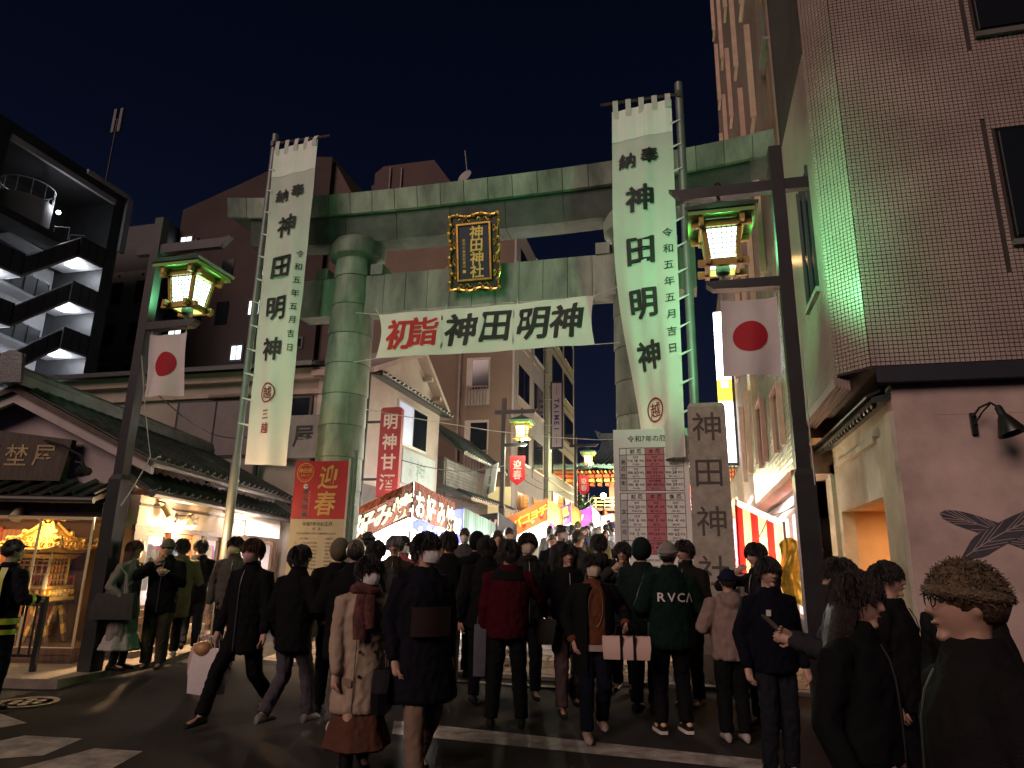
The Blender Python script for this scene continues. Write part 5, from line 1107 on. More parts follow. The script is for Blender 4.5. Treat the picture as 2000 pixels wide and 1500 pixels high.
# ---- brown and grey apartment blocks along the street
bb = thing('brown_apartments', 'brown corner apartment block with balcony windows behind the small lantern', 'building', (-9.5, 30, 0))
bm_ = mat('tan_brown_wall', (.17, .115, .085), .8, var=.12, scale=.6); gm_ = mat('grey_facade', (.34, .32, .32), .7, var=.1, scale=.6); cm_ = mat('cream_green_facade', (.42, .42, .32), .7, var=.1, scale=.6)
b = MB(); b.box(-14, -6.98, 27.0, 33.3, 0, 16.5); b.build('wall', bm_, bb)
b = MB(); b.box(-7.0, -6.9, 27.0, 33.3, 0, 16.5); sf = b.build('street_wall', gm_, bb)
b = MB(); b.box(-9.35, -9.25, 26.85, 26.99, 0, 16.5); b.build('drain_pipe', mat('pale_pipe', (0, 0, 0)), bb)
for i in range(5):
    z = 2.5+2.75*i
    w_ = MB(); w_.box(-9.0, -7.95, 26.94, 27.0, z, z+2.1); w_ = w_.build('window', mat('white_reveal', (.42, .36, .32), .7, var=.05), bb)
    b = MB(); b.box(-8.72, -8.0, 26.90, 26.94, z+.7, z+1.98); b.build('pane', glass_dark, w_)
    for k in range(8):
        b = MB(); b.box(-8.98+.13*k, -8.95+.13*k, 26.80, 26.84, z-.05, z+.75); b.build('baluster', mat('rail_brown', (.16, .12, .10), .5, metal=.3), w_)
    b = MB(); b.box(-9.0, -7.93, 26.79, 26.85, z+.75, z+.80); b.build('rail', MATS['rail_brown'], w_)
    for y0 in (27.6, 30.7):
        w_ = MB(); w_.box(-6.9, -6.86, y0, y0+2.2, z+.1, z+2.0); w_ = w_.build('window', mat('white_reveal', (0, 0, 0)), sf)
        for k in range(2):
            b = MB(); b.box(-6.86, -6.84, y0+.08+1.06*k, y0+1.04+1.06*k, z+.55, z+1.92); b.build('pane', glass_dark, w_)
        b = MB(); b.box(-6.88, -6.80, y0-.05, y0+2.25, z+.42, z+.50); b.build('balcony_rail', mat('bright_sash', (0, 0, 0)), w_)
for k in range(5):
    b = MB(); b.box(-9.7+.01*k, -6.75, 26.2, 26.24, 3.9-.0*k, 4.0) if 0 else b.box(-9.3+.50*k, -8.84+.50*k, 26.55, 26.6, 3.05, 4.5); b.build('lit_panel', mat('lit_cream_panel', (.6, .5, .28), .7, var=.1, emit=.30, ecol=(1, .78, .35)), bb)
ta = thing('cream_apartments', 'cream apartment block with narrow vertical nameplate sign farther up the street', 'building', (-9, 38, 0))
b = MB(); b.box(-14, -6.80, 34.0, 42.3, 0, 15.6); tw_ = b.build('wall', cm_, ta)
b = MB(); b.box(-14, -6.7, 33.9, 42.4, 15.6, 15.85); b.build('roof_edge', mat('pale_soffit', (0, 0, 0)), ta)
for i in range(5):
    z = 3.6+2.45*i
    for y0 in (34.9, 38.6):
        w_ = MB(); w_.box(-6.8, -6.76, y0, y0+2.9, z, z+1.6); w_ = w_.build('window', steel_dark, tw_)
        for k in range(2):
            b = MB(); b.box(-6.76, -6.73, y0+.08+1.4*k, y0+1.42+1.4*k, z+.08, z+1.52); b.build('pane', mat('red_lit_pane', (.3, .05, .03), .3, var=.6, scale=2, emit=.5, ecol=(1, .16, .08)) if i == 0 and k == 0 else glass_dark, w_)
    b = MB(); b.box(-6.81, -6.78, 34.0, 42.3, z-.42, z-.38); b.build('floor_joint', steel_dark, ta)
for i in range(10):
    b = MB(); z = 3.0+1.35*i
    b.tube([(-6.95, 33.65, z), (-6.7, 33.6, z), (-6.62, 33.75, z)], .03, 5); b.build('hoop', mat('pale_handrail', (0, 0, 0)), ta)
b = MB(); b.box(-7.2, -6.98, 33.35, 33.95, 0, 15.5); b.build('dark_gap', steel_dark, ta)  # dark box put in as the shade between the two blocks
tm = thing('vertical_nameplate', 'narrow pale vertical sign with dark blue letters on the cream apartments', 'sign', (-6.4, 35, 7))
b = MB(); b.box(-6.78, -6.12, 34.4, 34.5, 7.3, 10.9); b.build('frame', mat('navy_frame', (.02, .02, .035), .5), tm)
b = MB(); b.box(-6.70, -6.20, 34.385, 34.399, 7.4, 10.8); b.build('face', mat('mauve_sign', (.42, .34, .38), .6, var=.05), tm)
b = MB()
for i, ch in enumerate('TAIMEI'): glyph(b, ch, .03, lambda u, v, d=0.: Vector((-6.45+v, 34.38, 9.85-.30*i-u)), 0, 0, .36)
b.box(-6.46, -6.44, 34.37, 34.38, 10.15, 10.7); b.box(-6.46, -6.44, 34.37, 34.38, 7.5, 8.05); b.build('lettering', mat('indigo_print', (.02, .02, .12), .7, var=0), tm)
# ================================================================ shrine gate, trees
G0 = 3.7
zg_ = thing('shrine_main_gate', 'distant red two storey shrine gate with green tiled roof and gold balcony', 'shrine gate', (-2.2, 61, G0))
verm = mat('vermilion_lacquer', (.42, .055, .02), .5, var=.15)
b = MB(); b.box(-7.0, 2.6, 59.5, 63, G0, 6.0); b.build('lower_storey', mat('dark_red_timber', (.12, .03, .025), .6, var=.2), zg_)
for x in (-6.9, -4.2, -1.0, 2.4):
    b = MB(); b.tube([(x, 59.3, G0), (x, 59.3, 6.0)], .22, 12); b.build('pillar', verm, zg_)
b = MB(); b.box(-7.7, 3.3, 58.9, 63.4, 6.0, 6.25); b.build('balcony_floor', mat('dark_red_timber', (0, 0, 0)), zg_)
for z in (6.4, 6.7, 7.0):
    b = MB(); b.box(-7.8, 3.4, 58.85, 58.95, z, z+.12); b.build('balcony_rail', gold_p, zg_)
for i in range(16):
    b = MB(); b.box(-7.7+.73*i, -7.6+.73*i, 58.84, 58.96, 6.25, 7.05); b.build('balcony_post', gold_p, zg_)
b = MB(); b.box(-6.6, 2.2, 60, 63, 6.25, 8.6); b.build('upper_storey', verm, zg_)
for j in range(3):
    for i in range(18):
        b = MB(); w = .16+.05*j; b.box(-8.0+.66*i-w, -8.0+.66*i+w, 59.2-.3*j, 60.1, 8.15+.33*j, 8.38+.33*j); b.build('bracket', (verm, gold_p, verm)[j], zg_)
for i in range(40):
    b = MB(); b.box(-9.1+.34*i, -8.98+.34*i, 57.9, 60, 9.15, 9.3); b.build('rafter', gold_p if i % 2 else verm, zg_)
rr = []
for t, z, w in ((0, 9.35, 7.1), (.35, 10.2, 6.0), (.7, 11.3, 5.2), (1, 12.5, 5.1)):
    rr.append([(-2.2-w, 57.6+3.4*t, z+.45*(1-t)), (-2.2-w*.6, 57.6+3.4*t, z+.05), (-2.2, 57.6+3.4*t, z), (-2.2+w*.6, 57.6+3.4*t, z+.05), (-2.2+w, 57.6+3.4*t, z+.45*(1-t)), (-2.2+w, 64.5-3.4*t, z+.45*(1-t)), (-2.2, 64.5-3.4*t, z), (-2.2-w, 64.5-3.4*t, z+.45*(1-t))])
b = MB(); b.loft(rr); rf = b.build('roof', mat('verdigris_tile', (.12, .16, .17), .5, var=.2, scale=1), zg_)
for i in range(30):
    x = -8.9+.46*i; b = MB(); s_ = (x+2.2)/7.1; b.tube([(-2.2+s_*7.0, 57.55, 9.45+.4*abs(s_)**2), (-2.2+s_*6.0, 58.75, 10.27+.1), (-2.2+s_*5.2, 59.95, 11.36), (-2.2+s_*5.1, 61, 12.5)], .10, 6); b.build('roof_rib', MATS['verdigris_tile'], rf)
b = MB(); b.box(-7.5, 3.1, 60.7, 61.3, 12.4, 13.0); b.prism([(-7.5, 12.4), (-7.9, 13.3), (-7.4, 13.1)], xz, 60.7, 61.3); b.build('ridge', MATS['verdigris_tile'], rf)
fl_ = thing('gate_floodlight', 'glaring green white floodlight before the distant red shrine gate', 'floodlight', (-6.5, 55, 3.6))
b = MB(); b.tube([(-6.5, 55, 3.5), (-6.5, 55, 6.6)], .06, 8); b.build('pole', steel_dark, fl_)
b = MB(); b.ball((-6.5, 54.9, 6.85), .24, 16, 10); b.build('lamp', mat('flood_lamp', (1, 1, 1), .5, var=0, emit=26, ecol=(.75, 1, .62)), fl_)
light('gate_flood', 'POINT', (-6.2, 55.6, 6.9), 2600, (.85, 1, .55), .3)
light('gate_flood', 'POINT', (-1, 56.5, 7.6), 2600, (1, .72, .36), .3)
def bare_tree(x, y, h, label, seed):
    r = random.Random(seed); t = thing('bare_tree', label, 'tree', (x, y, gz(x, y))); z0 = gz(x, y); bark = mat('pale_bark', (.16, .13, .12), .9, var=.3)
    tr = MB(); tr.tube([(x, y, z0), (x+.1, y, z0+h*.3), (x, y, z0+h*.5)], [.28, .22, .16], 8); tr.build('trunk', bark, t)
    def br(p, d, L_, w, lv):
        q = p+d*L_; mid = (p+q)/2+Vector((r.uniform(-.1, .1), r.uniform(-.1, .1), .05))*L_*.4; tw_.tube([p, mid, q], [w, w*.75, w*.5], 4 if lv else 5, cap=False)
        if lv < 3:
            for i in range(4 if lv < 2 else 3):
                a = (d+Vector((r.uniform(-.75, .75), r.uniform(-.75, .75), r.uniform(.0, .5)))).normalized(); br(p+(q-p)*r.uniform(.5, 1), a, L_*r.uniform(.5, .75), w*.5, lv+1)
    for k in range(7):
        tw_ = MB(); a = k*2*math.pi/7+r.uniform(-.3, .3); globals()['tw_'] = tw_
        br(Vector((x, y, z0+h*(.3+.03*k))), Vector((math.cos(a)*.5, math.sin(a)*.5, .8)).normalized(), h*.26, .09, 0); tw_.build('branch', bark, t)
bare_tree(-10.2, 56, 10.5, 'bare pale twigged tree left of the distant shrine gate roof', 3)
def leafy(x, y, h, w, label, seed, n=1500):
    r = random.Random(seed); z0 = gz(x, y); t = thing('evergreen_tree', label, 'tree', (x, y, z0))
    b = MB(); b.tube([(x, y, z0), (x, y, z0+h*.6)], [.25, .14], 8)
    for k in range(6):
        a = k*1.05; b.tube([(x, y, z0+h*(.25+.05*k)), (x+w*.4*math.cos(a), y+w*.4*math.sin(a), z0+h*(.45+.06*k))], [.09, .04], 6)
    b.build('trunk', wood_dark, t)
    V = []; F = []; cl = [(r.gauss(0, .42)*w*.7, r.gauss(0, .42)*w*.7, h*r.uniform(.25, .98)) for _ in range(26)]
    for i in range(n):
        c = cl[i % 26]; k_ = .8*(1.15-.7*abs(c[2]/h-.5)); p = Vector((x+c[0]*k_+r.gauss(0, .30), y+c[1]*k_+r.gauss(0, .30), z0+c[2]+r.gauss(0, .26)))
        a = Vector((r.uniform(-1, 1), r.uniform(-1, 1), r.uniform(-.6, .6))).normalized()*.17; c2 = a.cross(Vector((r.uniform(-1, 1), r.uniform(-1, 1), 1))).normalized()*.10; k = len(V); V.extend([p-a, p+c2, p+a, p-c2]); F.append((k, k+1, k+2, k+3))
    m_ = MB(); m_.v = V; m_.f = F; m_.build('crown', mat('evergreen_leaf', (.05, .10, .05), .55, var=.4, scale=2, trans=.2), t, kind='stuff')
leafy(-8.6, 50, 6.5, 3.0, 'dark evergreen tree lit green by the floodlight before the shrine gate', 5)
leafy(-10.5, 49, 5.5, 2.6, 'dark evergreen tree at the far end of the cream apartments', 8)
leafy(5.0, 52, 8, 3.5, 'dark evergreen tree right of the shrine gate behind the stone post', 9)
# ================================================================ festival stalls
net_b = mat('net_cloth_brown', (.085, .036, .028), .8, var=.2, trans=.12)
strip_o = mat('orange_strip', (.5, .10, .04), .7, var=.3, scale=12, trans=.12)
cream_c = mat('cream_canvas', (.76, .73, .66), .85, var=.08, trans=.75)
yel_l = mat('yellow_bubble_letter', (.75, .68, .34), .6, var=.05, emit=.12, ecol=(1, .9, .45)) if 0 else mat('yellow_bubble_letter', (.80, .74, .50), .6, var=.05, emit=.95, ecol=(1, .92, .62))  # letters glow by themselves in place of stall light through the cloth
wht_l = mat('white_bubble_letter', (.8, .8, .74), .6, var=.03, emit=.8, ecol=(1, .98, .9))  # same backlight put into the white print as emission
bulb_m = mat('stall_bulb', (1, 1, 1), .5, var=0, emit=40, ecol=(1, .95, .86))
tubem = mat('aluminium_pole', (.4, .4, .4), .35, metal=.8, var=.1)
def stall(label, xf, xb, y0, y1, zf, zb, hv, end_m, front_m, end_txt, front_txt, power, col=(1, .93, .82), strip=None, letters=None, side_wall=True, tsz=None, lm=None, drop=.2, group='food stalls along the left of the street'):
    yc = (y0+y1)/2; z0 = gz(xf, yc); s = 1 if xf > xb else -1
    t = thing('food_stall', label, 'market stall', (xf, yc, z0), group=group)
    for x, y, z in ((xf, y0, zf), (xf, y1, zf-drop), (xb, y0, zb), (xb, y1, zb-drop)):
        b = MB(); b.tube([(x-s*.04, y+.03, gz(x, y)), (x-s*.04, y+.03, z-.02)], .022, 6); b.build('pole', tubem, t)
    sag = lambda u, v: -.05*math.sin(math.pi*u)*math.sin(math.pi*v)
    b = MB(); b.grid(lambda u, v: Vector((xb+(xf-xb)*u, y0+(y1-y0)*v, zb+(zf-zb)*u-drop*v+sag(u, v))), 8, 8); b.build('roof_cloth', cream_c, t, smooth=50)
    ef = lambda u, v, d=0.: Vector((xb+(xf-xb)*u, y0-.015-d-.015*math.sin(u*11), zb+(zf-zb)*u-hv*v))
    ff = lambda u, v, d=0.: Vector((xf+s*(.015+d)+s*.012*math.sin(u*13), y0+(y1-y0)*u, zf-drop*u-hv*v-.02*math.sin(u*math.pi*5)*v))
    b = MB(); b.grid(ef, 16, 6); b.build('end_valance', end_m, t, smooth=50)
    b = MB(); b.grid(ff, 16, 6); b.build('front_valance', front_m, t, smooth=50)
    Le = math.hypot(xf-xb, zf-zb); Lf = abs(y1-y0)
    if strip:
        b = MB(); b.grid(lambda u, v: ef(u*.86, v*.22, .012), 10, 2); b.build('top_strip', strip, t)
        b = MB(); b.grid(lambda u, v: ff(u, v*.26, .012), 10, 2); b.build('top_strip', strip, t)
    for txt, fn, Lx, nm in ((end_txt, ef, Le, 'end_lettering'), (front_txt, ff, Lf, 'front_lettering')):
        if not txt: continue
        n = len(txt); sz = tsz or min(Lx/n*1.05, hv*.8); ang = (zf-zb)/Le if fn is ef else 0
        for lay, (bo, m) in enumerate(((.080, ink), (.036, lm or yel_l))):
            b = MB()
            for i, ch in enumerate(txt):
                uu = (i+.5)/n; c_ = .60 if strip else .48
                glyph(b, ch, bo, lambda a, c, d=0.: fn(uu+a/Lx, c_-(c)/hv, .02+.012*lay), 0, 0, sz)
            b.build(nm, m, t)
    # counter, back cloth, goods
    zc = z0+.95
    b = MB(); b.box(min(xf, xf-s*.75), max(xf, xf-s*.75), y0+.1, y1-.1, zc-.04, zc); b.build('counter', mat('counter_board', (.4, .3, .2), .6, var=.2), t)
    b = MB(); b.grid(lambda u, v: Vector((xf+s*.012, y0+.1+(y1-y0-.2)*u, zc-.03-(.8)*v)), 10, 3); b.build('counter_skirt', cream_c, t)
    b = MB(); b.grid(lambda u, v: Vector((xb, y0+(y1-y0)*u, zb-drop*u-.1-(zb-z0-.3)*v)), 10, 3); b.build('back_cloth', cream_c, t)
    if side_wall:
        b = MB(); b.grid(lambda u, v: Vector((xb+(xf-xb)*u, y0+.03+.015*math.sin(u*14), (zb+(zf-zb)*u-hv+.04)*(1-v)+(z0+.35)*v)), 14, 4); b.build('side_cloth', cream_c, t, smooth=50)
    for k in range(4):
        y = y0+.4+(y1-y0-.8)*k/3; b = MB(); b.lathe([(.10, zc), (.13, zc+.16), (.12, zc+.18)], (xf-s*.3, y, 0), 10); b.build('food_tray', (tubem, mat('red_cup', (.5, .05, .04), .5), mat('counter_board', (0, 0, 0)))[k % 3], t)
    for k in range(2):
        y = y0+(y1-y0)*(.22+.38*k); z = zf-.62
        b = MB(); b.ball((xf-s*.45, y, z), .07, 10, 8); b.tube([(xf-s*.45, y, z+.06), (xf-s*.45, y, z+.45)], .008, 5); b.build('lamp_bulb', bulb_m, t)
        light('stall_light', 'POINT', (xf-s*.45, y, z-.14), power*2.0, col, .09)
    return t
stall('food stall with brown net valance and big pale bubble lettering beside the gabled house', -5.55, -7.2, 13.4, 16.0, 3.17, 2.44, .72, net_b, net_b, 'お好み焼', 'お好み焼', 430, (1, .95, .9), strip_o, drop=.22)
blue_c = mat('ultramarine_cloth', (.03, .04, .30), .8, var=.12, trans=.22)

def net(t, xf, xb, y0, y1, zf, zb, hv, drop):
    b = MB(); m = mat('white_net_cord', (.7, .62, .55), .8, var=.05, trans=.3)
    for fn in (lambda u, v: Vector((xb+(xf-xb)*u, y0-.034-.015*math.sin(u*11), zb+(zf-zb)*u-hv*v)), lambda u, v: Vector((xf+.032+.012*math.sin(u*13), y0+(y1-y0)*u, zf-drop*u-hv*v))):
        for s in (1, -1):
            for k in range(-4, 16):
                q = []
                for i in range(9):
                    v = i/8; u = (k+.5)/12+s*(v-.5)*.33
                    if 0 <= u <= 1: q.append(fn(u, v))
                if len(q) > 1: b.tube(q, .005, 3, cap=False)
    b.build('net_cord', m, t, kind='stuff')
net(bpy.data.objects['food_stall'], -5.55, -7.2, 13.4, 16.0, 3.17, 2.44, .72, .22)
stall('food stall with blue cloth end and pale striped front curtain', -5.45, -7.0, 16.5, 19.4, 2.86, 2.55, .85, blue_c, mat('pale_green_stripe_curtain', (.20, .30, .23), .8, var=.6, scale=2.2, stretch=(1, 9, .15), trans=.22), 'たいやき', None, 60, (.95, .97, 1), None, lm=wht_l, side_wall=False)
blk_c = mat('black_stall_cloth', (.02, .018, .02), .8, var=.2)
stall('food stall with black cloth end and red white lettering beside the low tiled house', -5.5, -6.7, 19.9, 22.2, 3.0, 2.85, .75, blk_c, blk_c, '串カツ', None, 70, (1, .92, .8), None, lm=mat('pinkish_letter', (.6, .25, .2), .6, var=.1, trans=.2))
org_c = mat('orange_red_banner_cloth', (.42, .075, .02), .75, var=.25, scale=1.3, trans=.22)
red_c = mat('red_stall_cloth', (.55, .02, .02), .75, var=.1, trans=.22)
t = stall('food stall with orange banner and yellow katakana lettering below the grey apartment block', -4.9, -6.8, 24.4, 27.4, 3.85, 2.95, .80, org_c, mat('pale_yellow_pattern_cloth', (.42, .28, .08), .75, var=.3, scale=3, trans=.22), 'ナナバコョチ', None, 170, (1, .88, .72), None, lm=mat('golden_letter', (.8, .52, .05), .6, var=0, emit=.75, ecol=(1, .55, .04)), tsz=.42)  # golden letters emit too, standing in for light from behind
b = MB(); b.add([(-6.8, 24.35, 2.95), (-7.25, 24.7, 2.3), (-6.8, 24.35, 1.6)], [(0, 1, 2)]); b.build('red_flap', red_c, t)
for i in range(5):
    b = MB(); x = -6.4+.32*i; z = 2.55+.15*i; M_ = []
    for k in range(20):
        a = 2*math.pi*k/20; M_.append((x+.085*math.sin(a)**3*1.1, 24.34, z+.006*(13*math.cos(a)-5*math.cos(2*a)-2*math.cos(3*a)-math.cos(4*a))))
    b.add(M_, [tuple(range(20))]); b.build('heart_print', mat('heart_red', (.5, .03, .04), .7, var=0, trans=.2) if i % 2 == 0 else mat('heart_cream', (.7, .5, .3), .7, var=0, trans=.2), t)
stall('food stall with purple cloth and golden lettering just past the orange banner stall', -4.75, -6.3, 28.6, 31.4, 4.05, 3.3, .85, mat('purple_cloth', (.20, .06, .28), .75, var=.15, trans=.22), mat('amber_pattern_cloth', (.42, .22, .05), .75, var=.35, scale=3, trans=.22), '唐揚', None, 160, (1, .9, .75), None, lm=MATS['golden_letter'])
stall('food stall with bright magenta cloth and white character below the farthest lamp', -4.6, -6.0, 34.0, 37.5, 4.35, 3.75, .95, mat('magenta_cloth', (.32, .05, .36), .75, var=.15, trans=.22), mat('pastel_pattern_cloth', (.55, .6, .45), .75, var=.4, scale=2.5, trans=.22), 'ク', None, 240, (.95, .9, 1), None, lm=wht_l)
stall('pale pink roofed far food stall at the end of the left row', -4.3, -5.9, 41, 44.5, 4.5, 4.1, .8, mat('pale_pink_cloth', (.65, .38, .4), .75, var=.2, trans=.22), mat('pale_yellow_pattern_cloth', (0, 0, 0)), None, None, 300, (1, .93, .9), None)
# right row: striped tent end and pink cloth stall
G2 = 'food stalls along the right of the street'
t = stall('red and white striped stall tent behind the stone post', .72, 1.40, 11.6, 14.0, 2.62, 2.28, .10, cream_c, cream_c, None, None, 110, (1, .72, .42), None, side_wall=False, drop=.1, group=G2)
for i in range(6):
    u0, u1 = i/6, (i+1)/6-.0
    b = MB(); b.grid(lambda u, v: Vector((.72+.68*(u0+(u1-u0)*u), 11.57+.02*math.sin((u0+u*(u1-u0))*16+v*3), (2.52-.34*(u0+(u1-u0)*u))*(1-v)+1.0*v)), 5, 8); b.build('stripe_cloth', (mat('red_stripe_cloth', (.55, .02, .02), .75, var=.08, trans=.22), mat('cream_stripe_cloth', (.70, .56, .36), .75, var=.08, trans=.22))[i % 2], t, smooth=60)
t = stall('pink cloth stall with black and white mask print behind the years board', -.12, 1.2, 14.8, 18.0, 3.05, 2.7, 1.3, mat('dusty_pink_cloth', (.50, .16, .22), .75, var=.15, trans=.22), cream_c, None, None, 460, (1, .95, .92), None, group=G2)
b = MB(); fk = face((.22, 14.74, 2.35), (1, 0, 0), (0, 0, 1))
b.add([fk(-.28, .12), fk(.0, .58), (.0+.42, 14.74, 2.95), fk(.3, .0), fk(-.1, -.12)], [(0, 1, 2, 3, 4)]); b.build('black_print', ink, t)
b = MB()
for k, (u, v, ru, rv) in enumerate(((-.24, -.02, .07, .30), (-.05, -.25, .09, .22), (.08, .16, .05, .16), (.2, .22, .05, .12))):
    b.add([fk(u+ru*math.cos(a), v+rv*math.sin(a), .012) for a in [2*math.pi*i/18 for i in range(18)]], [tuple(range(18))])
b.build('white_print', wht_l, t)
stall('white far food stall on the right behind the pink cloth stall', -.1, 1.3, 20.5, 24, 3.6, 3.3, .6, cream_c, cream_c, None, None, 420, (1, .95, .88), None, group=G2)
stall('far food stall with red valance at the end of the right row', -.2, 1.2, 28, 32, 4.2, 3.9, .7, red_c, red_c, None, None, 420, (1, .9, .8), None, group=G2)
gc = thing('gold_cover', 'crumpled shiny yellow cover hanging beside the striped tent', 'cover', (1.42, 11.2, .9))
b = MB(); b.grid(lambda u, v: Vector((1.30+.30*u+.03*math.sin(v*9), 11.3-.09*math.sin(u*math.pi)+.04*math.sin(u*13+v*7)+.03*noise.noise((u*5, v*6, 1)), 2.0-.95*v-.10*(2*u-1)**2)), 16, 24); b.build('sheet', mat('shiny_gold_cloth', (.62, .45, .08), .3, metal=.5, var=.35, scale=9), gc, smooth=60)
# loose cables
def cable(name, pts, label, r=.008, m=None):
    P = [Vector(p) for p in pts]; q = []
    for i in range(len(P)-1):
        for k in range(8):
            t_ = k/8; p = P[i].lerp(P[i+1], t_); p.z -= .10*math.sin(math.pi*t_)*(P[i+1]-P[i]).length*.4; q.append(p)
    q.append(P[-1]); b = MB(); b.tube(q, r, 5); b.build(name, m or wire_m, None, label=label, cat='cable')
cable('power_cable', [(-7.42, 7.68, 4.3), (-7.30, 8.0, 2.9), (-7.38, 7.7, 2.2)], 'thin pale cable looping down the left lantern post', .007, rope_m)
cable('power_cable', [(1.28, 7.7, 3.9), (1.29, 7.7, 2.4), (1.0, 9.5, 2.2), (.9, 11.4, 1.9)], 'thin pale cable running from the right lantern post to the striped tent', .007, rope_m)
cable('overhead_wire', [(-6.98, 15, 4.0), (-5.9, 22, 4.7), (-5.4, 34, 5.2)], 'thin overhead wire running up the left side of the street', .012)
cable('overhead_wire', [(-11, 15.3, 4.6), (-7.6, 8.0, 4.0)], 'dark wire crossing above the mossy shop roof to the left lantern post', .010)
cable('overhead_wire', [(-6.6, 12.5, 4.6), (2, 24, 6.2)], 'thin pale wire crossing the street beyond the gate', .010, rope_m)
for p, q, l in (((-7.665, 7.69, 4.1), (-7.435, 7.69, 4.1), 'upper'), ((-7.665, 7.69, 2.75), (-7.435, 7.69, 2.75), 'lower')):
    b = MB(); x, z = -7.55, p[2]; b.tube([(x-.092, 7.708, z), (x+.092, 7.708, z), (x+.092, 7.892, z), (x-.092, 7.892, z), (x-.092, 7.708, z)], .009, 5); b.build('tie_band', rope_m, lamps[0])
# ================================================================ people
skin = mat('skin', (.42, .25, .18), .55, var=.06, scale=20)
CACHE = {}; PEND = []
def ik(a, t, l1, l2, pole):
    a, t = Vector(a), Vector(t); d = t-a; L_ = min(d.length, l1+l2-.004); d.normalize(); t = a+d*L_
    x = (l1*l1-l2*l2+L_*L_)/(2*L_); hgt = math.sqrt(max(0, l1*l1-x*x)); p = Vector(pole); p = (p-d*p.dot(d)).normalized()
    return a+d*x+p*hgt, t
def limbs(P):
    st = P['st']; L = {}
    for s in (-1, 1):
        fy = st*s*.5 if st else .0; lift = .06 if (st and fy < 0) else 0
        hip = (s*.085, 0, .90-.12*st*st); kn, an = ik(hip, (s*(.095+P.get('spread', 0)), fy, .085+lift), .42, .40, (0, 1, .1)); L['leg', s] = (Vector(hip), kn, an)
        a = P['aR'] if s > 0 else P['aL']; sh = Vector((s*.172, -.01, 1.362)); w = (s*a[0], a[1], a[2]); el, wr = ik(sh, w, .285, .255, (s*.5, -.8, -.3)); L['arm', s] = (sh, el, wr)
    return L
def headM(P): return Matrix.Translation((0, 0, 1.49))@Matrix.Rotation(rad(P['yaw']), 4, 'Z')@Matrix.Rotation(rad(-P['nod']), 4, 'X')@Matrix.Translation((0, 0, -1.49))
def hand(mb, w, d, s, curl):
    d = d.normalized(); side = Vector((0, 1, 0)) if abs(d.z) > .7 else Vector((0, 0, 1)); n = d.cross(side).normalized()*s; side = n.cross(d).normalized()*s
    mb.tube([w-d*.02, w+d*.03, w+d*.085], [.024, .034, .034], 8, flat=.55, rnd=True)
    for i in range(4):
        b0 = w+d*.08+side*(i-1.5)*.019; L_ = (.062, .074, .070, .054)[i]; p = [b0]; dd = d.copy()
        for k in range(3):
            dd = (dd-n*curl*(.35+.25*k)).normalized(); p.append(p[-1]+dd*L_*(.45, .32, .25)[k])
        mb.tube(p, [.0095, .009, .0082, .0068], 6, rnd=True)
    b0 = w+d*.02+side*-.03; mb.tube([b0, b0+(d*.6-side*.55-n*.3).normalized()*.035, b0+(d*.85-side*.35-n*.45).normalized()*.068], [.0115, .0105, .008], 6, rnd=True)
def body_mb(P, near):
    b = MB(); L = limbs(P)
    R_ = lambda z, rx, ry, cy=0.: [(rx*math.cos(a), cy+ry*math.sin(a), z) for a in [2*math.pi*k/14 for k in range(14)]]
    b.loft([R_(.84, .13, .09), R_(1.0, .135, .09), R_(1.15, .145, .095), R_(1.30, .16, .10), R_(1.39, .14, .085, -.005), R_(1.44, .075, .06, -.005)])
    b.tube([(0, -.012, 1.38), (0, -.004, 1.47), (0, .0, 1.56)], [.062, .056, .055], 10, rnd=True)
    for s in (-1, 1):
        h, k, a = L['leg', s]; b.tube([h, h.lerp(k, .5), k, k.lerp(a, .4), a], [.085, .075, .052, .052, .036], 10, rnd=True); b.tube([a+Vector((0, -.02, -.03)), a+Vector((0, .14, -.045))], [.035, .028], 8, rnd=True)
        sh, e_, w = L['arm', s]; b.tube([sh-Vector((s*.06, 0, 0)), sh, e_, w], [.05, .052, .040, .028], 10, rnd=True)
    M_ = headM(P); hb_ = MB(); nu, nv = (30, 22) if near else (16, 12); rings = []
    for i in range(1, nv):
        t = math.pi*i/nv; r_ = []
        for j in range(nu):
            a = 2*math.pi*j/nu; x, y, z = math.sin(t)*math.cos(a), math.sin(t)*math.sin(a), -math.cos(t)
            px, py, pz = x*.075, y*.094, z*.118
            if z < 0: px *= 1+.27*z*abs(z)**.3; py *= (1+.08*z) if y > 0 else (1+.35*z)
            c = Vector((px, py+.004, pz+1.605))
            for sx in (-1, 1):
                q = (c-Vector((sx*.034, .085, 1.62))).length
                if q < .03 and y > 0: c.y -= .010*(1-q/.03)
            r_.append(c)
        rings.append(r_)
    hb_.loft(rings); hb_.tube([(0, .090, 1.628), (0, .103, 1.600), (0, .112, 1.586)], [.009, .011, .012], 6, rnd=True); hb_.ball((0, .089, 1.553), (.024, .011, .009), 8, 6); hb_.ball((0, .078, 1.512), (.026, .02, .02), 8, 6)
    for sx in (-1, 1): hb_.ball((sx*.077, -.004, 1.603), (.011, .020, .031), 8, 6); hb_.ball((sx*.016, .102, 1.586), (.009, .009, .008), 6, 5)
    b.v_head = len(b.v); b.add([M_@p for p in hb_.v], hb_.f)
    hd = MB()
    for s in (-1, 1):
        sh, e_, w = L['arm', s]; hand(hd, w+(w-e_).normalized()*.02, (w-e_), s, P['curl'])
    return b, hd
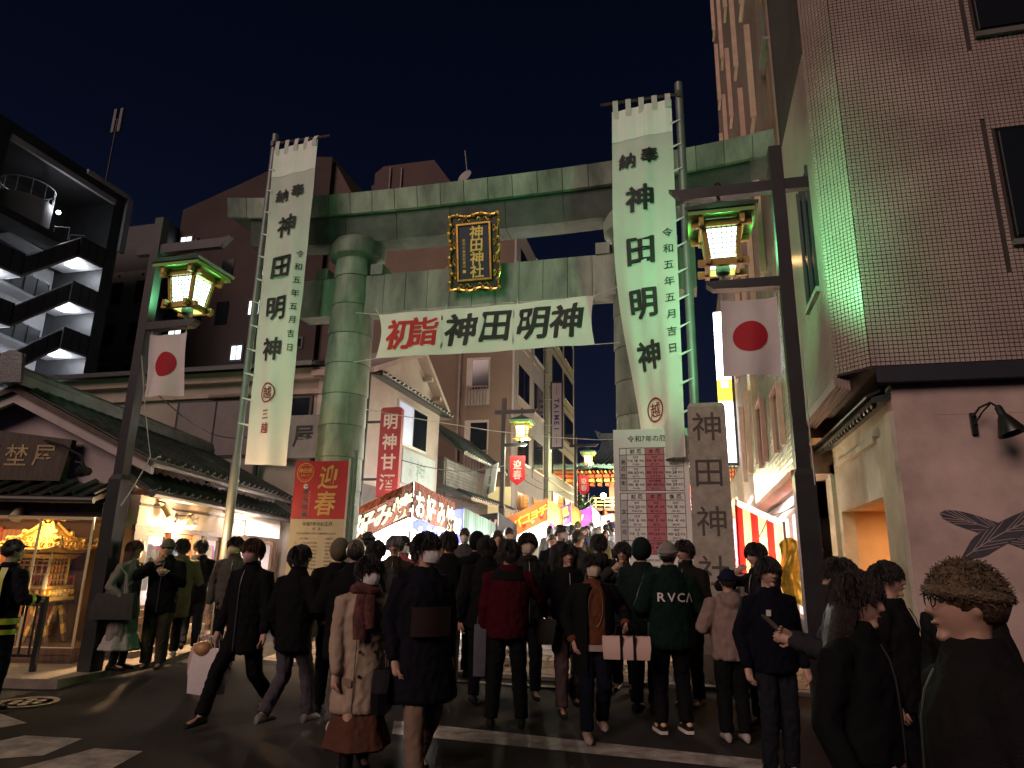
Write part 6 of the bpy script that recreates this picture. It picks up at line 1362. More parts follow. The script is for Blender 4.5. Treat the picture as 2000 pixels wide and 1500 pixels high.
def top_mb(P):
    b = MB(); L = limbs(P); hem = P['hem']; bw = P['bw']; fl = P.get('flare', 0)
    R_ = lambda z, rx, ry, cy=0.: [(rx*bw*math.cos(a), cy+ry*bw*math.sin(a), z) for a in [2*math.pi*k/18 for k in range(18)]]
    rg = [R_(hem-.005, .165+fl, .125+fl), R_(hem+.02, .18+fl, .138+fl)]
    if hem < .7: rg.append(R_(.80, .185+fl*.4, .142+fl*.4))
    rg += [R_(.98, .182, .14), R_(1.15, .188, .142), R_(1.28, .194, .138), R_(1.35, .172, .122, -.005), R_(1.415, .112, .095, -.008), R_(1.475, .080, .078, -.004), R_(1.485, .070, .068, -.004)]
    b.loft(rg)
    pf = P.get('puff', 1.)
    for s in (-1, 1):
        sh, e_, w = L['arm', s]; b.tube([sh-Vector((s*.07, 0, -.01)), sh+Vector((s*.015, 0, 0)), sh.lerp(e_, .5), e_, e_.lerp(w, .55), w-(w-e_).normalized()*.005], [.068, .074*pf, .070*pf, .064*pf, .058*pf, .048], 12, rnd=True)
    if P['collar'] == 'hood':
        b.tube([(.085*math.cos(a), -.03+.10*math.sin(a), 1.455-.01*math.sin(a)) for a in [2*math.pi*k/14 for k in range(15)]], [.035]*15, 8); b.ball((0, -.12, 1.40), (.11, .06, .09), 12, 8)
    elif P['collar'] == 'high': b.tube([(0, -.005, 1.44), (0, 0, 1.515)], [.088, .080], 14)
    elif P['collar'] == 'fur':
        for k in range(18):
            a = rad(200+k*140/17) if 0 else 2*math.pi*k/18; b.ball((.12*math.cos(a), -.05+.11*math.sin(a), 1.43-.02*math.sin(a)), .048, 7, 5)
    return b
def bottom_mb(P):
    b = MB(); L = limbs(P)
    if P['bottom'] == 'skirt':
        R_ = lambda z, rx, ry, cy=0.: [(rx*math.cos(a)*(1+.05*math.sin(a*7)), cy+ry*math.sin(a)*(1+.05*math.cos(a*6)), z) for a in [2*math.pi*k/26 for k in range(26)]]
        b.loft([R_(.26, .24, .24+abs(P['st'])*.15), R_(.28, .27, .27+abs(P['st'])*.15), R_(.45, .215, .20+abs(P['st'])*.06), R_(.58, .165, .13), R_(.95, .14, .10)])
        return b
    w_ = P.get('leg', 1.); b.ball((0, -.01, .93), (.165, .125, .13), 14, 8)
    for s in (-1, 1):
        h, k, a = L['leg', s]; b.tube([h+Vector((0, 0, .02)), h.lerp(k, .4), k, k.lerp(a, .5), a+Vector((0, 0, .0))], [.098*w_, .092*w_, .076*w_, .070*w_, .066*w_], 12)
    return b
def shoe_mb(P, side):
    b = MB(); L = limbs(P)
    for s in (side,):
        h, k, a = L['leg', s]; z = a.z-.085; x, y = a.x, a.y
        rg = []
        for yy, w, ht in ((-.085, .022, .05), (-.07, .036, .085), (-.02, .040, .10), (.05, .043, .075), (.12, .046, .055), (.165, .036, .045), (.185, .018, .03)):
            rg.append([(x+w*math.cos(q), y+yy, z+.004+ht*(.5+.5*math.sin(q))) for q in [2*math.pi*i/10 for i in range(10)]])
        b.loft(rg)
        if P['bottom'] == 'skirt' or P.get('boots'): b.tube([a+Vector((0, -.01, -.02)), a.lerp(k, .75)], [.052, .06], 10)
    return b
def hair_mb(P, kind, near, locks=True):
    b = MB(); nu, nv = (40, 26) if near else (20, 14); M_ = headM(P); rings = []; sd = P['seed']
    spec = {'short': (.099, .118, .124, (.16, -.18, -.70)), 'long': (.098, .117, .122, (.20, -.5, -.8)), 'bob': (.101, .119, .123, (.16, -.55, -.85)), 'beanie': (.094, .112, .128, (.22, .02, -.30)), 'cap': (.091, .108, .115, (.30, .14, -.02)), 'hood': (.108, .125, .132, (.50, -.9, -1.2))}[kind]
    for i in range(1, nv):
        t = math.pi*i/nv; r_ = []
        for j in range(nu):
            a = 2*math.pi*j/nu; x, y, z = math.sin(t)*math.cos(a), math.sin(t)*math.sin(a), -math.cos(t)
            f = spec[3][1]+(spec[3][0]-spec[3][1])*max(0, y)**1.3 if y > 0 else spec[3][1]+(spec[3][2]-spec[3][1])*(-y)
            k = 1.0
            if kind in ('short', 'long', 'bob'): f += .22*noise.noise((x*6+sd, y*6, 3))+.10*noise.noise((x*17+sd, y*17, 5)); k += .085*noise.noise((x*5+sd, y*5, z*2.5))+.05*noise.noise((x*13+sd, y*13, z*4))+.02*noise.noise((x*34+sd, y*34, z*3))
            elif kind == 'beanie': k += .012*math.sin(a*26) if near else 0
            if near and kind in ('short', 'long', 'bob'): k = 1+(k-1)*.5-.03-(.05 if not locks else 0)
            tm = sstep((z-f)/.26+.12); k = .855+(k-.855)*tm
            if z < f-.05: k = .80 if z > f-.25 else .60
            r_.append(M_@Vector((x*spec[0]*k, y*spec[1]*k-.006, z*spec[2]*k+1.615)))
        rings.append(r_)
    b.loft(rings)
    if near and locks and kind in ('short', 'long', 'bob'):
        rr = random.Random(sd*7+len(kind)); cr = Vector((.1, -.45, .9)).normalized(); n_ = 0
        while n_ < 520:
            d = Vector((rr.gauss(0, 1), rr.gauss(0, 1), rr.gauss(0, 1))).normalized()
            f = spec[3][1]+(spec[3][0]-spec[3][1])*max(0, d.y)**1.3 if d.y > 0 else spec[3][1]+(spec[3][2]-spec[3][1])*(-d.y)
            if d.z < f+(.06 if d.y < .2 else .20): continue
            n_ += 1; p = Vector((d.x*spec[0]*.95, d.y*spec[1]*.95-.006, d.z*spec[2]*.95+1.615))
            t_ = d-cr*d.dot(cr); t_ = (t_-d*t_.dot(d)*0)+Vector((rr.gauss(0, .16), rr.gauss(0, .16), -.35)); t_ = (t_-d*t_.dot(d)).normalized(); ln = rr.uniform(.035, .075)*(.7 if d.y > .4 else 1)
            q1 = p+t_*ln*.5+d*rr.uniform(.005, .010); q2 = p+t_*ln+d*rr.uniform(-.005, .006)+Vector((0, 0, -.012))
            b.tube([M_@p, M_@q1, M_@q2], [.006, .0075, .001], 4, flat=.5)
    if kind in ('long', 'bob'):
        zb = 1.20 if kind == 'long' else 1.47; rg = []; n = 22
        for i in range(9):
            z = 1.64-(1.64-zb)*i/8; r_ = []; wv = 1+.08*math.sin(i*.9)-.12*(i/8)*(kind == 'bob')
            a0, a1 = rad(155), rad(385)
            for q in range(n): a = a0+(a1-a0)*q/(n-1); k = 1+.06*noise.noise((q*.8+sd, i*.35, 2)); r_.append((.095*wv*k*math.cos(a), .100*wv*k*math.sin(a)-.006-.012*i*(kind == 'long')*.6, z))
            for q in range(n-1, -1, -1): a = a0+(a1-a0)*q/(n-1); r_.append((.068*math.cos(a), .070*math.sin(a)-.006-.012*i*(kind == 'long')*.4, z))
            rg.append([M_@Vector(p) if i < 5 else (M_@Vector(p)).lerp(Vector(p), (i-4)/5) for p in r_])
        b.loft(rg)
    if kind == 'cap': 
        v = [M_@Vector(((.085-.0*k)*math.sin(a)*1.0, .085+.085*math.cos(a)*q, 1.655-.012*q)) for q in (0, 1) for k, a in enumerate([rad(-80+16*i) for i in range(11)])]
        v2 = [p+Vector((0, 0, .008)) for p in v]; F = [(i, i+1, 12+i, 11+i) for i in range(10)]; F += [tuple(22+k for k in f)[::-1] for f in F]; F += [(11+i, 12+i, 34+i, 33+i) for i in range(10)]; b.add(v+v2, F)
    if kind == 'beanie': b.tube([M_@Vector((.094*math.cos(a), .110*math.sin(a)-.006, 1.64+.012*math.sin(a))) for a in [2*math.pi*k/24 for k in range(25)]], .017, 6, cap=False)
    return b
def mask_mb(P):
    b = MB(); M_ = headM(P)
    b.grid(lambda u, v: M_@Vector(((.080-.010*v)*math.sin(rad(-78+156*u)), .012+(.094+.016*math.sin(math.pi*v))*math.cos(rad(-78+156*u))+.008*max(0, 1-abs(u-.5)*7), 1.602-.092*v+.010*(abs(2*u-1)**2)*(2*v-1))), 16, 8)
    for s in (-1, 1): b.tube([M_@Vector((s*.079, .03, 1.595)), M_@Vector((s*.084, .0, 1.625)), M_@Vector((s*.082, -.02, 1.60)), M_@Vector((s*.078, .02, 1.53))], .0025, 4)
    return b
FAB = {}
def fab(rgb, rough=.85, kind=''):
    k = (rgb, rough, kind)
    if k not in FAB: FAB[k] = mat('fabric_%d' % len(FAB), [c*(.72 if sum(rgb) > .16 else .48) for c in rgb], rough, var=.10, scale=8, bump=.35, bscale=140, spec=.12)
    return FAB[k]
hairm = mat('black_hair', (.012, .009, .008), .38, var=.3, scale=30, bump=.7, bscale=90, stretch=(3, 3, .4)); hairb = mat('brown_hair', (.07, .032, .016), .4, var=.3, scale=30, bump=.7, bscale=90, stretch=(3, 3, .4)); hairg = mat('grey_hair', (.22, .21, .20), .5, var=.3, scale=30, bump=.6, bscale=90)
blk = (.010, .010, .012); nvy = (.010, .013, .028); chr_ = (.035, .035, .038)
eye_d = mat('dark_eye', (.01, .008, .007), .15, var=0); eye_w = mat('eye_white', (.55, .52, .5), .3, var=0); lip_m = mat('lip', (.32, .12, .10), .5, var=0)
def remeshed(key, name, build, m, parent, vox, amp, extra=None, frq=9.):
    o = bpy.data.objects.new(name, CACHE[key]) if key in CACHE else None
    if o is None:
        mb = build; me = mb.mesh(name, m); CACHE[key] = me; o = bpy.data.objects.new(name, me)
        md = o.modifiers.new('r', 'REMESH'); md.mode = 'VOXEL'; md.voxel_size = vox
        s_ = o.modifiers.new('s', 'SMOOTH'); s_.factor = .5; s_.iterations = 2
        PEND.append((o, key, amp, extra, frq))
    COL.objects.link(o); o.parent = parent; o.material_slots[0].link = 'OBJECT'; o.material_slots[0].material = m
    return o
def plain(key, name, fn, m, parent, smooth=60):
    if key not in CACHE: CACHE[key] = fn().mesh(name, m, smooth)
    o = bpy.data.objects.new(name, CACHE[key]); COL.objects.link(o); o.parent = parent; o.material_slots[0].link = 'OBJECT'; o.material_slots[0].material = m
    return o
PEOPLE = {}
def person(label, X, Y, h, facing, top=blk, bot=blk, shoe=(.02, .02, .02), hair='short', hm=None, hat=None, hatm=None, mask=None, near=True, group=None, tname='jacket', rough=.85, z=None, face_on=None, **kw):
    P = dict(st=0., aR=(.25, .03, .85), aL=(.25, .03, .85), yaw=0, nod=0, hem=.76, bw=1.0, collar='none', bottom='trousers', curl=.8, seed=0); P.update(kw)
    t = thing('person', label, 'person', group=group)
    rz = rad(facing+180+YAW); s = h/1.72; zz = gz(X, Y)+.012 if z is None else z
    t.matrix_basis = Matrix.Translation((X, Y, zz))@Matrix.Rotation(rz, 4, 'Z')@Matrix.Scale(s, 4); INV[t.name] = t.matrix_basis.inverted()
    gk = tuple(sorted((k, str(v)) for k, v in P.items() if k not in ('seed', 'bw', 'hem', 'collar', 'puff', 'flare', 'bottom', 'leg', 'boots')))
    ck = gk+tuple(str(P.get(k)) for k in ('bw', 'hem', 'collar', 'puff', 'flare')); bk = (P['st'], P['bottom'], P.get('leg'), P.get('boots'), P.get('spread')); hk = (P['yaw'], P['nod'], P['seed'] % 4)
    bm, hd = body_mb(P, near) if ('b', near, gk) not in CACHE else (None, None)
    remeshed(('b', near, gk), 'body', bm, skin, t, .0105 if near else .02, 0, hd)
    remeshed(('t', near, ck), tname, None if ('t', near, ck) in CACHE else top_mb(P), fab(top, rough), t, .014 if near else .024, .012 if near else .008)
    remeshed(('l', near, bk), P['bottom'], None if ('l', near, bk) in CACHE else bottom_mb(P), fab(bot), t, .014 if near else .026, .012 if near else .005, None, 11.)
    [plain(('s', bk, s_), 'shoe', lambda: shoe_mb(P, s_), fab(shoe, .5), t) for s_ in (-1, 1)]
    hm = hm or hairm
    if hat == 'hood': plain(('h', near, 'hood', hk), 'hood', lambda: hair_mb(P, 'hood', near), hatm or fab(top, rough), t)
    elif hat: plain(('h', near, hat, hk), hat, lambda: hair_mb(P, hat, near), hatm or fab(blk), t)
    if hat != 'hood': 
        hk2 = hair if hat is None else ('short' if hair == 'short' else hair)
        o = plain(('h', near, hk2, hk, bool(hat)), 'hair', lambda: hair_mb(P, hk2, near, not hat), hm, t)
        if hat: pass
    if mask: plain(('m', hk[:2]), 'mask', lambda: mask_mb(P), mask, t)
    if near and (face_on if face_on is not None else True):
        M_ = headM(P)
        if ('e', hk[:2]) not in CACHE: pass
        def eyes():
            b = MB()
            for sx in (-1, 1): b.ball(M_@Vector((sx*.034, .0775, 1.618)), (.0135, .0085, .0062), 8, 6)
            return b
        def brows():
            b = MB()
            for sx in (-1, 1): b.tube([M_@Vector((sx*.018, .0955, 1.640)), M_@Vector((sx*.035, .0925, 1.646)), M_@Vector((sx*.052, .082, 1.640))], [.003, .0035, .0015], 5)
            return b
        plain(('e', hk[:2]), 'eyes', eyes, eye_d, t); plain(('w', hk[:2]), 'eyebrows', brows, hm if hm is not hairg else hairg, t)
        if tname in ('jacket', 'coat') and P['st'] < .9 and 'cream' not in label and 'navy' not in label:
            def zp():
                b = MB(); w_ = P['bw']; b.tube([(0, .139*w_+.016, P['hem']+.03), (0, .142*w_+.016, 1.0), (0, .144*w_+.014, 1.15), (0, .139*w_+.012, 1.28), (0, .122*w_+.012, 1.36), (0, .092*w_+.012, 1.42)], .006, 6, flat=.6); return b
            plain(('z', ck), 'zip', zp, mat('zip_metal', (.10, .10, .10), .35, metal=.7, var=0), t)
        if not mask:
            def lips():
                b = MB(); b.tube([M_@Vector((-.022, .091, 1.552)), M_@Vector((0, .0995, 1.553)), M_@Vector((.022, .091, 1.552))], [.003, .0055, .003], 6, flat=.8); return b
            plain(('p', hk[:2]), 'lips', lips, lip_m, t)
    t['_P'] = 0; del t['_P']
    PEOPLE[t.name] = (t, P, s)
    return t
def wpt(t, x, y, z): return t.matrix_basis@Vector((x, y, z))
def hand_of(t, s, out=.09):
    P = PEOPLE[t.name][1]; sh, e_, w = limbs(P)['arm', s]; return t.matrix_basis@(w+(w-e_).normalized()*out)
def bake():
    bpy.context.view_layer.update(); dg = bpy.context.evaluated_depsgraph_get()
    for o, key, amp, extra, frq in PEND:
        me = bpy.data.meshes.new_from_object(o.evaluated_get(dg)); n = len(me.vertices)
        if amp:
            import numpy as np
            co = np.empty(n*3); nr = np.empty(n*3); me.vertices.foreach_get('co', co); me.vertices.foreach_get('normal', nr); co = co.reshape(-1, 3); nr = nr.reshape(-1, 3); sd = hash(str(key)) % 97
            sd = sum(map(ord, str(key))) % 97
            nn = np.array([.55*noise.noise((p[0]*frq*1.3+sd, p[1]*frq*1.3, p[2]*frq*.7+p[0]*3))+.75*(.45-abs(noise.noise((p[0]*frq*1.7+p[2]*4, p[1]*frq*1.7+sd, p[2]*frq*1.1-p[0]*5)))*2) for p in co.tolist()])
            co += nr*(amp*nn)[:, None]; me.vertices.foreach_set('co', co.ravel())
        if extra is not None:
            k = len(me.vertices); bm = bmesh.new(); bm.from_mesh(me); vv = [bm.verts.new(p) for p in extra.v]
            for f in extra.f:
                try: bm.faces.new([vv[i] for i in f])
                except ValueError: pass
            bmesh.ops.recalc_face_normals(bm, faces=bm.faces); bm.to_mesh(me); bm.free()
        me.polygons.foreach_set('use_smooth', [True]*len(me.polygons)); me.update()
        old = CACHE[key]; CACHE[key] = me
        if not me.materials: me.materials.append(skin)
        for q in [x for x in bpy.data.objects if x.data is old]:
            ms = q.material_slots[0].material; q.modifiers.clear(); q.data = me; q.material_slots[0].link = 'OBJECT'; q.material_slots[0].material = ms
mk_w = mat('mask_white', (.58, .55, .54), .8, var=.05, bump=.2, bscale=60); mk_p = mat('mask_pink', (.55, .30, .28), .8, var=.05); mk_o = mat('mask_orange', (.6, .42, .22), .8, var=.05); mk_b = mat('mask_beige', (.42, .34, .26), .8, var=.05)
knit_g = fab((.16, .15, .14)); navy_k = fab((.015, .02, .06)); cap_t = fab((.26, .19, .13)); kha = (.10, .085, .05)
EAT_R, EAT_L = (.10, .27, 1.38), (.12, .30, 1.25)
# ---- left pavement group
guard = person('person in dark uniform with yellow reflective vest at the left edge', -6.93, 5.90, 1.68, 160, (.012, .013, .02), nvy, hat='cap', hatm=fab((.012, .012, .02)), hem=.74, aR=(.20, .22, 1.10), aL=(.25, .1, .9), yaw=-20)
tote_p = person('person in long grey beige coat eating beside the glowing display case', -7.28, 7.95, 1.62, 82, (.28, .25, .22), (.45, .42, .38), (.01, .01, .01), hair='long', hm=hairb, hem=.36, flare=.05, aR=(.22, .10, .95), aL=(.08, .28, 1.40), bottom='skirt', boots=1, seed=1, z=.115)
bean_p = person('person in khaki knit beanie and black jacket eating from a paper tray', -6.95, 8.2, 1.66, 10, blk, (.075, .062, .04), (.04, .035, .03), hat='beanie', hatm=fab((.20, .17, .13)), hem=.72, bw=1.12, puff=1.2, aR=EAT_R, aL=EAT_L, collar='high', nod=14, z=.115, leg=1.15, seed=2)
park_p = person('person in khaki quilted parka turning toward the old shop door', -7.35, 8.95, 1.68, -150, (.17, .14, .08), blk, (.3, .28, .25), hem=.60, bw=1.15, puff=1.35, aR=(.16, .22, 1.18), aL=(.14, .25, 1.15), st=.5, collar='hood', z=.115)
hood_p = person('person in black hooded jacket looking into the shop window', -7.62, 9.7, 1.70, 205, blk, (.03, .032, .05), (.02, .02, .02), hem=.78, aR=(.14, .26, 1.20), aL=(.15, .25, 1.15), collar='hood', st=.18, z=.115, yaw=15, seed=3)
or_p = person('person in grey brown jacket with pale orange mask near the left banner pole', -6.15, 8.55, 1.70, 12, (.11, .095, .08), blk, mask=mk_o, collar='high', yaw=-25, nod=6)
# ---- front row, left to right
bag_p = person('person in black coat with pink mask carrying white shopping bags', -4.38, 6.4, 1.72, -18, blk, blk, hair='short', hm=hairb, mask=mk_p, st=.78, hem=.62, bw=1.05, aL=(.30, .10, .80), aR=(.28, .05, .84), nod=8, collar='high', seed=1)
cross_p = person('person seen from behind in black jacket and grey trousers with waist bag', -3.80, 6.34, 1.66, 158, blk, (.095, .085, .10), (.22, .21, .2), st=.45, hem=.70, bw=1.08, aR=(.22, .16, 1.02), yaw=-30, collar='high', seed=2)
cap_p = person('person in tan cap and bulky dark jacket seen from behind', -3.10, 6.15, 1.72, 186, blk, (.11, .10, .10), (.5, .5, .48), hat='cap', hatm=cap_t, hem=.66, bw=1.30, puff=1.35, aR=(.20, .2, 1.05), aL=(.20, .2, 1.05), collar='high', st=.2)
hat_p = person('person in khaki hood and black jacket before the red greeting board', -3.72, 7.0, 1.75, 190, blk, blk, hat='hood', hatm=fab((.17, .14, .09)), bw=1.2, puff=1.3, collar='none', seed=3)
cream_p = person('person in cream double breasted coat and long brown skirt with white mask', -2.42, 5.02, 1.56, 22, (.50, .38, .28), (.13, .055, .035), (.01, .01, .01), hair='bob', mask=mk_w, hem=.52, flare=.06, bottom='skirt', boots=1, aR=(.22, .10, .80), aL=(.24, .06, .80), yaw=28, nod=6, st=.35, tname='coat')
navy_p = person('person in glasses and white mask wearing a long navy coat', -1.97, 5.08, 1.74, 30, (.012, .012, .022), (.26, .175, .12), (.01, .01, .01), mask=mk_w, hem=.56, bw=1.12, flare=.075, aR=(.23, .06, .86), aL=(.24, -.02, .86), yaw=26, st=.42, tname='coat', seed=1)
red_p = person('person in dark red jacket seen from behind holding up a phone', -1.80, 6.98, 1.76, 178, (.085, .003, .009), blk, (.015, .015, .015), hem=.80, bw=1.12, aR=(.16, .24, 1.30), aL=(.24, .06, .84), spread=.05, seed=2)
long_p = person('person with long black hair in black coat and fur collar', -1.30, 7.62, 1.70, 5, blk, (.12, .08, .08), (.02, .02, .02), hair='long', hem=.60, collar='fur', aR=(.24, .16, .98), aL=(.20, .15, 1.1), st=.3, nod=6, tname='coat')
brown_p = person('person in open black coat over brown sweater with beige mask', -.93, 6.88, 1.63, 3, (.17, .060, .030), nvy, (.45, .36, .33), hair='bob', mask=mk_b, hem=.84, aL=(.30, .14, 1.06), aR=(.22, .05, .9), st=.25, yaw=8, seed=2, tname='sweater')
rv_p = person('person in grey beanie and dark green jacket with white letters on back', -.22, 7.25, 1.74, 186, (.007, .027, .019), blk, (.03, .02, .02), hat='beanie', hatm=fab((.30, .27, .24)), hem=.74, bw=1.25, puff=1.25, collar='high', aR=(.22, .2, 1.05), aL=(.22, .2, 1.05), yaw=-35, spread=.03)
gh_p = person('person in dark green hood standing left of the lettered green jacket', -.52, 7.85, 1.76, 150, (.012, .027, .021), blk, hat='hood', hatm=fab((.013, .032, .025)), bw=1.15, puff=1.2, aR=(.16, .24, 1.1), aL=(.16, .24, 1.1), seed=1)
boy_p = person('person with black hair looking left beside the stone post', -.06, 8.2, 1.73, -35, (.025, .022, .018), blk, yaw=-20, nod=8, aR=(.12, .26, 1.15), aL=(.12, .26, 1.15), collar='high', seed=2)
kid_p = person('short person in navy knit beanie and pinkish beige hooded jacket', .33, 7.12, 1.50, 178, (.33, .235, .20), blk, (.45, .40, .38), hat='beanie', hatm=navy_k, hem=.80, bw=1.15, puff=1.2, collar='hood', aR=(.16, .24, 1.15), aL=(.22, .2, 1.1), leg=1.1)
eat_p = person('person with dark hair eating in front of the striped tent', .66, 7.62, 1.73, -60, (.022, .020, .026), blk, aR=(.08, .26, 1.42), aL=(.12, .28, 1.2), nod=10, seed=3)
sweat_p = person('person facing forward in dark navy sweatshirt with small white chest label', .60, 6.12, 1.61, 8, (.007, .008, .018), (.025, .027, .038), hem=.80, bw=1.12, nod=8, aR=(.26, .04, .86), aL=(.25, .06, .86), seed=1)
ph_p = person('person in grey jacket looking down at a phone before the lit doorway', .93, 4.85, 1.60, -103, (.05, .05, .055), blk, hem=.72, bw=1.1, puff=1.15, aR=(.08, .34, 1.20), aL=(.06, .36, 1.18), nod=14, collar='high', curl=1.1, seed=2)
fg_p = person('person with dark brown hair nearest the camera in a black coat', .64, 3.20, 1.52, 38, blk, (.10, .03, .03), hair='long', hm=mat('dark_brown_hair', (.016, .009, .007), .4, var=.3, scale=30, bump=.7, bscale=90, stretch=(3, 3, .4)), hem=.93, bw=1.0, collar='high', bottom='skirt', nod=10, yaw=12, aR=(.23, .06, .86), tname='coat', seed=3)
dk_p = person('person in black jacket seen between the lit doorway and the shop corner', 1.25, 5.15, 1.58, 48, (.015, .014, .015), blk, yaw=10, seed=1, bw=1.15)
fz_p = person('person in fuzzy brown knit hat and glasses hurrying left in the foreground', .74, 2.25, 1.55, -98, (.022, .020, .020), blk, hair='short', hm=hairb, hat='beanie', hatm=mat('fuzzy_brown_wool', (.14, .095, .055), .95, var=.4, scale=60, bump=1., bscale=120), hem=.6, bw=1.15, puff=1.2, collar='high', yaw=-8, seed=2)
cb_p = person('person in dark green flat cap behind the fuzzy brown hat', 1.52, 4.75, 1.58, -60, (.02, .02, .02), blk, hat='cap', hatm=fab((.025, .035, .022)), seed=3)
# ---- middle crowd
mid = [
 ('person in black jacket seen from behind in front of the blue stall cloth', -2.90, 8.25, 1.80, 185, blk, {}),
 ('broad person in black puffer jacket seen from behind left of the red jacket', -2.27, 7.75, 1.76, 190, blk, dict(bw=1.15, puff=1.3, collar='high', seed=1)),
 ('person in black hood between two black jackets left of the red jacket', -2.72, 8.85, 1.79, 175, blk, dict(hat='hood')),
 ('person with mask in open dark jacket facing the camera right of red jacket', -1.85, 8.05, 1.80, 8, (.03, .034, .032), dict(mask=mk_b, aR=(.25, .2, 1.0), collar='hood')),
 ('person in dark jacket with big white hood down seen from behind', -1.16, 9.2, 1.76, 176, (.03, .03, .032), dict(collar='hood', seed=2)),
 ('person in dark patterned coat eating left of the years board', -.80, 8.7, 1.68, -20, (.05, .05, .052), dict(hair='bob', aR=EAT_R, aL=EAT_L, nod=12)),
 ('grey haired person facing forward beside the okonomiyaki stall', -3.60, 8.2, 1.75, 0, (.06, .05, .035), dict(hm=hairg, nod=10)),
 ('person in grey hooded parka seen from behind left of grey haired person', -3.58, 7.62, 1.71, 182, (.09, .085, .08), dict(collar='hood', seed=3)),
 ('person in tall black hat standing before the bright stall counter', -4.65, 9.6, 1.75, 150, blk, dict(hat='beanie', hatm=fab(blk))),
 ('person in bright pink jacket with mask before the bright stall', -3.82, 8.95, 1.72, 30, (.50, .10, .16), dict(mask=mk_w, hair='bob')),
 ('person with orange brown hair before the blue stall cloth', -3.75, 10.4, 1.72, 170, (.10, .06, .04), dict(hair='long', hm=mat('orange_brown_hair', (.22, .09, .03), .45, var=.3, bump=.5))),
 ('person facing camera in grey jacket before the pale striped curtain', -3.75, 11.45, 1.78, 0, (.07, .07, .075), dict(mask=mk_w)),
 ('person with bob hair facing camera before the black stall cloth', -3.06, 11.1, 1.76, 5, (.05, .045, .045), dict(hair='bob')),
 ('person in black coat and white shirt facing camera by the orange stall', -3.14, 12.15, 1.78, 4, (.015, .015, .02), dict(seed=2)),
 ('person in dark suit with mask turning right before the orange stall', -2.15, 11.85, 1.84, 60, (.04, .038, .045), dict(mask=mk_w)),
 ('person in blue grey knit cap seen from behind in the street', -2.14, 12.9, 1.82, 178, (.05, .055, .07), dict(hat='beanie', hatm=fab((.10, .11, .16)))),
 ('person in slate blue cap turned right in the middle of the street', -1.70, 10.9, 1.77, 120, (.05, .045, .04), dict(hat='cap', hatm=fab((.10, .11, .17)))),
]
for lab, x, y, h, fc, col, kw in mid: person(lab, x, y, h, fc, col, blk if 'pink' not in lab else chr_, near=y < 9.3, group='crowd walking the approach', face_on=fc < 90 and y < 9.3, **kw)
heads = (('black haired', 'short', None, hairm), ('brown haired', 'short', None, hairb), ('long haired', 'long', None, hairm), ('bob haired', 'bob', None, hairb), ('beanie wearing', 'short', 'beanie', hairm), ('cap wearing', 'short', 'cap', hairm), ('hooded', 'short', 'hood', hairm), ('grey haired', 'short', None, hairg))
cols = (('black', blk), ('navy', (.015, .02, .05)), ('charcoal', (.04, .04, .045)), ('olive', (.07, .07, .035)), ('brown', (.09, .05, .03)), ('grey', (.16, .16, .165)), ('beige', (.33, .27, .2)), ('maroon', (.12, .02, .03)), ('white', (.5, .5, .5)), ('teal', (.03, .09, .10)))
places = ((13, 'just beyond the gate'), (17, 'beside the blue cloth stall'), (21, 'near the black cloth stall'), (26, 'by the orange banner stall'), (31, 'by the purple stall'), (37, 'by the magenta stall'), (44, 'near the shrine gate'))
combos = [(a, c) for a in range(8) for c in range(10)]; RND.shuffle(combos)
wts = [0]*8; used = set(); n = 0
for k in range(58):
    Y = 12.6+31*(k/58)**1.25; X = RND.uniform(-4.2+.01*Y, -.6) if k % 3 else RND.uniform(-3.9, -2.2)
    hi = RND.choice((0, 0, 0, 1, 2, 2, 3, 4, 5, 6, 7)); ci = RND.choice((0, 0, 0, 1, 1, 2, 2, 3, 4, 5, 6, 7, 8, 9)); pl_i = min(range(7), key=lambda i: abs(places[i][0]-Y)); tow = RND.random() < .5
    key = (hi, ci, pl_i, tow)
    while key in used: hi = RND.randrange(8); ci = RND.randrange(10); key = (hi, ci, pl_i, tow)
    used.add(key); hn, hk_, ht, hmm = heads[hi]; cn, cc = cols[ci]
    lab = '%s person in %s jacket %s the camera %s' % (hn, cn, 'facing' if tow else 'facing away from', places[pl_i][1])
    kw = dict(hair=hk_, hm=hmm, hat=ht, hatm=fab(cols[(ci+3) % 8][1]) if ht != 'hood' else None, seed=k % 2, st=(0, .4)[k % 2])
    person(lab, X, Y, RND.uniform(1.60, 1.78), RND.uniform(-25, 25) if tow else 180+RND.uniform(-25, 25), cc, (blk, nvy, chr_)[k % 3], near=False, group='crowd walking the approach', mask=mk_w if (tow and k % 3 == 0) else None, **kw)
# stall keepers
for lab, x, y, fc, col in (('stall keeper in white apron behind the net valance counter', -6.1, 14.8, 90, (.5, .5, .5)), ('stall keeper in red behind the orange banner counter', -5.6, 26, 90, (.4, .05, .03)), ('stall keeper in dark shirt behind the pink cloth counter', .5, 16.2, -90, (.05, .05, .06))):
    person(lab, x, y, 1.68, fc, col, blk, near=False, group='stall keepers')
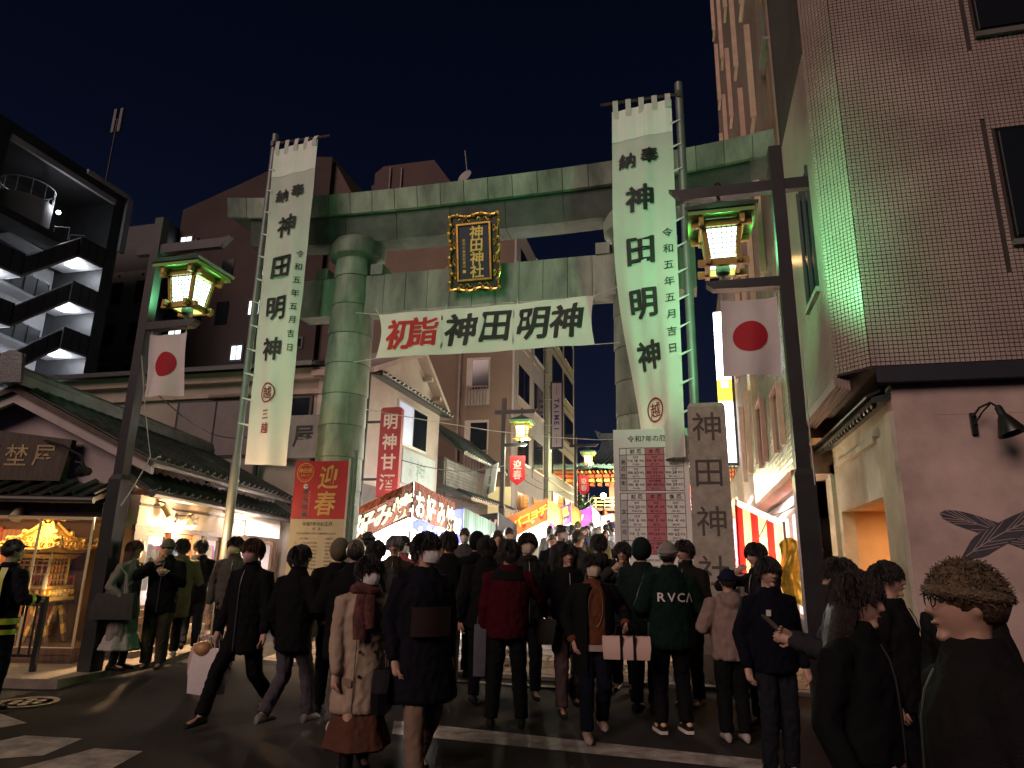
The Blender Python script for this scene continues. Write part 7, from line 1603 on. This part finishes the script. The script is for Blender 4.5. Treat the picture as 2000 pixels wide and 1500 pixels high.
# ---------------------------------------------------------------- clothing details
def refl(t, name, pts, m, r=.03): b = MB(); b.tube(pts, r, 6, flat=.25); b.build(name, m, t, local=True)
hv_y = mat('reflective_yellow', (.46, .50, .04), .4, var=.05); 
vest = MB()
R_ = lambda z, rx, ry: [(rx*math.cos(a), ry*math.sin(a), z) for a in [2*math.pi*k/28 for k in range(28)]]
def band(t, z0, z1, rx, ry, m, name, cx=0, gap=None):
    b = MB(); b.loft([R_(z0, rx, ry), R_(z1, rx, ry)], cap=False); b.build(name, m, t, smooth=60, local=True)
band(guard, .86, .92, .205, .165, hv_y, 'vest_band'); band(guard, .76, .81, .208, .168, hv_y, 'vest_band')
for s in (-1, 1):
    for yy in (-1, 1):
        b = MB(); b.grid(lambda u, v: Vector((s*(.07+.07*u), yy*(.158-.02*u-.03*max(0, v-.75)*4+.006), .93+.50*v)), 3, 8); b.build('vest_panel', hv_y, guard, smooth=60, local=True)
    sh, e_, w = limbs(PEOPLE[guard.name][1])['arm', s]; d = (w-e_).normalized(); b = MB(); b.tube([e_.lerp(w, .25), e_.lerp(w, .5)], .070, 14, cap=False); b.build('sleeve_band', hv_y, guard, smooth=60, local=True)
# cream coat: scarf, buttons, lapel line
plaid = mat('plaid_scarf', (.16, .05, .04), .9, var=.5, scale=14, bump=.4)
b = MB(); b.tube([(.095*math.cos(a), .095*math.sin(a), 1.455+.02*math.sin(a*2)) for a in [2*math.pi*k/16 for k in range(17)]], .045, 8); b.tube([(.05, .13, 1.42), (.07, .175, 1.25), (.06, .185, 1.08)], [.05, .06, .055], 8, flat=.4); b.tube([(-.01, .14, 1.42), (.0, .18, 1.28), (-.01, .18, 1.16)], [.045, .055, .05], 8, flat=.4); b.build('scarf', plaid, cream_p, smooth=60, local=True)
for z in (.98, .80):
    for x in (-.075, .045):
        b = MB(); b.ball((x, .158+.02*(z < .9), z), (.014, .007, .014), 8, 6); b.build('button', mat('dark_button', (.03, .015, .01), .3, var=0), cream_p, local=True)
b = MB(); b.tube([(.075, .148, 1.10), (.08, .160, .9), (.085, .175, .66), (.09, .185, .53)], .004, 4); b.build('coat_edge', fab((.2, .14, .10)), cream_p, local=True)
for s in (-1, 1):
    b = MB(); b.grid(lambda u, v: Vector((s*(.10+.07*u), .170-.012*u, .72+.02*u+.06*v)), 3, 2); b.build('pocket_flap', fab((.42, .31, .22)), cream_p, local=True)
# glasses
def glasses(t):
    M_ = headM(PEOPLE[t.name][1]); b = MB()
    for s in (-1, 1):
        b.tube([M_@Vector((s*.034+.024*math.cos(a), .104-.004*abs(math.cos(a)), 1.618+.017*math.sin(a))) for a in [2*math.pi*k/16 for k in range(17)]], .0022, 5, cap=False); b.tube([M_@Vector((s*.058, .100, 1.622)), M_@Vector((s*.079, .03, 1.622)), M_@Vector((s*.080, -.01, 1.615))], .002, 4)
    b.tube([M_@Vector((-.011, .106, 1.622)), M_@Vector((.011, .106, 1.622))], .002, 4); b.build('glasses', lacq_black, t, local=True)
glasses(navy_p); glasses(fz_p)
rq = random.Random(4); b = MB(); M_ = headM(PEOPLE[fz_p.name][1])
for k in range(1800):
    d = Vector((rq.gauss(0, 1), rq.gauss(0, 1), rq.gauss(.2, .8))).normalized()
    if d.z < -.02+.2*max(0, d.y): continue
    q0 = Vector((d.x*.096, d.y*.114-.006, d.z*.129+1.615)); w_ = Vector((rq.gauss(0, 1), rq.gauss(0, 1), rq.gauss(-.3, 1))).normalized()
    b.tube([M_@q0, M_@(q0+d*.006+w_*.006), M_@(q0+d*.007+w_*.015)], [.0022, .0022, .0008], 3)
b.build('hat_fuzz', MATS['fuzzy_brown_wool'], fz_p, local=True, kind='stuff')
# navy coat chest bag band, hem crease
b = MB(); b.grid(lambda u, v: Vector((-.15+.30*u, .166+.035*math.sin(math.pi*u)*1.0, 1.0+.20*v)), 8, 3, .03); b.build('chest_pouch', mat('brown_black_leather', (.025, .012, .010), .5, var=.1), navy_p, smooth=40, local=True)
# red jacket black yoke and side
b = MB(); b.loft([[(.205*math.cos(a)*k, .150*math.sin(a)*k-.004, z) for a in [2*math.pi*i/26 for i in range(26)]] for z, k in ((1.345, .99), (1.40, .86), (1.45, .56), (1.47, .44))], cap=False); b.build('dark_yoke', fab(blk), red_p, smooth=60, local=True)
# open black coat of the brown sweater
b = MB(); PB = dict(PEOPLE[brown_p.name][1])
for s in (-1, 1):
    b.grid(lambda u, v: Vector((s*(.225*math.cos(rad(-90+160*u))+.008), .175*math.sin(rad(-90+160*u)), 1.44-.86*v+.0*u))if 0 else Vector((s*(.215-.0*v)*math.cos(rad(-88+150*u))*(1-.45*max(0, .12-v)/.12), (.165+.03*v)*math.sin(rad(-88+150*u)), 1.44-.86*v)), 12, 12, .012*s)
    sh, e_, w = limbs(PB)['arm', s]; b.tube([sh-Vector((s*.06, 0, 0)), sh, sh.lerp(e_, .5), e_, e_.lerp(w, .9)], [.085, .088, .082, .074, .062], 12)
b.build('open_coat', fab(blk), brown_p, smooth=60, local=True)
b = MB(); b.tube([(.07*math.cos(a), .150+.012*math.sin(a), 1.22+.19*math.sin(a)) for a in [2*math.pi*k/24 for k in range(25)]], .004, 5); b.build('necklace', mat('necklace_gold', (.5, .36, .15), .3, metal=.8, var=0), brown_p, local=True)
band(brown_p, .80, .86, .196, .152, fab((.5, .4, .36)), 'shirt_hem')
# letters on the green jacket
bw_ = 1.25
bk_ = lambda u, v, d=0.: Vector((u, -(.142*bw_*math.sqrt(max(.05, 1-(u/(.192*bw_))**2)))-.016, 1.215+v))
b = MB()
for ch, u in (('R', -.135), ('V', -.045), ('C', .05), ('Λ', .14)): glyph(b, ch, .012, bk_, u, 0, .115, 1.05)
b.build('lettering', mat('white_print', (0, 0, 0)), rv_p, local=True)
for s in (-1, 1):
    h, k, a = limbs(PEOPLE[rv_p.name][1])['leg', s]; b = MB(); z = a.z-.085; b.loft([[(a.x+w*sx, a.y+yy, zz) for sx, zz in ((-1, z), (1, z), (1, z+.028), (-1, z+.028))] for yy, w in ((-.088, .03), (-.06, .042), (.05, .047), (.13, .048), (.185, .025))]); b.build('sole', mat('sneaker_white', (.6, .56, .5), .5, var=.1), rv_p, local=True)
    b = MB(); b.ball((a.x, a.y-.06, z+.075), (.03, .03, .022), 8, 6); b.ball((a.x+s*.035, a.y+.04, z+.06), (.012, .05, .022), 8, 6); b.build('side_panel', mat('sneaker_tan', (.55, .36, .18), .5, var=.1), rv_p, local=True)
b = MB(); b.add([(.085, .158, 1.255), (.125, .152, 1.255), (.125, .156, 1.305), (.085, .162, 1.305)], [(0, 1, 2, 3)]); b.v = [p*1.0+Vector((0, .014, 0)) for p in b.v]; b.build('chest_label', mat('white_print', (0, 0, 0)), sweat_p, local=True)
for k in range(13):
    z = .44+.04*k; r = (.218-.4*(z-.45) if z < .58 else .165-.07*(z-.58))+.014; b = MB(); b.loft([[(r*math.cos(a)*(1+.05*math.sin(a*7)), r*.86*math.sin(a)*(1+.05*math.cos(a*6)), z+dz+.007*math.sin(a*5)) for a in [2*math.pi*q_/40 for q_ in range(40)]] for dz in (0, .02)], cap=False); b.build('skirt_stripe', mat('pale_pink_stripe', (.55, .33, .30), .8, var=.05), fg_p, smooth=60, local=True)
# ---------------------------------------------------------------- things carried
def bag(name, label, cat, c, w, d, h, rz, m, hl=.18, taper=1., strap=True, sm=None):
    t = thing(name, label, cat, (c[0], c[1], c[2]), rz)
    b = MB(); b.loft([[(sx*w/2*k, sy*d/2*k2, z) for sx, sy in ((-1, -1), (0, -1.15), (1, -1), (1, 1), (0, 1.15), (-1, 1))] for z, k, k2 in ((-h, taper, 1), (-h*.5, (1+taper)/2*1.03, 1.1), (0, 1, .5))]); b.build('bag_body', m, t, smooth=30, local=True)
    for s in (-1, 1):
        b = MB(); b.tube([(-w*.25, s*d*.2, -.02), (-w*.2, s*d*.15, hl*.7), (0, s*d*.08, hl), (w*.2, s*d*.15, hl*.7), (w*.25, s*d*.2, -.02)], .006, 5); b.build('handle', sm or m, t, local=True)
    return t
p = hand_of(bag_p, 1); bag('shopping_bag', 'large white plastic shopping bag carried by the pink masked person', 'bag', (p.x-.04, p.y, p.z-.10), .36, .16, .42, rad(-10), mat('white_plastic', (.62, .56, .55), .5, var=.1, trans=.15), .12, .9)
bag('shopping_bag', 'smaller crumpled pinkish bag beside the large white shopping bag', 'bag', (p.x-.22, p.y+.10, p.z-.08), .26, .14, .30, rad(-30), mat('pinkish_plastic', (.52, .36, .32), .5, var=.15, trans=.15), .12, .85)
pp = thing('paper_parcel', 'brown paper parcel on top of the white shopping bag', 'parcel', (p.x-.10, p.y-.04, p.z-.12))
b = MB(); b.ball((0, 0, .02), (.10, .07, .07), 10, 8); b.build('parcel', mat('brown_paper', (.40, .21, .08), .5, var=.3), pp, smooth=50, local=True)
p = wpt(tote_p, .24, .0, 1.02); bag('tote_bag', 'big dark grey tote bag hanging from the shoulder of the long beige coat', 'bag', (p.x, p.y, p.z), .46, .14, .32, rad(20), fab((.07, .065, .06)), .34, 1.15, sm=fab((.5, .46, .42)))
p = hand_of(bean_p, -1); ft = thing('food_tray', 'paper tray of yellow fried food held by the beanie wearer', 'food tray', (p.x, p.y, p.z-.01))
b = MB(); b.lathe([(.05, -.02), (.085, .02), (.08, .022)], n=12); b.build('paper_tray', mat('tray_white', (.6, .55, .45), .7), ft, local=True)
for i in range(4):
    b = MB(); b.ball((.03*math.cos(i*1.6), .03*math.sin(i*1.6), .02), (.03, .025, .022), 8, 6); b.build('food_piece', mat('fried_yellow', (.62, .38, .06), .5, var=.3, scale=30), ft, local=True)
p = wpt(cross_p, .05, .17, .98); bag('waist_bag', 'black waist bag slung on the person in grey trousers', 'bag', (p.x, p.y, p.z), .28, .10, .16, rad(100), fab((.02, .018, .018), .4), .05, .9)
p = hand_of(red_p, 1); pt_ = thing('phone', 'dark phone held up by the person in the red jacket', 'phone', p, rad(14))
b = MB(); b.box(-.036, .036, -.005, .005, -.02, .13); b.build('case', lacq_black, pt_, local=True)
p = wpt(red_p, -.27, .02, .80); bag('shoulder_bag', 'flat grey folded bag at the left side of the red jacket', 'bag', (p.x, p.y, p.z+.12), .12, .08, .48, rad(15), fab((.12, .12, .14), .4), .1, .95)
p = hand_of(long_p, 1); bag('round_handbag', 'round dark olive handbag hanging from the arm of the long haired person', 'bag', (p.x-.06, p.y-.05, p.z+.02), .24, .12, .24, rad(14), fab((.045, .04, .028), .5), .14, .7)
p = wpt(brown_p, -.30, .14, .95); hb2 = bag('striped_handbag', 'pale pinkish handbag with two dark straps on the arm of the brown sweater', 'handbag', (p.x, p.y-.02, p.z), .44, .14, .20, rad(10), mat('pale_pink_leather', (.52, .36, .31), .5, var=.08), .12, .95, sm=fab((.02, .015, .015), .4))
for x in (-.05, .07):
    b = MB(); b.box(x-.012, x+.012, -.088, .088, -.20, .005); b.build('strap', fab((.02, .015, .015), .4), hb2, local=True)
p = hand_of(ph_p, 1); pt_ = thing('phone', 'phone held in both hands by the person in grey before the doorway', 'phone', (p.x-.03, p.y, p.z+.02), rad(60))
b = MB(); b.box(-.036, .036, -.005, .005, -.03, .12); b.v = [Matrix.Rotation(rad(-50), 3, 'X')@q for q in b.v]; b.build('case', lacq_black, pt_, local=True)
p = hand_of(eat_p, -1); ft = thing('paper_cup', 'small pale paper cup held by the person eating before the striped tent', 'cup', (p.x, p.y, p.z))
b = MB(); b.lathe([(.028, -.02), (.038, .07), (.036, .07), (.026, -.01)], n=14); b.build('cup', mat('tray_white', (0, 0, 0)), ft, local=True)
p = wpt(navy_p, .28, .0, .78); bag('black_handbag', 'black handbag hanging by the side of the long navy coat', 'bag', (p.x, p.y, p.z), .12, .26, .28, rad(14), fab((.012, .012, .014), .4), .1, .9)
bake()
for o in sc.objects:
    if o.name.startswith(('table_lettering', 'small_lettering', 'inscription')): o['kind'] = 'stuff'
